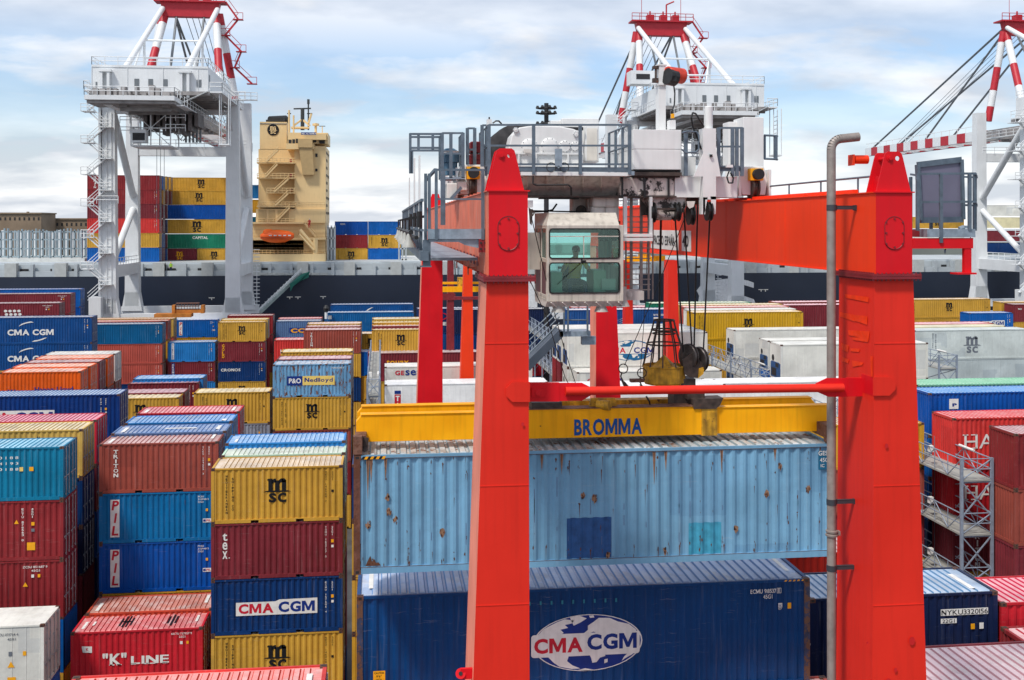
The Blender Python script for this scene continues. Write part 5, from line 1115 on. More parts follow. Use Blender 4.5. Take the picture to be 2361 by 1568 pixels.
g.pb(1621, 460, 1626, 494, YT-.3, .35); g.prism([P(a, b, YT-.3) for a, b in ((1621, 455), (1632, 455), (1624, 494), (1617, 494))], (0, .03, 0)); g.prism([P(a, b, YT-.3) for a, b in ((1651, 453), (1638, 453), (1644, 494), (1650, 494))], (0, .03, 0)); g.build('sheave_post', WHT, tr)
g = MB(); c = P(1634, 292, YT-.1); g.lathe(c, [(.1, -.05), (.1, .48), (.08, .5)], 18); g.box(c.x-.09, c.x+.09, c.y-.04, c.y+.1, c.z-.1, c.z+.45); g.build('post_cap', WHT, tr)
g = MB(); g.lathe(P(1634, 487, YT-.16)+Vector((-.06, 0, 0)), [(.24, 0), (.24, .03), (.19, .05), (.19, .07), (.24, .09), (.24, .12)], 22, 'x'); g.build('sheave', BLK, tr)
for k, off in enumerate((0, .07)):
    g = MB(); g.path([P(1623, 292, YT-.2+off), P(1612, 275, YT-.3+off), P(1604, 262, YT-.3+off), P(1597, 260, YT-.3+off), P(1594, 272, YT-.3), P(1598, 295, YT-.3), P(1609, 320, YT-.3), P(1617, 345, YT-.3)][(0 if k == 0 else 0):], .022, 6); g.build('hose', BLK, tr)
tb('switch', BLK, (1637, 356, 1643, 362, YT-.36, .05))
tb('guard_post', RAILG, (1578, 304, 1586, 405, YT-.2, .07))
g = MB(); g.path([P(1573, 306, YT-.3), P(1583, 303, YT-.3), P(1606, 304, YT-.3), P(1611, 312, YT-.3), P(1611, 345, YT-.3), P(1604, 351, YT-.3), P(1580, 352, YT-.3), P(1573, 345, YT-.3)], .024, 8); g.build('guard_hoop', RAILG, tr)
rail('railing', (1658, 1690, 1700, 1712), 294, 338, 384, 406, YT-.1, (386, 395), 0)
tb('cabinet', WHT, (1714, 270, 1761, 404, YT+.9, .8), (1680, 281, 1716, 392, YT+1.4, .5), bevel=.012)
tb('floor_box', WHT, (1570, 362, 1604, 405, YT+.6, .5), (1676, 380, 1690, 386, YT-.3, .1))
g = MB()
for y in (312, 366): g.path([P(1762, y, YT+1), P(1786, y+1, YT+1), P(1792, y+2, YT+1.5), P(1790, y+1, YT+2)], .03, 6)
for x in (1764, 1787, 1791): g.pb(x-2, 312, x+2, 367, YT+1, .05)
g.build('ladder_cage', RAILG, tr)
g = MB(); g.path([P(1681, 395, YT-.1), P(1676, 408, YT-.2), P(1680, 422, YT-.2), P(1689, 422, YT-.2), P(1691, 410, YT-.2), P(1684, 398, YT-.2)], .02, 6); g.build('cable_loop', BLK, tr)
g = MB(); g.path([P(1229, 405, YT-.72), P(1229, 424, YT-.72), P(1237, 427, YT-.72), P(1310, 426, YT-.72), P(1317, 432, YT-.72), P(1317, 450, YT-.6)], .022, 6); g.build('conduit', BLK, tr)
# machinery hanging below the deck
for bx in ((1320, 455, 1365, 512, YT+1.0, .5), (1355, 455, 1392, 514, YT+.7, .5), (1366, 453, 1428, 478, YT+.2, .7), (1363, 476, 1396, 512, YT+.25, .35), (1396, 476, 1428, 512, YT+.25, .35)): tb('gear_motor', WHT2, bx, bevel=.05)
g = MB(); g.tube(P(1340, 486, YT+.85), P(1340, 486, YT+1.05), .14, 14); g.tube(P(1380, 510, YT+.3), P(1380, 516, YT+.3), .25, 16); g.tube(P(1412, 510, YT+.35), P(1412, 516, YT+.35), .2, 16); g.build('motor_flange', GREASE, tr)
g = MB()
for x in (1387, 1399, 1414, 1425): g.pb(x-3, 514, x+3, 556, YT+.1, .08)
g.pb(1384, 540, 1438, 552, YT+.1, .3); g.build('hanger_frame', GREASE, tr)
g = MB(); g.pb(1438, 454, 1446, 550, YT-.1, .1); g.pb(1498, 454, 1504.5, 548, YT-.1, .1); g.pb(1437.5, 539, 1504.8, 546, YT-.13, .16); g.pb(1436, 548.5, 1505, 556, YT-.12, .14); g.build('rope_guard', WHT, tr)
g = MB()
for x in (1456, 1479): g.pb(x-3, 455, x+3, 670, YT+.5, .06)
for i in range(15): g.beam(P(1440, 500+i*12, YT+.5), P(1500, 500+i*12, YT+.5), .025)
g.pb(1494, 500, 1498, 690, YT+.7, .05); g.pb(1504, 470, 1507, 690, YT+.9, .04); g.pb(1442, 520, 1445, 690, YT+.9, .04)
g.build('caged_ladder', mat('ladder_grey', '8E8680', .55, .1, var=.3, scale=5, rust=.2), tr)
g = MB(); g.prism([P(a, b, YT+.3) for a, b in ((1478, 461), (1504, 490), (1504, 497), (1478, 497))], (0, .05, 0)); g.pb(1488, 489, 1538, 495, YT+.2, .12); g.pb(1512, 470, 1523, 497, YT+.3, .15); g.build('hanger_frame', GREASE, tr)
g = MB(); g.tube(P(1500, 461, YT+.4), P(1614, 461, YT+.4), .12, 12); g.tube(P(1560, 470, YT+.4), P(1600, 463, YT+.5), .09, 10); g.build('sheave_shaft', GREASE, tr)
g = MB(); g.lathe(P(1541, 462, YT+.1), [(.42, 0), (.5, .1), (.5, .9), (.3, 1)], 18, 'y'); g.build('festoon_drum', SOOT, tr)
for x, y, r, ax in ((1560, 488, .24, 'x'), (1592, 495, .26, 'x'), (1503, 490, .25, 'x')):
    g = MB(); g.lathe(P(x, y, YT+.1)+Vector((-.06, 0, 0)), [(r, 0), (r, .03), (r*.8, .05), (r*.8, .08), (r, .1), (r, .13)], 20, ax); g.build('sheave', BLK, tr)
g = MB(); g.prism([P(a, b, YT-.15) for a, b in ((1584, 464), (1603, 464), (1599, 477), (1590, 481), (1586, 476))], (0, .05, 0)); g.build('sheave_bracket', WHT2, tr)
g = MB(); g.pb(1545, 480, 1578, 488, YT+.1, .3); g.beam(P(1505, 482, YT), P(1560, 482, YT), .05); g.build('rope_anchor', GREASE, tr)
g = MB(); g.pb(1245, 455, 1335, 459, YT+.4, .3); g.path([P(1225, 489, YT+.2), P(1262, 487, YT+.2), P(1274, 484, YT+.3), P(1284, 470, YT+.3)], .025, 6); g.path([P(1226, 486, YT+.3), P(1360, 489, YT+.4)], .02, 6); g.build('hose_bundle', BLK, tr)
# festoon arm at the left leg
g = MB(); g.pb(1217, 462, 1229, 478, YT-.3, .3); g.build('limit_box', WHT, tr)
g = MB(); g.prism([P(a, b, YT-.4) for a, b in ((1219, 478), (1229, 486), (1226, 520), (1222, 515))], (0, .04, 0)); g.path([P(1226, 482, YT-.4), P(1232, 490, YT-.4), P(1228, 498, YT-.4)], .015, 5); g.build('hook_arm', GREASE, tr)

# ---------------------------------------------------------------- operator cab
YC = 25.3; DC = 2.05
GLASS = bpy.data.materials.new('tinted_glass'); GLASS.use_nodes = True; nt = GLASS.node_tree; nt.nodes.clear()
o_ = N(nt, 'ShaderNodeOutputMaterial'); t_ = N(nt, 'ShaderNodeBsdfTransparent'); t_.inputs[0].default_value = (.80, .97, .94, 1); gl = N(nt, 'ShaderNodeBsdfGlossy'); gl.inputs['Roughness'].default_value = .03; gl.inputs['Color'].default_value = (.8, 1, .97, 1)
fr = N(nt, 'ShaderNodeFresnel'); fr.inputs[0].default_value = 1.5; mx = N(nt, 'ShaderNodeMixShader'); L(nt, fr.outputs[0], mx.inputs[0]); L(nt, t_.outputs[0], mx.inputs[1]); L(nt, gl.outputs[0], mx.inputs[2]); L(nt, mx.outputs[0], o_.inputs[0])
CABW = mat('cab_cream', 'C6C0B4', .5, var=.12, scale=2.5, streak=.45, dirt=hexc('5A5048'), rust=.1)
cab = thing('operator_cab', 'boxy cream operator cab with teal windows hanging under the trolley', 'crane cab', (PX(1349, YC), YC, PZ(694, YC, 1349)))
def cb_(name, m, boxes, bevel=0.):
    s = MB()
    for b in boxes: s.pb(*b)
    return s.build(name, m, cab, False, bevel)
x0, x1 = PX(1260.7, YC), PX(1437.7, YC); zT, zB = PZ(519, YC, 1349), PZ(694.7, YC, 1349)
xw0, xw1 = PX(1267, YC), PX(1428.3, YC); zU1, zU0, zL1, zL0 = [PZ(v, YC, 1349) for v in (527.6, 595.5, 606, 675.5)]
s = MB(); s.box(x0, xw0, YC, YC+.06, zB, zT); s.box(xw1, x1, YC, YC+.06, zB, zT); s.box(xw0, xw1, YC, YC+.06, zU1, zT); s.box(xw0, xw1, YC, YC+.06, zL1, zU0); s.box(xw0, xw1, YC, YC+.06, zB, zL0)
s.box(x0, x1, YC+.06, YC+DC, zB, zB+.06); s.box(x0, x1, YC+.06, YC+DC, zT-.05, zT)
s.box(x1-.05, x1, YC+.06, YC+DC, zB+.06, zB+.8); s.box(x1-.05, x1, YC+.06, YC+.3, zB+.8, zT-.05); s.box(x1-.05, x1, YC+DC-.2, YC+DC, zB+.8, zT-.05)
s.box(x0+.05, x1-.05, YC+DC-.05, YC+DC, zB+.06, zB+.35); s.box(x0+.05, x0+.15, YC+DC-.05, YC+DC, zB+.35, zT-.05); s.box(x1-.2, x1-.05, YC+DC-.05, YC+DC, zB+.35, zT-.05); s.box(x0+.15, x1-.2, YC+DC-.05, YC+DC, zT-.2, zT-.05)
for a, b in ((.06, .16), (.9, 1.0), (1.85, DC)): s.box(x0, x0+.05, YC+a, YC+b, zB+.06, zT-.05)
s.box(x0, x0+.05, YC+.16, YC+1.85, zL1, zU0); s.box(x0, x0+.05, YC+.16, YC+1.85, zU1, zT-.05); s.box(x0, x0+.05, YC+.16, YC+1.85, zB+.06, zL0-.05)
s.build('body', CABW, cab, bevel=.012)
for k, (z0_, z1_) in enumerate(((zU0, zU1), (zL0, zL1))):
    s = MB(); s.box(xw0+.01, xw1-.01, YC+.025, YC+.035, z0_+.01, z1_-.01); wn = s.build('window', GLASS, cab)
    s = MB(); n = 5; r = .07; pts = []
    for cx_, cz_, t0 in ((xw1-r, z0_+r, -90), (xw1-r, z1_-r, 0), (xw0+r, z1_-r, 90), (xw0+r, z0_+r, 180)):
        for i in range(n+1): t = math.radians(t0+90*i/n); pts.append(Vector((cx_+r*math.cos(t), YC-.006, cz_+r*math.sin(t))))
    for i in range(len(pts)): s.tube(pts[i], pts[(i+1) % len(pts)], .018, 6, cap=False)
    s.build('window_seal', M_RUBBER, wn)
    # cream corners behind the rounded seal
    s = MB()
    for cx_, cz_, sx_, sz_ in ((xw0, z0_, 1, 1), (xw1, z0_, -1, 1), (xw0, z1_, 1, -1), (xw1, z1_, -1, -1)):
        q = [(cx_, YC+.001, cz_)]
        for i in range(6): t = math.pi/2*i/5; q.append((cx_+sx_*r*(1-math.sin(t)), YC+.001, cz_+sz_*r*(1-math.cos(t))))
        s.face(q)
    s.build('corner_piece', CABW, wn)
    if k == 0:
        s = MB(); zz = PZ(545, YC, 1349); s.box(xw0, xw1, YC-.005, YC+.03, zz-.012, zz+.012); xx = PX(1346, YC); s.box(xx-.01, xx+.01, YC-.005, YC+.03, z0_, zz); s.build('window_bar', CABW, wn)
s = MB(); s.box(x0+.02, x0+.03, YC+.16, YC+.9, zU0, zU1); s.box(x0+.02, x0+.03, YC+1.0, YC+1.85, zU0, zU1); s.build('side_window', GLASS, cab)
s = MB(); s.box(x0+.01, x0+.03, YC+.16, YC+.9, zL0-.05, zL1); s.box(x0+.01, x0+.03, YC+1.0, YC+1.85, zL0-.05, zL1); s.build('side_panel', mat('maroon_panel', '5A2A2E', .4), cab)
s = MB(); s.box(x1-.03, x1-.02, YC+.3, YC+DC-.2, zB+.8, zT-.05); s.box(x0+.15, x1-.2, YC+DC-.03, YC+DC-.02, zB+.35, zT-.2); s.build('rear_window', GLASS, cab)
s = MB(); zh = PZ(490, YC, 1349); s.frus([(x0, YC+.02, zT), (x1-.1, YC+.02, zT), (x1-.1, YC+DC, zT), (x0, YC+DC, zT)], [(x0+.12, YC+.4, zh), (x1-.1, YC+.4, zh), (x1-.1, YC+DC, zh), (x0, YC+DC, zh)]); s.build('hood', CABW, cab)
s = MB(); s.frus([(x0-.02, YC+.1, zB-.13), (x1-.1, YC+.1, zB-.13), (x1-.1, YC+DC-.1, zB-.13), (x0, YC+DC-.1, zB-.13)], [(x0, YC-.02, zB), (x1, YC-.02, zB), (x1, YC+DC, zB), (x0, YC+DC, zB)])
for i in range(7): s.beam((x0+.1+i*.27, YC-.02, zB-.02), (x0+.25+i*.27, YC+.1, zB-.14), .03)
s.build('floor_frame', WHT2, cab)
s = MB(); s.box(x0-.35, x0, YC+1.1, YC+1.9, zL1-.2, zU1-.1); s.build('side_duct', CABW, cab)
s = MB(); s.box(x1, x1+.62, YC+.5, YC+1.3, zB-.02, zB+.2); s.tube((x1+.25, YC+.44, zB+.12), (x1+.25, YC+.5, zB+.12), .07, 12); s.build('cable_box', WHT2, cab)
for x, y in ((1287, 703), (1386, 702), (1436, 690)):
    c = P(x, y, YC+.2); s = MB(); s.lathe(c, [(.07, .14), (.09, .08), (.1, -.02), (.17, -.17), (.15, -.17)], 16); s.tube(c+Vector((0, 0, .1)), c+Vector((0, 0, .3)), .09, 10); s.build('floodlight', mat('lamp_grey', 'A8A8A2', .5), cab, smooth=True)
s = MB(); c = P(1345, 602, YC-.02); s.tube(c+Vector((-.06, 0, 0)), c+Vector((.06, 0, 0)), .02, 8); s.beam(c, c+Vector((-.62, 0, -.55)), .012); s.tube(c+Vector((-.04, 0, .02)), c+Vector((-.04, 0, .05)), .02); s.build('wiper', BLK, cab)
s = MB(); s.box(x0+.62, x0+1.1, YC+1.1, YC+1.55, zB+.15, zB+.29); s.box(x0+.62, x0+1.1, YC+1.5, YC+1.62, zB+.29, zB+.8); s.build('seat', M_RUBBER, cab, bevel=.04)
s = MB(); s.box(x0+.15, x0+.42, YC+.3, YC+1.2, zB+.06, zB+.68); s.box(x0+1.18, x0+1.48, YC+.3, YC+1.2, zB+.06, zB+.72); s.build('console', mat('console_green', '8FA88A', .5), cab)
s = MB(); s.box(x0+1.36, x0+1.7, YC+.2, YC+.24, zB+.25, zB+.52); s.tube((x0+1.4, YC+.3, zB+.7), (x0+1.4, YC+.3, zB+.95), .02); s.build('screen', mat('screen_grey', 'A8B4A0', .4), cab)

# ---------------------------------------------------------------- people
SKIN = mat('skin', 'B07A5C', .6, var=.05); HIVIS = mat('yellow_shirt', 'D8B018', .7, var=.1); NAVYT = mat('navy_trousers', '1B2A4C', .8, var=.1); BOOT = mat('dark_boots', '1A1714', .7)
REDC = mat('red_cap', '6A1E1E', .6); GREENV = mat('green_vest', '9CCB2A', .6); REDS = mat('red_overall', 'B81828', .7)
def person(label, joints, edges, rad, mats, matf, head, group=None, hands=(), cap=None, facing=(0, -1, 0)):
    base = Vector(joints['pelvis']); me = bpy.data.meshes.new('person'); names = list(joints); idx = {n: i for i, n in enumerate(names)}
    vs = [Vector(joints[n])-base for n in names]; es = [(idx[a], idx[b]) for a, b in edges]; rr = [rad[n] for n in names]
    for hn, el in hands:                       # five fingers, each its own chain rooted in the palm
        w = Vector(joints[hn])-base; d = (w-(Vector(joints[el])-base)).normalized(); sx = d.cross(Vector((0, 0, 1)))
        if sx.length < .1: sx = Vector((1, 0, 0))
        sx.normalize(); dn = Vector((0, 0, -1))
        pi = len(vs); vs.append(w+d*.06); rr.append((.03, .018)); es.append((idx[hn], pi))
        for k, (o, l_) in enumerate(((-.034, .055), (-.012, .075), (.012, .08), (.034, .068))):
            a = len(vs); vs.append(w+d*.095+sx*o); rr.append((.010, .010)); es.append((pi, a)); vs.append(w+d*(.095+l_*.55)+sx*o*1.1+dn*.012); rr.append((.009, .009)); es.append((a, a+1)); vs.append(w+d*(.095+l_*.8)+sx*o*1.1+dn*.038); rr.append((.008, .008)); es.append((a+1, a+2))
        a = len(vs); vs.append(w+d*.04-sx*.045); rr.append((.012, .012)); es.append((idx[hn], a)); vs.append(w+d*.08-sx*.06+dn*.01); rr.append((.010, .010)); es.append((a, a+1))
    me.from_pydata([tuple(v) for v in vs], es, []); o = bpy.data.objects.new('person', me); COL.objects.link(o); o.location = base
    md = o.modifiers.new('s', 'SKIN'); sk = me.skin_vertices[0].data
    for i, r in enumerate(rr): sk[i].radius = r if isinstance(r, tuple) else (r, r)
    sk[idx['pelvis']].use_root = True; sb = o.modifiers.new('b', 'SUBSURF'); sb.levels = 2; sb.render_levels = 2
    bpy.context.view_layer.update(); m2 = bpy.data.meshes.new_from_object(o.evaluated_get(bpy.context.evaluated_depsgraph_get())); o.modifiers.clear(); o.data = m2
    m2.materials.clear()
    for m in mats: m2.materials.append(m)
    for p in m2.polygons: p.use_smooth = True; p.material_index = matf(p.center+base)
    tag(o, label, 'person', group)
    # face, ears and hair/cap
    h = Vector(head); f = Vector(facing).normalized(); r = f.cross(Vector((0, 0, 1))).normalized(); b = MB()
    b.lathe(h+f*.095, [(.012, 0), (.014, .01), (.004, .03)], 8); 
    for s_ in (-1, 1): b.tube(h+r*.082*s_, h+r*.098*s_, .022, 8)
    b.build('nose_and_ears', SKIN, o)
    b = MB()
    for s_ in (-1, 1): b.tube(h+r*.032*s_+f*.088+Vector((0, 0, .02)), h+r*.032*s_+f*.098+Vector((0, 0, .02)), .009, 8)
    b.beam(h+f*.094-r*.022+Vector((0, 0, -.045)), h+f*.094+r*.022+Vector((0, 0, -.045)), .01); b.build('eyes_and_mouth', BLK, o)
    b = MB(); b.lathe(h+Vector((0, 0, .03)), [(.098, 0), (.1, .03), (.088, .07), (.055, .10), (.01, .11)], 18); b.prism([h+Vector((0, 0, .035))+f*a+r*c for a, c in ((.08, -.08), (.17, -.06), (.19, 0), (.17, .06), (.08, .08))], (0, 0, .012)); b.build('cap' if cap else 'hair', cap or BLK, o)
    return o
def J(x, y, Y): return P(x, y, Y)
EDG = [('pelvis', 'chest'), ('chest', 'neck'), ('neck', 'head'), ('head', 'crown'), ('chest', 'sl'), ('chest', 'sr'), ('sl', 'el'), ('el', 'hl'), ('sr', 'er'), ('er', 'hr'), ('pelvis', 'tl'), ('pelvis', 'tr'), ('tl', 'kl'), ('tr', 'kr'), ('kl', 'al'), ('kr', 'ar'), ('al', 'fl'), ('ar', 'fr')]
RAD = dict(pelvis=(.15, .12), chest=(.17, .12), neck=.055, head=(.085, .1), crown=(.07, .08), sl=.075, sr=.075, el=.05, er=.05, hl=.032, hr=.032, tl=.095, tr=.095, kl=.068, kr=.068, al=.045, ar=.045, fl=.04, fr=.04)
xc = x0+.86; zs = zB+.42; yy = YC+1.25
jo = dict(pelvis=(xc, yy, zs), chest=(xc-.01, yy-.28, zs+.42), neck=(xc-.02, yy-.42, zs+.60), head=(xc-.03, yy-.50, zs+.72), crown=(xc-.03, yy-.50, zs+.80), sl=(xc-.2, yy-.34, zs+.5), sr=(xc+.18, yy-.34, zs+.5),
          el=(xc-.34, yy-.40, zs+.27), er=(xc+.33, yy-.40, zs+.27), hl=(xc-.42, yy-.62, zs+.20), hr=(xc+.44, yy-.62, zs+.22), tl=(xc-.1, yy-.08, zs-.02), tr=(xc+.1, yy-.08, zs-.02), kl=(xc-.19, yy-.5, zs-.02), kr=(xc+.19, yy-.5, zs-.02), al=(xc-.2, yy-.66, zs-.30), ar=(xc+.2, yy-.66, zs-.30), fl=(xc-.21, yy-.83, zs-.31), fr=(xc+.21, yy-.83, zs-.31))
def mf(c):
    if c.z > zs+.6 : return 0
    if abs(c.x-xc) > .27 and c.y < yy-.33 and c.z < zs+.42: return 0
    return 1 if c.z > zs+.06 else (2 if c.z > zs-.40 else 3)
person('person in yellow shirt and navy trousers seated in the crane cab', jo, EDG, RAD, [SKIN, HIVIS, NAVYT, BOOT], mf, (xc-.03, yy-.52, zs+.75), None, (('hl', 'el'), ('hr', 'er')), REDC, (0, -1, -.25))

# ---------------------------------------------------------------- spreader, ropes, hanging container
YA = 27.3; YE = 28.55; YL = 26.6
sx0, sx1 = PX(821, YA), PX(1924, YA)
lc0 = PX(815.5, YL)
spd = thing('container_spreader', 'yellow container spreader with blue lettering gripping the hanging pale blue container', 'spreader', ((sx0+sx1)/2, YA, PZ(1019, YA, 1300)))
zT_, zB_ = PZ(957, YA, 850), PZ(1019, YA, 850)
for y_, nm in ((YA, 'front'), (YE, 'rear')):
    s = MB(); c = .12
    s.prism([(sx0+.0, y_, zB_+.14), (sx0+.0, y_, zT_-.16), (sx0+.14, y_, zT_), (sx1-.14, y_, zT_), (sx1, y_, zT_-.16), (sx1, y_, zB_+.14), (sx1-.2, y_, zB_), (sx0+.2, y_, zB_)], (0, .26, 0))
    s.box(sx0+.1, sx1-.1, y_-.03, y_+.29, zT_, zT_+.02); s.build('beam', YSP, spd, bevel=.008)
m0, m1 = PX(1205, YA), PX(1653, YA)
s = MB(); s.box(m0, m1, YA-.05, YA+.3, zB_-.01, zT_+.06); s.build('centre_housing', YSP, spd, bevel=.012)
s = MB(); s.box(m0, m1, YE-.05, YE+.32, zB_, zT_+.05); s.box(m0+.3, m1-.2, YA+.3, YE-.05, zB_+.1, zB_+.35); s.build('centre_housing', YDIRT, spd)
s = MB(); s.box(m0, m1, YA-.08, YA+.34, zT_+.06, zT_+.075); s.build('top_plate', RUSTY, spd)
s = MB(); a = PX(1616, YA); s.box(a, PX(1652, YA), YA-.075, YA+.32, zB_-.03, zT_+.14); s.build('guide_post', YDIRT, spd)
s = MB(); s.prism([P(p, q, YA-.1) for p, q in ((1598, 921), (1668, 918), (1660, 935), (1650, 943), (1600, 943))], (0, .5, 0)); s.build('guide_shoe', GREASE, spd)
s = MB(); s.pb(1226, 928, 1296, 948, YA-.02, .5); s.build('flipper_motor', GREASE, spd)
s = MB(); s.tube(P(1378, 933, YA+.1), P(1406, 935, YA-.1), .13, 16); s.build('drive_motor', YDIRT, spd, smooth=True)
s = MB(); s.prism([P(p, q, YA+.15) for p, q in ((1355, 950), (1363, 918), (1418, 918), (1428, 950))], (0, .06, 0)); s.build('motor_bracket', YDIRT, spd)
s = MB(); s.path([P(1490, 914, YA+.2), P(1497, 925, YA+.2), P(1500, 940, YA+.3)], .025, 6); s.build('hose', BLK, spd)
s = MB(); w_ = PX(1481, YA-.06)-PX(1324, YA-.06)
put_text(s, 'BROMMA', (PX(1324, YA-.06), YA-.058, PZ(1003, YA-.06, 1400)), UX, UZ, w_, PZ(965, YA-.06, 1400)-PZ(1003, YA-.06, 1400), .035); s.build('lettering', flat('spreader_blue', '0F4C8E'), spd)
for X in (lc0, lc0+12.19-.2):
    s = MB(); s.box(X-.01, X+.21, YL-.02, YL+.2, PZ(1049, YL, 820), PZ(1006, YL, 820)); s.box(X+.02, X+.3, YL+.2, YE+.5, PZ(1040, YL, 820), PZ(1008, YL, 820)); s.box(X-.01, X+.21, YE+.1, YE+.35, PZ(1049, YL, 820), PZ(1006, YL, 820)); s.build('end_beam', RUSTY, spd, bevel=.015)
s = MB(); s.prism([P(p, q, YL+.15) for p, q in ((837, 1008), (850, 1010), (848, 1036), (840, 1043), (834, 1040))], (0, .04, 0)); s.tube(P(843, 1036, YL+.1), P(843, 1036, YL+.14), .06, 12); s.build('twistlock_lever', GREASE, spd)
s = MB(); s.box(PX(1550, YA+.5), PX(1600, YA+.5), YA+.35, YA+.95, zT_-.1, PZ(872, YA+.5, 1575)); s.build('head_block', GREASE, spd)
s = MB(); s.pb(1585, 905, 1625, 921, YA+.1, .5); s.build('head_block_foot', GREASE, spd)
YU = 28.0; c = P(1531, 884, YU); R = 50/2500*28.6
s = MB(); s.lathe(c, [(R*.9, 0), (R*.93, .04), (R, .05), (R, .44), (R*1.03, .46), (R*1.03, .49), (R*.97, .49), (R*.95, .1), (R*.3, .08)], 12); s.build('cable_tub', YDIRT, spd)
s = MB(); s.lathe((c.x, c.y, c.z+.38), [(R*.9, 0), (R*.5, .12), (.03, .36)], 6); s.build('tub_cone', YDIRT, spd)
s = MB(); zt1 = PZ(738, YU, 1536)
lv = [(.47, 1.0), (.63, .93), (1.05, .80), (1.42, .58), (zt1-c.z, .47)]
for i in range(10):
    t = 2*math.pi*i/10
    pr = [(c.x+R*q*math.cos(t), c.y+R*q*math.sin(t), c.z+h_) for h_, q in lv]; s.path(pr, .02, 5)
for h_, q in lv[2:]: s.ring((c.x, c.y, c.z+h_), R*q, .022, 'z', 24)
s.ring((c.x, c.y, zt1-.35), R*.52, .018, 'z', 24); s.build('cable_cage', GREASE, spd)
def xform(mb, n0, M_):
    for i in range(n0, len(mb.v)): mb.v[i] = tuple(M_ @ Vector(mb.v[i]))
for k, (x, y) in enumerate(((1588, 822), (1611, 829))):
    s = MB(); r = .34; s.lathe((-.07, 0, 0), [(r*.95, 0), (r, .02), (r, .04), (r*.85, .06), (r*.85, .08), (r, .10), (r, .12), (r*.95, .14)], 26, 'x'); s.lathe((-.09, 0, 0), [(.08, 0), (.08, .18)], 12, 'x')
    xform(s, 0, Matrix.Translation(P(x, y, YU-.2)) @ Matrix.Rotation(math.radians(28), 4, 'Z')); s.build('sheave', mat('sheave_steel', '4A4442', .4, .5, var=.3, scale=6), spd, smooth=True)
s = MB(); s.prism([P(p, q, YU-.42) for p, q in ((1574, 830), (1600, 812), (1625, 845), (1622, 860), (1610, 872), (1590, 870), (1578, 862))], (0, .08, 0)); s.build('sheave_housing', GREASE, spd)
s = MB(); s.prism([P(p, q, YU-.45) for p, q in ((1612, 850), (1624, 846), (1622, 862), (1610, 872))], (0, .3, 0)); s.build('housing_cheek', YDIRT, spd)
for x, y in ((1437, 850), (1480, 860), (1284, 828)):
    if x > 1300:
        s = MB(); s.ring(P(x, y, YU-.3), .12, .015, 'y', 16); s.path([P(x-3, y+8, YU-.3), P(x-6, y+18, YU-.3), P(x, y+30, YU-.3)], .02, 5); s.prism([P(x-5, y+26, YU-.3), P(x+4, y+30, YU-.3), P(x+14, y+42, YU-.3), P(x+2, y+42, YU-.3)], (0, .05, 0)); s.build('chain_hook', GREASE, spd)
s = MB(); s.pb(1455, 875, 1485, 882, YU-.4, .2); s.build('rope_guide', RUSTY, spd)
def rope(label, pts, r=.022):
    s = MB(); s.path(pts, r, 6); o = s.build('hoist_rope', BLK); tag(o, label, 'rope', 'ropes between the trolley and the spreader'); return o
rope('leftmost thick rope dropping from the trolley into the cable basket', [P(1524.5, 470, YU), P(1520, 738, YU), P(1519, 870, YU)], .03)
rope('thin rope dropping left of the thick one into the basket', [P(1500, 470, YU+.2), P(1508, 700, YU)], .012) if False else None
rope('rope from the small trolley pulley to the left spreader sheave', [P(1556, 488, YU-.2), P(1575, 812, YU-.2)])
rope('rope from under the trolley shaft to the inner side of the left sheave', [P(1576, 470, YU-.2), P(1596, 815, YU-.2)])
rope('rope dropping straight from the beam end to the inner right sheave', [P(1609, 455, YU-.2), P(1600, 815, YU-.2)])
rope('rightmost rope from the white post pulley to the right sheave', [P(1637, 490, YU-.3), P(1621, 825, YU-.3)])
rope('thin slanting wire from the trolley to the hook ring on the spreader', [P(1588, 480, YU-.3), P(1500, 700, YU-.3), P(1440, 842, YU-.3)], .011)
rope('thin wire hanging beside the right side of the cab', [P(1496, 465, YU-.5), P(1488, 700, YU-.4), P(1476, 860, YU-.3)], .009)
rope('thin slack wire from the left limit box past the cab to the spreader', [P(1225, 500, 24.6), P(1270, 690, 25.6), P(1300, 800, 26.8), P(1340, 925, 27.9)], .011)
rope('thin wire from the leg edge past the cab bottom to the spreader', [P(1219, 640, 24.6), P(1260, 730, 25.6), P(1303, 870, 27.0), P(1330, 920, 27.9)], .011)
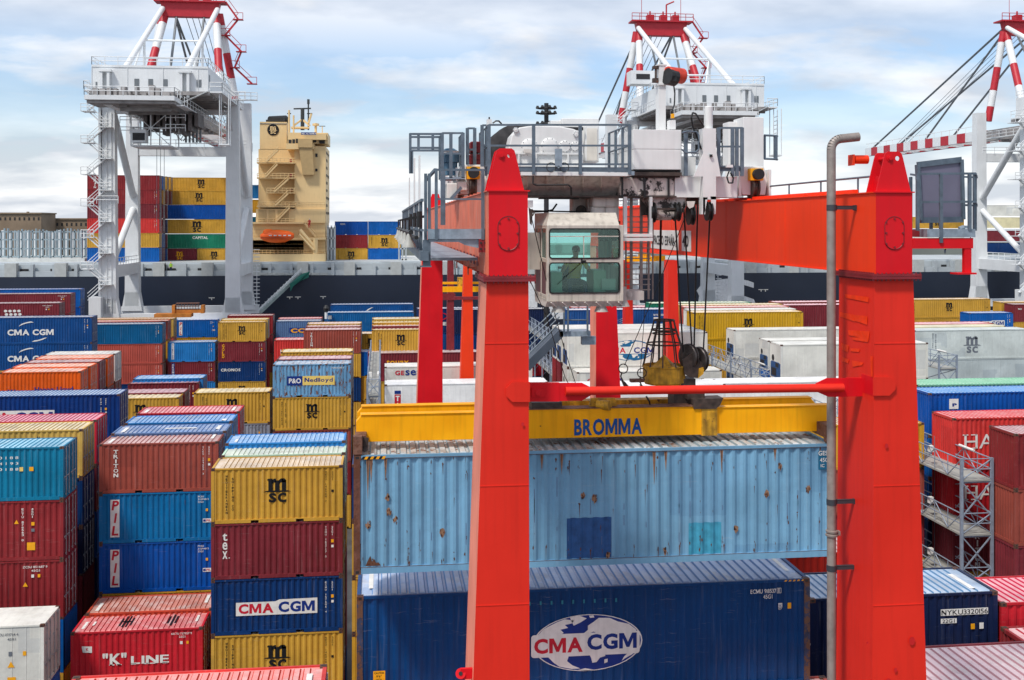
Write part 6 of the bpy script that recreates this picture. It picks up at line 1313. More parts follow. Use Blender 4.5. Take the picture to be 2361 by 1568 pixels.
def mk_lift(K, Lc, Hc):
    pc = (Lc-.3)/round((Lc-.3)/.28)
    def cpatch(m, i0, i1, z0, z1):
        corr(K.mb(m), .15+i0*pc, .15+i1*pc, z0, z1, lambda a, q, z: (a, .0185+q, z), pc)
    cpatch(mat('patch_blue', '1A4E86', .5, var=.2, scale=6, rust=.12), 18, 22, .19, 1.2); cpatch(mat('patch_teal', '3A93B0', .5, var=.2, scale=6, rust=.15), 29, 32, .19, .98)
    tl = K.mb(flat('dark_teal_panel', '1A6486')); rect(tl, (Lc-.42, .012, Hc-.66), UX, UZ, .36, .48)
    put_text(K.mb(M_WHITE), 'GESU', (Lc-.42, .007, Hc-.3), UX, UZ, .34, .12, .02); put_text(K.mb(M_WHITE), '45G', (Lc-.38, .007, Hc-.47), UX, UZ, .22, .11, .01); put_text(K.mb(M_WHITE), 'IC', (Lc-.36, .007, Hc-.6), UX, UZ, .1, .08, .01)
    for i in range(8):
        (K.mb(M_YEL) if i % 2 else K.mb(M_BLACK)).face([(.18+i*.07, -.002, Hc-.1), (.25+i*.07, -.002, Hc-.1), (.29+i*.07, -.002, Hc-.03), (.22+i*.07, -.002, Hc-.03)])
    random.seed(5); rs = K.mb(mat('rust_scab', '5A3420', .85, var=.4, scale=20)); rh = K.mb(mat('rust_halo', '8C6A50', .8, var=.3, scale=9)); pr = K.mb(flat('streak_violet', '5A6C90'))
    def blot(m, x, z, w, h, y):
        n = 11; m.face([(x+w*math.cos(2*math.pi*j/n)*random.uniform(.45, 1.3), y, z+h*math.sin(2*math.pi*j/n)*random.uniform(.35, 1.4)) for j in range(n)])
    for i in range(200):
        k = random.randint(0, 41); x = .15+k*pc+random.uniform(.0, .07); z = random.choice([random.uniform(.2, 2.7), random.uniform(.18, .55), random.uniform(2.3, 2.78), random.uniform(.2, .9)])
        w = random.choice([.006, .008, .01, .012, .02]); blot(rs, x, z, w, random.uniform(.01, .06), .0165)
        if random.random() < .3: rs.face([(x-w*.6, .0168, z), (x+w*.6, .0168, z), (x+w*.15, .0168, z-random.uniform(.08, .4))])
    for x, z in ((.35, 1.2), (.8, 1.85), (.85, 1.5), (1.0, 1.3), (2.15, .95), (5.65, 1.75), (5.95, 1.68), (10.75, 2.35), (10.4, 1.65), (11.5, 1.75), (6.3, .25), (7.75, .3), (9.6, .8)):
        for q in range(4): blot(rs, x+random.uniform(-.05, .05), z+random.uniform(-.08, .08), .022, .035, .0162)
        blot(rh, x, z, .06, .1, .0178)
    for x, h in ((.32, .6), (.40, .35), (.75, .3), (4.6, .25), (7.45, .5), (7.75, .3), (9.2, .35), (10.6, .2), (5.1, .3)):
        rs.face([(x, .0166, Hc-.1), (x+.035, .0166, Hc-.1), (x+.02, .0166, Hc-.1-h)]); rh.face([(x-.02, .0176, Hc-.1), (x+.06, .0176, Hc-.1), (x+.02, .0176, Hc-.1-h*1.7)])
    rs.face([(.28, .0166, .2), (.66, .0166, .2), (.6, .0166, .28), (.54, .0166, .27), (.5, .0166, .36), (.44, .0166, .31), (.4, .0166, .45), (.34, .0166, .33)])
    for i in range(26): x = .15+pc*random.randint(2, 41)+.03; z = random.uniform(.4, 1.9); rect(pr, (x, .0172, z), UX, UZ, .014, random.uniform(.1, .6))
    rect(rs, (.15, .0, .165), UX, UZ, 11.9, .014); rect(rs, (.15, .0, Hc-.085), UX, UZ, 11.9, .012)
zl = PZ(1050.6, YL, 815.5)
container(lc0, YL, zl, 12.19, 'rusty blue', 'long pale blue rust spotted container hanging from the yellow spreader', 2.9, 'dry', mk_lift, True, wear=.28, roofwear=.85, posts=((0, POSTR), (12.04, POSTR)), rgb=hexc('74A4C2'), roof=hexc('A8B8C0'))
# ---------------------------------------------------------------- second yard crane further back
Y2 = 88.0; YR2 = 114.0
r2 = thing('gantry_crane', 'distant red yard gantry crane seen between the legs of the near one', 'crane', (PX(1300, Y2), Y2, 0))
dz = H+.6
for (a, b, c, d, Y, m) in ((1071, 1089, 1066, 1091, Y2, ORG), (1541, 1561, 1540, 1566, Y2, RED), (1033, 1046, 1031, 1047, YR2, DRED), (1443, 1458, 1442, 1460, YR2, RED)):
    quad_leg(a, b, 600, c, d, 760, Y, 1.4).build('leg', [m, m], r2)
for x0_, x1_ in ((1071, 1089), (1541, 1561)):
    s = MB(); s.box(PX(x0_, Y2), PX(x1_, Y2), Y2, YR2+1, H-2.6, H-.9); s.build('girder', ORG, r2)
s = MB(); s.pb(1047, 684, 1103, 691, Y2-.1, .3); s.build('brace_tube', DRED, r2); s = MB(); s.pb(1020, 677, 1050, 692, YR2-.12, .1); s.build('brace_plate', DRED, r2)
s2 = thing('container_spreader', 'distant yellow spreader hanging in the far yard crane, left of the red leg', 'spreader', P(1060, 673, Y2+9))
s = MB(); s.pb(1018, 661, 1190, 673, Y2+9, .5); s.build('beam', YSP, s2); s = MB(); s.pb(1018, 650, 1190, 655, Y2+10.5, .4); s.build('beam', YSP, s2); s = MB(); s.pb(1056, 640, 1075, 661, Y2+9.3, .9); s.build('head_block', YDIRT, s2); s = MB(); s.tube(P(1047, 560, Y2+9.5), P(1050, 645, Y2+9.5), .05, 5); s.tube(P(1072, 560, Y2+9.5), P(1070, 645, Y2+9.5), .05, 5); s.build('rope', BLK, s2)
s3 = thing('container_spreader', 'small distant yellow spreader visible between cab ladder and thick rope', 'spreader', P(1490, 603, Y2+6))
s = MB(); s.pb(1444, 592, 1512, 603, Y2+6, .5); s.build('beam', YSP, s3); s = MB(); s.pb(1510, 590, 1534, 602, Y2+7, .6); s.build('beam', YSP, s3); s = MB(); s.pb(1475, 585, 1500, 592, Y2+6.5, .6); s.build('head_block', YDIRT, s3)
# gangway stair of the near crane leg (rear)
s = thing('service_stair', 'dark grey steel stair with handrails rising to the rear red leg under the cab', 'stair', P(1225, 900, 43))
m = MB(); m.prism([P(a, b, 43) for a, b in ((1221, 828), (1290, 760), (1299, 764), (1299, 776), (1221, 855))], (0, .9, 0)); m.build('flight', mat('stair_grey', '4C5662', .5, .2), s)
m = MB()
for d in (0, 14): m.tube(P(1221, 770+d, 43), P(1288, 705+d, 43), .03, 5); m.tube(P(1221, 800+d, 43.9), P(1290, 730+d, 43.9), .03, 5)
for x in (1301, 1310, 1355): m.pb(x-2, 705, x+2, 768, 42.9, .07)
m.tube(P(1301, 705, 43), P(1356, 705, 43), .03); m.tube(P(1301, 738, 43), P(1356, 738, 43), .03); m.build('handrail', RAILG, s)
m = MB(); m.pb(1290, 764, 1362, 776, 43, 1.0); m.pb(1342, 776, 1374, 795, 43.2, .3); m.build('landing', GALV, s)
# ---------------------------------------------------------------- ship-to-shore cranes
SW = mat('quay_crane_white', 'DCDFE0', .5, var=.06, scale=.4, streak=.12); SWD = mat('quay_crane_under', '8E8A88', .6, var=.3, scale=.8); SR = mat('quay_crane_red', 'B01828', .5, var=.1); SG = mat('stay_grey', '6E7478', .5, .2)
Q1, Q2 = 165.0, 180.0; HB = 8.9; AY = 180.0
def zq(y, Y=165.): return PZ(y, Y, 397)
cx1 = PX(397, Q1)
def sts():
    o = thing('quay_crane', 'x', 'quay crane', (cx1, Q1, 0)); X = cx1
    def bx(n, m, *bs, par=None):
        s = MB()
        for b in bs: s.box(X+b[0], X+b[1], b[2], b[3], b[4], b[5])
        return s.build(n, m, par or o)
    zTop = zq(228); zs_ = zq(722)
    for sx_ in (-1, 1):
        for Y, tp in ((Q1, zTop if sx_ > 0 else zq(250)), (Q2, zq(236, Q2))):
            a = sx_*HB-.2; s = MB(); s.frus([(X+a-1.1, Y, zs_), (X+a+1.1, Y, zs_), (X+a+1.1, Y+1.8, zs_), (X+a-1.1, Y+1.8, zs_)], [(X+a-.88, Y, tp), (X+a+.88, Y, tp), (X+a+.88, Y+1.5, tp), (X+a-.88, Y+1.5, tp)])
            s.frus([(X+a-1.6, Y, zs_-.8), (X+a+1.6, Y, zs_-.8), (X+a+1.6, Y+1.8, zs_-.8), (X+a-1.6, Y+1.8, zs_-.8)], [(X+a-1.08, Y, zs_+2.2), (X+a+1.08, Y, zs_+2.2), (X+a+1.08, Y+1.8, zs_+2.2), (X+a-1.08, Y+1.8, zs_+2.2)])
            s.build('leg', SW, o)
            w = MB(); w.box(X+a-3, X+a+3, Y+.2, Y+1.6, .9, zs_-2.2)
            for i in range(4): w.tube((X+a-2.6+i*1.7, Y+.5, .45), (X+a-2.6+i*1.7, Y+1.3, .45), .45, 12)
            w.box(X+a-.8, X+a+.8, Y+.3, Y+1.5, zs_-2.2, zs_-1.4); w.build('bogie', SW, o)
        bx('portal_beam', SW, (sx_*HB-.8, sx_*HB+.8, Q1+1.8, Q2, zq(640), zq(612)))
        s = MB(); s.tube((X+sx_*HB, Q1+1, zq(610)), (X+sx_*HB, Q2, zq(480)), .5, 12); s.tube((X+sx_*HB, Q1+1.5, zq(250)), (X+sx_*HB, Q2, zq(445)), .55, 12); s.build('diagonal', SW, o, smooth=True)
    bx('sill_beam', SW, (-HB-1.9, HB+1.9, Q1+.3, Q1+1.5, zs_-1.4, zs_-.1)); bx('sill_beam', SW, (-HB-1.9, HB+1.9, Q2+.3, Q2+1.5, zs_-1.4, zs_-.1))
    bx('cross_beam', SW, (-HB, HB, Q2+.2, Q2+1.6, zq(345), zq(322))); bx('cross_beam', SW, (-HB, HB, Q1+.2, Q1+1.6, zq(262), zq(240)))
    bx('trolley_girder', SWD, (-3.2, -2.2, 146, 190, 15.2+H, 17.2+H), (2.2, 3.2, 146, 190, 15.2+H, 17.2+H))
    s = MB(); s2_ = MB()
    for i in range(16):
        t = s if i % 2 == 0 else s2_
        for xx in (-3.0, 2.0): t.box(X+xx, X+xx+1.0, 190+i*3.1, 193.1+i*3.1, H+15.6, H+17.4)
    s.build('boom_red', SR, o); s2_.build('boom_white', SW, o)
    s = MB()
    for i in range(17): s.tube((X-3, 190+i*3, H+17.4), (X-3, 190+i*3, H+18.4), .06, 5); s.box(X-2, X+2, 190.5+i*3, 190.9+i*3, H+15.7, H+16.2)
    s.tube((X-3, 190, H+18.4), (X-3, 239, H+18.4), .06, 5); s.build('boom_railing', SW, o)
    bx('machinery_house', SW, (-7.6, 7.5, 150, 172, H+17.7, H+21.2)); bx('house_base', SWD, (-7.9, 7.8, 149, 173, H+17.2, H+17.7))
    bx('cabinet', SW, (3.6, 8.6, 150.5, 153, H+16.2, H+18.0)) if False else None
    s = MB()
    for x in (-6.4, 3.9): 
        for k in (0, .9): s.box(X+x+k, X+x+k+.35, 149.2, 149.9, H+16.9, H+20.4)
        s.box(X+x-.2, X+x+1.5, 149.1, 149.9, H+20.2, H+20.5)
    s.build('house_frame', SW, o)
    s = MB()
    for x in (-2.1, -.3, 1.6, 6.0): s.box(X+x, X+x+.6, 149.94, 149.99, H+16.9+1.5, H+16.9+2.5)
    s.build('house_window', SG, o)
    bx('machinery_deck', SW, (-7.0, 4.2, 144, 150, H+15.9, H+16.5)); bx('deck_underside', SWD, (-6.8, 4.0, 144.4, 150, H+15.5, H+15.9))
    s = MB(); random.seed(11)
    for i in range(12): x = -6.6+i*.88; s.box(X+x, X+x+random.uniform(.3, .7), 146.5, 148, H+16.5, H+16.9+random.uniform(.2, 1.3))
    s.build('deck_machinery', SWD, o)
    def rl(n, pts, h=1.1, st=1.6):
        s = MB()
        for i in range(len(pts)-1):
            a, b = Vector(pts[i]), Vector(pts[i+1]); k = max(1, int((b-a).length/st))
            for z_ in (h*.5, h): s.tube(a+Vector((0, 0, z_)), b+Vector((0, 0, z_)), .055, 5)
            for j in range(k+1): p = a.lerp(b, j/k); s.tube(p, p+Vector((0, 0, h)), .05, 5)
        return s.build(n, SW, o)
    rl('roof_railing', [(X-7.6, 172, H+21.2), (X-7.6, 150, H+21.2), (X+7.5, 150, H+21.2), (X+7.5, 172, H+21.2)])
    rl('deck_railing', [(X-7.0, 150, H+16.5), (X-7.0, 144, H+16.5), (X+4.2, 144, H+16.5), (X+4.2, 150, H+16.5)])
    rl('side_railing', [(X+7.8, 149.5, H+17.9), (X+9.4, 149.5, H+17.9), (X+9.4, 172, H+17.9)]); bx('side_walk', SW, (7.8, 9.4, 149.5, 172, H+17.6, H+17.8), (-8.5, -7.8, 149.5, 172, H+17.6, H+17.8)); rl('side_railing', [(X-8.5, 172, H+17.9), (X-8.5, 149.5, H+17.9), (X-7.8, 149.5, H+17.9)])
    for xx in (-4.6, 4.6):
        bx('girder_walk', SW, (xx-.5, xx+.5, 146, 190, H+15.4, H+15.55)); rl('girder_railing', [(X+xx+(.5 if xx > 0 else -.5), 146, H+15.5), (X+xx+(.5 if xx > 0 else -.5), 190, H+15.5)], st=2.2)
    s = MB()
    for i in range(9): s.beam((X-3.2, 147+i*4.6, H+15.0), (X+3.2, 147+i*4.6, H+15.0), .35, .5); s.beam((X-8, 151+i*2.3, H+17.1), (X+8, 151+i*2.3, H+17.1), .25, .3)
    s.build('cross_ties', SWD, o)
    s = MB(); p0 = Vector((X+4.4, 149, H+16.2))
    for q in ((X+7.6, 149, H+17.7), (X+7.6, 149, H+17.7)): s.beam(p0, q, .7, .12)
    s.beam((X+8.4, 163, H+15.5), (X+8.4, 168, H+11.5), .7, .12); s.build('service_stair', SW, o)
    rl('level_railing', [(X-HB-1.6, Q1-.9, zq(470)), (X-HB+1.4, Q1-.9, zq(470))]); rl('level_railing', [(X-HB+.9, Q1+1, zq(612)), (X-HB+.9, Q2, zq(612))]); rl('cross_railing', [(X-HB, Q2, zq(322)), (X+HB, Q2, zq(322))], st=2)
    s = MB()
    for i in range(10): s.box(X+9.6, X+9.7, 150, 151.6, H+11+i*.6, H+11.06+i*.6)
    for yy_ in (150, 151.6):
        for xx in (9.0, 10.2): s.tube((X+xx, yy_, H+10.8), (X+xx, yy_, H+17.6), .07, 5)
    s.box(X+8.9, X+10.3, 149.9, 151.7, H+10.6, H+10.8); s.build('side_cage', SW, o)
    s = MB(); s.box(X+7.3, X+7.52, 150.6, 151.6, H+18.4, H+20.2); s.box(X-7.1, X-6.9, 149.95, 149.99, H+18.2, H+18.9); s.build('house_door', SG, o)
    s = MB()
    for i in range(4): s.box(X-7.63+i*4.6, X-7.57+i*4.6, 149.93, 149.98, H+17.8, H+21.1)
    s.box(X-7.6, X+7.5, 149.92, 149.97, H+20.9, H+21.2); s.build('house_seam', SW, o)
    s = MB()
    for i, (xx, zz_) in enumerate(((-3.4, 12.2), (-3.4, 13.6), (2.6, 12.6), (2.6, 14))): rl('trolley_railing', [(X+xx-1, 151.8, H+zz_), (X+xx+1.6, 151.8, H+zz_)], .9, .9)
    s.box(X-2.8, X-1.0, 151.6, 153.4, H+11.0, H+12.8); s.build('trolley_cab', SW, o)
    s = MB(); s.box(X-2.7, X-1.1, 151.55, 151.6, H+11.3, H+12.3); s.build('cab_window', M_DARK, o)
    s = MB(); random.seed(9)
    for i in range(26): s.tube((X-2.5+random.random()*5, 158+random.random()*26, H+15.3), (X-2.5+random.random()*5, 158+random.random()*26, H+13+random.random()*1.5), .07, 4)
    s.build('hanging_cables', SG, o)
    # trolley and its cab frame
    s = MB(); random.seed(4)
    x0_, x1_, y0_, y1_, z0_, z1_ = X-3.0, X+2.2, 152, 158, H+10.6, H+15.4
    for x in (x0_, (x0_+x1_)/2, x1_):
        for y in (y0_, y1_): s.tube((x, y, z0_), (x, y, z1_), .09, 5)
    for z in (z0_, (z0_+z1_)/2, z1_-.4):
        for y in (y0_, y1_): s.tube((x0_, y, z), (x1_, y, z), .08, 5)
        for x in (x0_, x1_): s.tube((x, y0_, z), (x, y1_, z), .08, 5)
    s.tube((x0_, y0_, z0_), (x1_, y0_, z1_), .06, 5); s.tube((x1_, y0_, z0_), (x0_, y0_, z1_), .06, 5)
    s.box(x0_, x1_, y0_, y1_, z0_-.12, z0_); s.build('trolley_frame', SW, o)
    s = MB()
    for i in range(9): x = X-1.6+i*.85; s.box(x, x+.5, 153, 156+i % 3, H+12.2+(i % 3)*.6, H+15.2)
    s.build('trolley_machinery', mat('dark_trolley', '5A5250', .6, var=.4, scale=1), o)
    s = MB()
    for i in range(5): s.tube((X+3.2+i*.5, 158, H+11.5), (X+3.2+i*.5, 158, H+15.4), .16, 6)
    s.build('festoon_cables', SG, o)
    s = MB()
    for x in (-.4, .1, .6): s.tube((X+x, 156, H+11), (X+x, 156, H-1), .035, 4)
    s.build('hoist_wires', SG, o)
    # A frame
    za = zq(40, AY)+.2; zb_ = za+2.3; h1, h2 = 4.1, 4.7
    s = MB(); s.prism([(X-h2, AY, zb_), (X+h2, AY, zb_), (X+h1, AY, za), (X-h1, AY, za)], (0, 1.6, 0)); s.build('apex_beam', SR, o)
    for sx_ in (-1, 1):
        for (bx_, by_, top_, m_) in ((7.4, AY, 4.5, 0), (6.0 if sx_ > 0 else 6.0, 171, 4.0, 1)):
            a = Vector((X+sx_*top_, AY+.8, za+.6)); b = Vector((X+sx_*bx_, by_+.8, H+18.2)); sr = MB(); sw = MB(); cuts = [0, .12, .40, .66, .84, 1.0]
            for i in range(5): (sr if i % 2 == 0 else sw).tube(a.lerp(b, cuts[i]), a.lerp(b, cuts[i+1]), .62, 12)
            sr.build('frame_leg_red', SR, o, smooth=True); sw.build('frame_leg_white', SW, o, smooth=True)
        s = MB(); s.tube((X+sx_*4.3, AY, za+1.2), (X+sx_*4.1, 152, H+20.5), .42, 10); s.build('back_stay', SW, o, smooth=True)
        s = MB(); m_ = Vector((X+sx_*4.2, 166, (za+1.2+H+20.5)/2)); s.tube(m_, (m_.x, 166, H+21.2), .2, 6); s.tube(m_, (m_.x-1.5, 164, H+21.2), .15, 6); s.build('stay_post', SW, o)
        s = MB(); s.tube((X+sx_*3.0, AY+1, zb_), (X+sx_*2.7, 212, H+17.4), .2, 6); s.tube((X+sx_*3.2, AY+1, zb_), (X+sx_*2.7, 236, H+17.4), .2, 6); s.tube((X+sx_*2.2, AY+1, za+1), (X+sx_*1.9, 172, H+21), .2, 6); s.build('boom_stay', SG, o)
    s = MB()
    for i in range(4): s.tube((X-1.5+i, AY+1, zb_), (X-1+i*.7, 228, H+17.6), .06, 4)
    s.build('boom_rope', SG, o)
    s = MB(); s.tube((X-4.2, 166, H+27.2), (X+4.2, 166, H+27.2), .16, 6); s.tube((X-4.2, 166, H+24.6), (X+4.2, 166, H+24.6), .16, 6); s.build('tie_bar', SW, o)
    bx('apex_deck', SR, (-5.6, 5.6, AY-.6, AY+2.2, zb_, zb_+.25)); 
    s = MB()
    for x in (-2.6, -.2, 2.0): s.box(X+x, X+x+1.2, AY, AY+1.4, zb_+.25, zb_+1.3); s.tube((X+x+.6, AY+.7, zb_+.25), (X+x+.6, AY+.7, zb_+2.0), .15, 6)
    for x in (-3.6, 3.6): s.tube((X+x, AY+.5, zb_), (X+x, AY+.5, zb_+5.5), .05, 4)
    s.path([(X+1.0, AY+.7, zb_+.3), (X+1.0, AY+.7, zb_+3.2), (X+2.4, AY+.7, zb_+3.8)], .14, 6); s.build('apex_sheaves', SR, o)
    s = MB(); a = Vector((X-5.6, AY-.6, zb_+.25)); b = Vector((X+5.6, AY-.6, zb_+.25))
    for z_ in (.6, 1.15): s.tube(a+Vector((0, 0, z_)), b+Vector((0, 0, z_)), .06, 5)
    for j in range(9): p = a.lerp(b, j/8); s.tube(p, p+Vector((0, 0, 1.15)), .06, 5)
    p0 = Vector((X+5.6, AY, zb_+.2))
    for i, (dx, dz_) in enumerate(((1.8, -2.6), (-.6, -5.2), (1.6, -7.8), (.2, -10.4), (2.6, -13))):
        p1 = Vector((X+5.8+dx+i*.35, AY, zb_+dz_)); s.beam(p0, p1, .12, .3); s.tube(p0+Vector((0, 0, 1)), p1+Vector((0, 0, 1)), .05, 5); s.box(p1.x-.8, p1.x+.8, AY-.5, AY+.5, p1.z-.12, p1.z); s.tube(p1+Vector((-.8, -.5, 1)), p1+Vector((.8, -.5, 1)), .05, 5); s.tube(p1+Vector((.8, -.5, 0)), p1+Vector((.8, -.5, 1)), .05, 5); p0 = p1
    s.build('apex_stair', SR, o)
    # stair tower up the left leg
    s = MB(); z = zq(690); xa_, xb_ = X-HB-2.9, X-HB-.4; k = 0
    s.box(X-HB-1.5, X-HB-1.2, Q1-.4, Q1+1.4, zs_, zq(235))
    while z < zq(245):
        z2 = z+2.3; a, b = (xa_, xb_) if k % 2 == 0 else (xb_, xa_)
        s.beam((a, Q1-.6, z), (b, Q1-.6, z2), .6, .14); s.tube((a, Q1-.9, z+1), (b, Q1-.9, z2+1), .055, 5); s.tube((a, Q1-.9, z+.5), (b, Q1-.9, z2+.5), .045, 5)
        s.box(b-.9, b+.9, Q1-1.1, Q1+1.2, z2-.1, z2)
        for h in (.55, 1.05): s.tube((b-.9, Q1-1.1, z2+h), (b+.9, Q1-1.1, z2+h), .05, 5)
        for xx in (-.9, 0, .9): s.tube((b+xx, Q1-1.1, z2), (b+xx, Q1-1.1, z2+1.05), .05, 5)
        z = z2; k += 1
    s.build('stair_tower', SW, o)
    s = MB()
    for i in range(26): s.box(X-HB-.4, X-HB+.2, Q1-.12, Q1-.06, zs_+i*1.1, zs_+i*1.1+.08)
    s.box(X-HB-.45, X-HB-.38, Q1-.2, Q1-.1, zs_, zq(260)); s.box(X-HB+.2, X-HB+.27, Q1-.2, Q1-.1, zs_, zq(260)); s.build('leg_ladder', SW, o)
    s = MB(); s.box(X-HB-2.6, X-HB-.9, Q1-1.5, Q1+1, .5, zs_+2.5); s.build('equipment_cabin', SW, o)
    s = MB(); s.tube((X+HB+1.6, Q2+.5, zs_), (X+HB+1.6, Q2+.5, zq(620)), .06, 5)
    for i in range(16): s.ring((X+HB+1.6, Q2+.1, zs_+i*.6), .5, .05, 'z', 8)
    s.build('caged_ladder', SW, o)
    for Y in (Q1, Q2):
        s = MB(); s.box(X+HB-1.2, X+HB+1.8, Y-.8, Y, zq(228, Y)-.15, zq(228, Y)); a = [(X+HB-1.2, Y-.8, zq(228, Y)), (X+HB+1.8, Y-.8, zq(228, Y))]
        for z_ in (.55, 1.1): s.tube(Vector(a[0])+Vector((0, 0, z_)), Vector(a[1])+Vector((0, 0, z_)), .055, 5)
        for i in range(4): s.tube((X+HB-1.2+i, Y-.8, a[0][2]), (X+HB-1.2+i, Y-.8, a[0][2]+1.1), .05, 5)
        s.build('top_landing', SW, o)
    return o
q1 = sts(); q1['label'] = 'white quay crane with red and white top frame at the left of the ship'; q1['group'] = 'quay cranes along the ship'
q2 = copy_tree(q1); q2.location.x += PX(1583, Q1)-cx1; q2.scale = (.95, 1, .975); q2['label'] = 'white quay crane with machinery house behind the yard crane trolley'
q3 = copy_tree(q1); q3.location.x += PX(2500, Q1)-cx1; q3['label'] = 'white quay crane at the right edge with striped boom reaching left over the ship'
s = MB(); s.box(PX(1455, 160), PX(1455, 160)+3.8, 160, 163, PZ(193, 160, 1450), PZ(162, 160, 1450)); cbn = s.build('crane_cabin', SW); tag(cbn, 'small white cabin with a dark window left of the middle quay crane top', 'cabin')
s = MB(); s.box(cbn.data.vertices[0].co.x+.8, cbn.data.vertices[0].co.x+3.8-.9, 159.95, 159.99, PZ(182, 160, 1450), PZ(170, 160, 1450)); s.build('window', M_DARK, cbn)
# orange hatch spreader on the quay
qs = thing('container_spreader', 'orange brown spreader with cage parked on the quay between crane legs', 'spreader', P(430, 728, 150))
s = MB(); s.pb(396, 714, 470, 722, 150, 1); s.pb(355, 724, 440, 732, 149, 2); s.pb(396, 704, 403, 722.5, 149.8, 1.3); s.pb(463, 704, 470, 722.5, 149.8, 1.3); s.build('beam', mat('worn_orange', 'B06A1C', .6, var=.3, scale=1), qs)
s = MB()
for i in range(9): s.pb(405+i*6.5, 699, 406+i*6.5, 714, 150, .1)
for y in (699, 706, 713): s.pb(405, y, 458, y+1.2, 150, 1)
s.build('cage', RUSTY, qs)
# ---------------------------------------------------------------- the ship
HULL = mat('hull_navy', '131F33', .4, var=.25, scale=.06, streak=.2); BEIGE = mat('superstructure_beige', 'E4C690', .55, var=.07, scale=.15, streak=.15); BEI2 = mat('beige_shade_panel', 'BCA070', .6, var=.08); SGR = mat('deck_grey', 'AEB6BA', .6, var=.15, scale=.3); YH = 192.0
ship = thing('container_ship', 'huge dark navy container ship with beige superstructure moored behind the yard', 'ship', (PX(675, YH), YH, -2))
s = MB(); z1 = PZ(634, YH, 900); s.prism([(-260, YH, -2), (230, YH, -2), (242, YH+16, -2), (230, YH+32, -2), (-260, YH+32, -2)], (0, 0, z1+2)); s.build('hull', HULL, ship)
s = MB(); s.box(-258, 228, YH+.4, YH+.9, z1, z1+.9)
for i in range(130): x = -250+i*3.6; s.box(x, x+.5, YH+.1, YH+1.2, z1, z1+2.1)
s.box(-258, 228, YH+2, YH+30, z1+2.0, z1+2.3); s.box(-258, 228, YH+1.5, YH+2, z1+.2, z1+2.0); s.build('deck_coaming', SGR, ship)
random.seed(21)
for i in range(40): x = -120+i*8.1; s = MB(); s.box(x, x+1.9, YH-.02, YH+1.3, z1, z1+2.3); s.build('bulwark_block', mat('deck_pale', 'B4B8B6', .6, var=.1), ship)
for i in range(60): x = -110+i*5.2+random.uniform(0, 2); s = MB(); s.box(x, x+random.uniform(.6, 1.6), YH+1.3, YH+1.48, z1+.5, z1+1.3); s.build('deck_opening', M_DARK, ship)
s = MB()
hs = [(x, y) for x, y in ((488, 687), (668, 685), (687, 685), (745, 684), (1755, 668), (1765, 668), (1521, 698))]
for x, y in hs: p = P(x, y, YH-.05); s.box(p.x-.5, p.x+.5, YH-.05, YH-.01, p.z-.05, p.z+.08); s.box(p.x-.07, p.x+.07, YH-.05, YH-.01, p.z-.35, p.z)
s.build('hull_marks', M_WHITE, ship)
s = MB(); lw = flat('hull_lettering_white', 'D8DADC')
def hl(ch, x0_, x1_, y0_, y1_, b=.09): put_text(s, ch, P(x0_, y1_, YH-.06), UX, UZ, PX(x1_, YH)-PX(x0_, YH), PZ(y0_, YH, x0_)-PZ(y1_, YH, x0_), b)
def thick(pts, wd):
    n = len(pts); L_ = []; R_ = []
    for i, (x, y) in enumerate(pts):
        a, b = pts[max(0, i-1)], pts[min(n-1, i+1)]; dx, dy = b[0]-a[0], b[1]-a[1]; q = math.hypot(dx, dy) or 1; w = wd*(.55+.45*math.sin(math.pi*i/(n-1))); L_.append((x-dy/q*w, y+dx/q*w)); R_.append((x+dy/q*w, y-dx/q*w))
    for i in range(n-1): s.face([P(*q, YH-.06) for q in (L_[i], L_[i+1], R_[i+1], R_[i])])
hl('M', 1205, 1380, 640, 745, .03)
pts = [(1738, 652), (1725, 647), (1705, 643), (1680, 642), (1655, 645), (1632, 651), (1614, 660), (1606, 670), (1612, 682), (1632, 693), (1660, 702), (1690, 708), (1715, 716), (1715, 726), (1738, 730), (1745, 706), (1738, 690), (1715, 682), (1696, 676), (1684, 668), (1690, 658), (1712, 656), (1738, 664)]
s.face([P(a, b, YH-.06) for a, b in pts])
thick([(2085, 658), (2050, 650), (2005, 652), (1965, 665), (1950, 690), (1965, 715), (2005, 728), (2050, 730), (2085, 722)], 15); s.build('hull_lettering', lw, ship)
def bp(name, m, boxes, Y=200., d=6., par=None):
    s = MB()
    for b in boxes: s.pb(b[0], b[1], b[2], b[3], b[4] if len(b) > 4 else Y, b[5] if len(b) > 5 else d)
    return s.build(name, m, par or ship)
bp('deckhouse', BEIGE, [(679, 337, 751, 514, 200, 14), (596, 344, 680, 514, 203, 11), (578, 513, 750, 601, 200, 14), (590, 482, 750, 514, 199.5, 12)])
bp('funnel', BEIGE, [(599, 281, 661, 345, 203, 8)]); bp('funnel_stripe', M_GREY, [(599, 284.5, 661.5, 286, 202.9, .1)])
s = MB(); s.tube(P(622, 279, 206), P(660, 277, 208), .9, 12); s.pb(622, 271, 655, 280, 205, 3); s.pb(613, 276, 622, 280, 205, 2); s.build('funnel_uptakes', M_DARK, ship)
s = MB(); ell(s, P(629.7, 299.5, 202.9), UX, UZ, 1.05, 1.05, 28); s.build('emblem_disc', M_BLACK, ship)
K = Marks(); cpt = P(629.7, 299.5, 202.8); msc_logo(K, BEIGE, cpt.x, cpt.z-.72, 1.6, 202.8); K.g[BEIGE.name][0].build('emblem', BEIGE, ship)
bp('deck_slab', BEIGE, [(592, 374, 680, 377, 199, 6), (592, 409, 680, 412, 199, 6), (615, 444, 680, 446, 199, 6), (592, 474, 680, 478, 199, 6), (578, 512, 700, 516, 198.5, 6), (577, 548, 751, 553, 198, 6), (577, 586, 750, 608, 196.5, 6)])
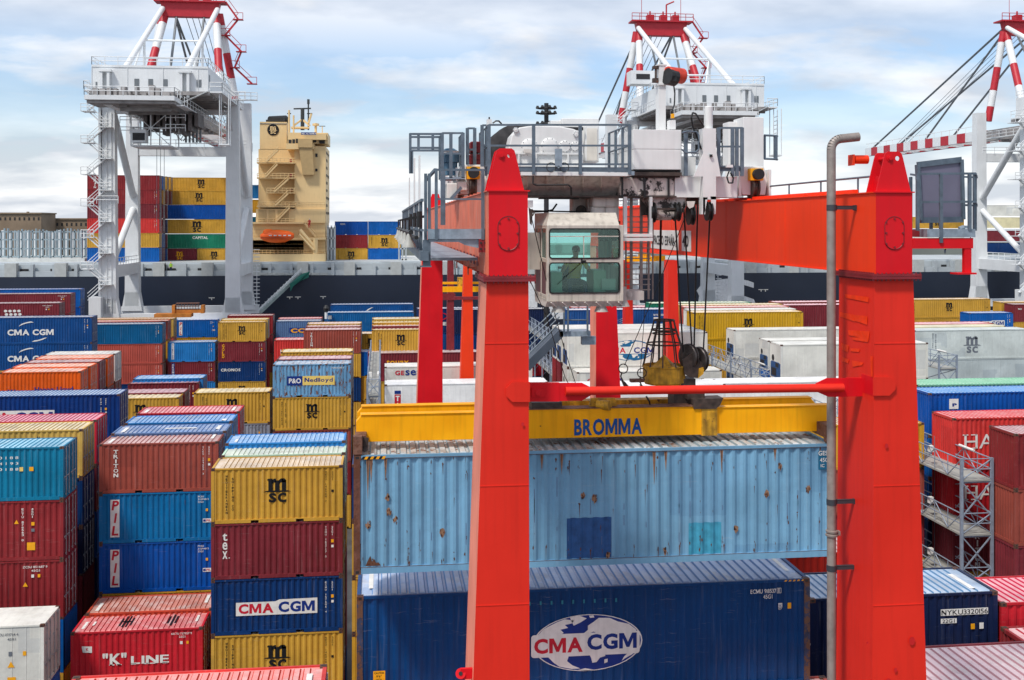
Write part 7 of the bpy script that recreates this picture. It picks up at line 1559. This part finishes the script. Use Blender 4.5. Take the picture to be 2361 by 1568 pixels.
bp('deck_slab', BEIGE, [(660, 331, 724, 344, 199, 8), (700, 308, 752, 322, 199, 9)])
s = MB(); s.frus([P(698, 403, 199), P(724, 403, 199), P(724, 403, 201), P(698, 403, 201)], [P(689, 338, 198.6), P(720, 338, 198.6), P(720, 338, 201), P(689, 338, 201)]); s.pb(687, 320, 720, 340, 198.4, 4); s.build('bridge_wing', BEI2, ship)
bp('wheelhouse', BEIGE, [(663, 306, 756, 331, 200, 9)]); bp('wheelhouse_window', M_DARK, [(665, 322, 672, 331, 199.9, .1), (674, 321, 680, 331, 199.9, .1), (682, 320, 687, 330, 199.9, .1), (718, 318, 729, 328, 199.9, .1), (736, 322, 749, 331, 199.9, .1)])
bp('window', M_DARK, [(727, 354, 732, 362), (727, 389, 732, 395)], Y=199.9, d=.1)
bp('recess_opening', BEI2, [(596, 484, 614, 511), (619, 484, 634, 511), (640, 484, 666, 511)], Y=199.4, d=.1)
bp('fire_locker', mat('locker_red', '9A2A30', .5), [(668, 367, 673, 373), (668, 401, 673, 407), (668, 436, 673, 441)], Y=200, d=1)
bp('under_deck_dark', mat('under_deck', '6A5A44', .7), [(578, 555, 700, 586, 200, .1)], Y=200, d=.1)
s = MB()
for (x0_, x1_, y) in ((593, 680, 365), (593, 680, 400), (615, 680, 434), (595, 750, 466), (595, 680, 504), (690, 751, 577), (578, 700, 577)):
    for dy in (0, 5): s.tube(P(x0_, y+dy, 198.7), P(x1_, y+dy, 198.7), .05, 4)
    for i in range(int((x1_-x0_)/9)+1): s.tube(P(x0_+i*9, y, 198.7), P(x0_+i*9, y+10, 198.7), .05, 4)
s.build('deck_railing', BEIGE, ship)
s = MB()
for (a, b, c, d) in ((614, 373, 642, 346), (612, 409, 640, 379), (632, 443, 665, 413), (635, 474, 664, 447), (636, 512, 668, 479), (703, 515, 728, 546)):
    s.beam(P(a, b, 199), P(c, d, 199), .9, .25); s.tube(P(a, b-7, 198.6), P(c, d-7, 198.6), .06, 4)
s.build('deck_stair', BEIGE, ship)
s = MB()
for x in (672, 676, 712, 716, 727, 748, 640): s.tube(P(x, 606, 197), P(x, 628, 197), .25, 6)
s.build('deck_pillar', BEIGE, ship)
s = MB(); s.tube(P(727, 586, 197), P(727, 550, 197), .45, 8); s.tube(P(726, 571, 197), P(691, 530, 197), .35, 8); s.tube(P(724, 577, 196.5), P(690, 540, 196.5), .2, 6); s.build('deck_crane', BEIGE, ship)
s = MB(); s.tube(P(697.5, 300, 203), P(697.5, 250, 203), .35, 8); s.beam(P(677, 251, 203), P(717, 250, 203), .25); s.tube(P(711, 300, 203), P(711, 232, 203), .15, 6); s.build('radar_mast', mat('mast_dark', '34383A', .5), ship)
s = MB(); s.tube(P(666.5, 306, 202), P(666.5, 254, 202), .2, 6); s.tube(P(677, 306, 202), P(677, 266, 202), .18, 6); s.tube(P(728, 306, 202), P(728, 284, 202), .25, 6); s.tube(P(743, 306, 202), P(743, 291, 202), .1, 6); s.pb(671, 292, 712, 296, 202, 2)
s.beam(P(677, 290, 202), P(697, 275, 203), .3); s.beam(P(714, 290, 202), P(697, 275, 203), .3); s.tube(P(728, 290, 202), P(728, 285, 202), .6, 8); s.tube(P(711, 285, 202), P(718, 262, 202), .2, 5); s.build('signal_mast', BEIGE, ship)
s = MB(); s.beam(P(708, 262, 203), P(720, 262, 203), .2); s.beam(P(662, 262, 202), P(671, 262, 202), .2); s.tube(P(711, 240, 203), P(711, 229, 203), .25, 5); s.beam(P(736, 291, 202), P(750, 291, 202), .12); s.build('antenna', mat('mast_dark', '34383A', .5), ship)
bp('name_board', M_BLUE, [(694, 305, 729, 311)], Y=198.2, d=.1); s = MB(); put_text(s, 'MSC ALTAMIRA', P(695.5, 310, 198.1), UX, UZ, PX(728, 198)-PX(695, 198), .32, .02); s.build('name_lettering', M_WHITE, ship)
s = MB()
for i in range(9): s.pb(578+i*20, 629, 596+i*20, 634, 191.9, .2)
s.build('bulwark_panel', mat('deck_pale', 'B4B8B6', .6), ship)
s = MB(); s.pb(756, 524, 772, 604, 201, 1); s.build('lashing_bridge', SGR, ship)
for xs in ((756, 764, 772), (354, 362, 371), (543, 552, 558), (920, 928, 936)):
    s = MB()
    for x in xs: s.pb(x-1.6, 520, x+1.6, 634, 200, .6)
    for y in (524, 548, 572, 600): s.pb(xs[0], y, xs[-1], y+3, 200, .6)
    s.build('lashing_bridge', SGR, ship)
lb = thing('lifeboat', 'bright orange enclosed lifeboat on the ship beside the beige deckhouse', 'lifeboat', P(640, 557, 195))
s = MB(); prof = [(600.5, 540, .25), (604, 556, 1.2), (625, 559, 1.5), (655, 559, 1.5), (673, 556, 1.2), (677.7, 540, .5)]
n = 10; rings = []
for i in range(13):
    t = i/12; X_ = 600.5+77.2*t; wv = math.sin(math.pi*min(max(t, .02), .98))**.5; r_ = []
    for j in range(n):
        a = 2*math.pi*j/n; zc_ = -.2 if math.sin(a) < 0 else 0; c_ = P(X_, 544, 196.5)
        r_.append(c_+Vector((0, 1.4*wv*math.cos(a), (1.15*wv if math.sin(a) > 0 else 1.3*wv**.7)*math.sin(a)+(.12 if t > .8 else 0))))
    rings.append(r_)
b0 = len(s.v)
for r_ in rings: s.v += [tuple(v) for v in r_]
for i in range(12):
    for j in range(n): s.f.append((b0+i*n+j, b0+i*n+(j+1) % n, b0+(i+1)*n+(j+1) % n, b0+(i+1)*n+j)); s.m.append(0)
LO = mat('lifeboat_orange', 'F8640A', .4, var=.06); s.build('hull', LO, lb, smooth=True); s = MB(); s.lathe(P(619, 538, 196.5), [(1.0, 0), (.9, .5), (.5, .75)], 12); s.build('cockpit', LO, lb, smooth=True)
s = MB()
for i in range(5): p = P(620+i*11, 543, 195.0); s.box(p.x, p.x+.5, 195.0, 195.1, p.z-.1, p.z+.1)
s.build('porthole', M_WHITE, lb); s = MB(); s.beam(P(602, 548, 195.1), P(676, 548, 195.1), .25); s.build('rubbing_strake', mat('strake_orange', 'B8440C', .5), lb)
# gangway
gw = thing('gangway', 'long aluminium gangway with green net slanting down from the ship', 'gangway', P(598, 722, 185))
s = MB(); s.beam(P(595, 722, 184), P(692, 630, 191), .9, .5); s.build('walkway', mat('gangway_metal', '9CAAA8', .5, .2), gw)
s = MB()
for d, Yo in ((7, 0), (4, 0)): s.tube(P(597, 719-d, 183.5), P(694, 627-d, 190.5), .07, 4)
for i in range(15): t = i/14; a = P(597, 719, 183.5).lerp(P(694, 627, 190.5), t); s.tube(a, a+Vector((0, 0, .75)), .05, 4)
s.build('handrail', SW, gw); s = MB(); s.face([P(668, 655, 187.5), P(695, 632, 190), P(714, 626, 190.8), P(711, 640, 190.5), P(697, 646, 190), P(676, 660, 188), P(670, 672, 187.6)]); s.build('net', mat('green_net', '1E6A5C', .8), gw)
for i in range(9):
    yy_ = 348+i*17.5
    for j in range(4 if i in (0, 3, 6, 8) else 2):
        s = MB(); pX = PX(751, 200)+.02; y0_ = 201.2+j*3.1; s.box(pX, pX+.06, y0_, y0_+.9, PZ(yy_+6, 200, 751), PZ(yy_, 200, 751)); s.build('cabin_window', M_DARK, ship)
s = MB()
for i in range(10): s.box(PX(580, 200), PX(750.5, 200), 199.3, 199.42, PZ(520+i*8.6, 199.3, 660)-.02, PZ(520+i*8.6, 199.3, 660)+.02)
s.build('plate_seams', BEI2, ship)
# deck cargo
def cargo(where, x0_, tops, Hs, Lc, cols, xs=None, Y=None, cnt=1, marks=None):
    for k, (y, c) in enumerate(zip(tops, cols)):
        xx = (xs or {}).get(k, x0_); Yk = Y+(marks or {}).get(('dy', k), 0)
        for j in range(cnt):
            mk = (marks or {}).get((k, j)) or (marks or {}).get(k); cc = c[j] if isinstance(c, (tuple, list)) else c
            container(PX(xx, Yk)+j*(Lc+.12), Yk, PZ(y, Yk, xx), Lc, cc, fit('%s container, layer %s%s of the %s' % (cc, 'one two three four five six'.split()[k], (' left' if j == 0 else ' right') if cnt > 1 else '', where)), Hs, 'dry', mk, False)
cargo('ship cargo block left of the white crane leg', 201, (403.4, 436.5, 469.6, 503.6, 537.6, 571), 2.6, 12.19, ('dark red', 'dark red', 'maroon', 'bright red', 'yellow', 'blue'), Y=197, marks={0: vt('HANJIN', 1.1, .2, .3, .36, .4), 1: mk_code, 2: mk_code, 3: mk_code})
cargo('second row of that left cargo block', 212, (405, 438, 471, 505, 539, 572), 2.55, 12.19, ('blue', 'yellow', 'maroon', 'maroon', 'blue', 'maroon'), Y=200.5)
cargo('third row of that left cargo block', 224, (406, 439, 472, 506, 540, 573), 2.5, 12.19, ('yellow', 'maroon', 'maroon', 'navy', 'maroon', 'blue'), Y=204)
cargo('fourth row of that left cargo block', 236, (407, 440), 2.5, 12.19, ('yellow', 'maroon'), Y=207.5)
lg = lambda K, Lc, Hc: (msc_logo(K, M_BLACK, Lc/2, .6, 1.9), code(K, Lc, Hc, M_BLACK, lab=False))
cargo('ship cargo block between the white crane legs', 375, (409, 440, 472.5, 506, 540), 2.6, 12.19, ('yellow', 'yellow', 'royal blue', 'yellow', 'green'), xs={0: 388, 1: 382}, Y=205, marks={0: lg, 1: lg, 3: lambda K, Lc, Hc: msc_logo(K, M_BLACK, Lc/2, .3, 2.3), 4: txt('CAPITAL', 5.3, 1.7, 2.8, .5), ('dy', 0): 8, ('dy', 1): 4})
cargo('bottom layer between the white crane legs', 375, (573.5,), 2.4, 6.06, (('maroon', 'yellow'),), Y=205, cnt=2, marks={(0, 0): lambda K, Lc, Hc: msc_logo(K, M_YEL, Lc/2, .4, 1.7), (0, 1): lambda K, Lc, Hc: msc_logo(K, M_BLACK, Lc/2, .4, 1.7)})
cargo('rear row between the white crane legs', 400, (426, 460, 500), 2.6, 12.19, ('sky blue', 'gold', 'teal'), xs={0: 448, 1: 448, 2: 448}, Y=216)
l2 = lambda K, Lc, Hc: (msc_logo(K, M_BLACK, Lc/2, .4, 1.8), vtext(K, M_BLACK, 'MEDITERRA', .6, Hc-.4, .12, .18, .12))
cargo('small cargo block right of the deckhouse', 772, (510.5, 541.5, 572.5), 2.55, 6.06, (('royal blue', 'blue'), ('dark red', 'yellow'), ('yellow', 'blue')), Y=205, cnt=2, marks={(0, 0): txt('COSCO', 1.0, 1.9, .9, .3), (1, 1): l2, (2, 0): l2})
cargo('far cargo block behind the right quay crane', 2250, (473, 501, 532, 560), 2.4, 12.19, ('white', 'cream', 'maroon', 'navy'), Y=228, marks={0: lambda K, Lc, Hc: ell(K.mb(M_BLUE), (1.2, .01, 1.3), UX, UZ, .7, .7)})
cargo('second part of the far cargo block', 2395, (473, 501, 532), 2.4, 12.19, ('cream', 'white', 'brown'), Y=228)
cargo('far logo cargo beside the dark balcony panel', 2100, (500, 530), 2.5, 12.19, ('yellow', 'white'), Y=222, marks={0: lg})
# hatch covers, white boxes on deck
hc = MB()
for x0_, x1_ in ((-40, 195), (925, 1400), (1440, 2090)): hc.pb(x0_, 596, x1_, 604, 200, 20)
hc.build('hatch_cover', mat('hatch_white', 'C8CAC6', .6, var=.1), ship)
# left lashing frames
s = MB(); random.seed(2)
for i in range(26): x = -8+i*8.1; s.pb(x, 529+random.uniform(-3, 4), x+2.6, 632, 201+(i % 3)*4, .6)
for y in (533, 551, 572, 590): s.pb(-10, y, 200, y+3, 205, .5)
s.build('lashing_frames', mat('lash_blue_grey', '8FA0A8', .6, var=.15), ship)
s = MB()
for i in range(14): x = 3+i*14.5; s.pb(x, 531+(i*7 % 9), x+6, 590, 214, 1)
s.build('stanchion_covers', SW, ship)
# workers on the ship
def stander(label, x, y, Y, top, low, cap, h=1.75, lean=0):
    b = P(x, y, Y)
    def q(dx, dy, dz): return (b.x+dx, b.y+dy, b.z+dz)
    jo = dict(pelvis=q(0, 0, .93), chest=q(lean, 0, 1.32), neck=q(lean, 0, 1.5), head=q(lean, -.02, 1.6), crown=q(lean, -.01, 1.68), sl=q(-.19+lean, 0, 1.42), sr=q(.19+lean, 0, 1.42), el=q(-.26, 0, 1.15), er=q(.26, 0, 1.15), hl=q(-.24, -.18, .95), hr=q(.24, -.18, .95),
              tl=q(-.1, 0, .85), tr=q(.1, 0, .85), kl=q(-.11, -.03, .48), kr=q(.11, .04, .48), al=q(-.11, 0, .09), ar=q(.12, .1, .09), fl=q(-.12, -.14, .05), fr=q(.13, -.04, .05))
    mfn = lambda c: 0 if c.z > b.z+1.5 or (abs(c.x-b.x) > .2 and c.z < b.z+1.0) else (1 if c.z > b.z+.92 else (2 if c.z > b.z+.12 else 3))
    person(label, jo, EDG, RAD, [SKIN, top, low, BOOT], mfn, q(lean, -.02, 1.63), None, (('hl', 'el'), ('hr', 'er')), cap)
stander('person in red overalls and white helmet on the beige ship stairs', 713, 527, 198, REDS, REDS, M_WHITE, lean=.05)
stander('person in green vest on the ship deck between the left crane legs', 394, 628, 192.6, GREENV, NAVYT, M_YEL)
stander('person in green vest on the ship deck right of the far balcony', 2425-8-0, 520, 192.6, GREENV, NAVYT, M_WHITE) if False else None
stander('person in green vest on the ship deck below the dark balcony panel', 2179, 585, 192.6, GREENV, NAVYT, M_WHITE)
# ---------------------------------------------------------------- buildings and masts beyond
BR = mat('old_brick', '8A7660', .85, var=.2, scale=.2, streak=.2)
for lab, x0_, x1_, y0_, Y in (('low brown brick warehouse at the far left above the ship', -60, 95, 491, 330), ('longer brown brick warehouse beyond the lashing frames', 60, 205, 504, 345)):
    b = thing('warehouse', lab, 'building', (PX(x0_, Y), Y, 0))
    s = MB(); s.pb(x0_, y0_, x1_, 640, Y, 14); s.pb(x0_-1, y0_-1, x1_+1, y0_+2, Y-.4, 14.8); s.build('wall', BR, b)
    for i in range(int((x1_-x0_)/11)):
        s = MB(); xx = x0_+4+i*11; s.pb(xx, y0_+10, xx+4, y0_+17, Y-.05, .2); s.build('window', M_DARK, b)
s = MB(); s.pb(61, 488, 64, 497, 332, 1.5); 
tag(s.build('chimney', BR), 'small brick chimney on the far left warehouse roof', 'chimney')
s = MB(); s.box(-400, 700, 420, 460, -2, 16); struct(s.build('hills', mat('far_shore', '7C8078', .9, var=.2, scale=.02)))
lm = thing('light_mast', 'black high mast with rings of floodlights behind the crane trolley', 'light mast', (PX(1259.7, 120), 120, 0))
s = MB(); s.tube((PX(1259.7, 120), 120, 0), P(1259.7, 238, 120), .35, 10, .25); s.build('pole', M_DARK, lm)
for y in (250, 262, 275, 286):
    c = P(1259.7, y, 120); s = MB(); s.ring(c, .9, .07, 'z', 12); s.box(c.x-1, c.x+1, 119.9, 120.1, c.z-.1, c.z+.05)
    for i in range(8):
        t = i*math.pi/4+.2; p = c+Vector((1.05*math.cos(t), 1.05*math.sin(t), 0)); s.frus([(p.x-.2, p.y-.2, p.z+.0), (p.x+.2, p.y-.2, p.z+.0), (p.x+.2, p.y+.2, p.z+.0), (p.x-.2, p.y+.2, p.z+.0)], [(p.x-.1, p.y-.1, p.z+.26), (p.x+.1, p.y-.1, p.z+.26), (p.x+.1, p.y+.1, p.z+.26), (p.x-.1, p.y+.1, p.z+.26)])
    if y != 275 : s.build('lamp_ring', M_DARK, lm)
bl = thing('lamp_post', 'small black lamp on a white post behind the long blue containers', 'lamp', P(753, 735, 150))
s = MB(); s.tube(P(752, 735, 150), P(752, 716, 150), .2, 8); s.build('post', SW, bl); s = MB(); s.lathe(P(752, 714, 150), [(.25, -.3), (.4, .2), (.2, .6)], 12); s.build('lamp_head', M_DARK, bl)
# ---------------------------------------------------------------- containers nobody can see from here: one mass that carries the stacks
bpy.context.view_layer.update()
dg = bpy.context.evaluated_depsgraph_get(); co_ = Vector((0, 0, H)); hid = []
def seen(o, Lc):
    n = 0; k = 9 if Lc < 7 else 16
    pts = [Vector((Lc*(i+.5)/k, -.03, z)) for i in range(k) for z in (.3, 1.3, 2.3)]
    pts += [Vector((Lc+.03, y, z)) for y in (.4, 1.2, 2.0) for z in (.4, 1.3, 2.2)]+[Vector((-.03, y, z)) for y in (.4, 1.2, 2.0) for z in (.4, 1.3, 2.2)]
    pts += [Vector((x, -.03, z)) for x in (.05, .15, Lc-.15, Lc-.05) for z in (.3, 1.3, 2.3)]
    for p in pts:
        w = o.location+p; d = w-co_; Z = d.y*math.cos(YAW)+d.x*math.sin(YAW); xs = CXP+F*(d.x*math.cos(YAW)-d.y*math.sin(YAW))/Z; ys = HOR-F*d.z/Z
        if not (0 < xs < 2361 and 0 < ys < 1568): continue
        h, loc, nn, idx, ob, mx_ = S.ray_cast(dg, co_, d.normalized(), distance=d.length+.3)
        if h and ob and ob.name == o.name: n += 1
    return n
sc_ = [(seen(o, Lc), o, Lc, c) for o, Lc, c in FILLS]
tops = sum(1 for o in bpy.data.objects if o.get('category') == 'container')-len(FILLS)
keep = sorted([q for q in sc_ if q[0] > 0], key=lambda q: -q[0])[:300-tops]
kept = {id(q[1]) for q in keep}; mb = MB(); mm = []
for n, o, Lc, c in sc_:
    if o in [q[1] for q in keep]: continue
    m = mat('stacked_paint_'+c.replace(' ', '_'), PAL[c][0], .5, var=.2, streak=.3, rust=.2)
    if m not in mm: mm.append(m)
    mb.mi = mm.index(m); me = o.data; b = len(mb.v); mb.v += [tuple(v.co+o.location) for v in me.vertices]
    for p in me.polygons: mb.f.append(tuple(i+b for i in p.vertices)); mb.m.append(mb.mi)
    bpy.data.objects.remove(o)
if mb.v:
    o = mb.build('stacked_containers', mm); tag(o, 'lower containers hidden deep inside the stacks', 'container stacks'); o['kind'] = 'stuff'
print('containers', tops, 'kept fills', len(keep), 'seen', sum(1 for q in sc_ if q[0] > 0))
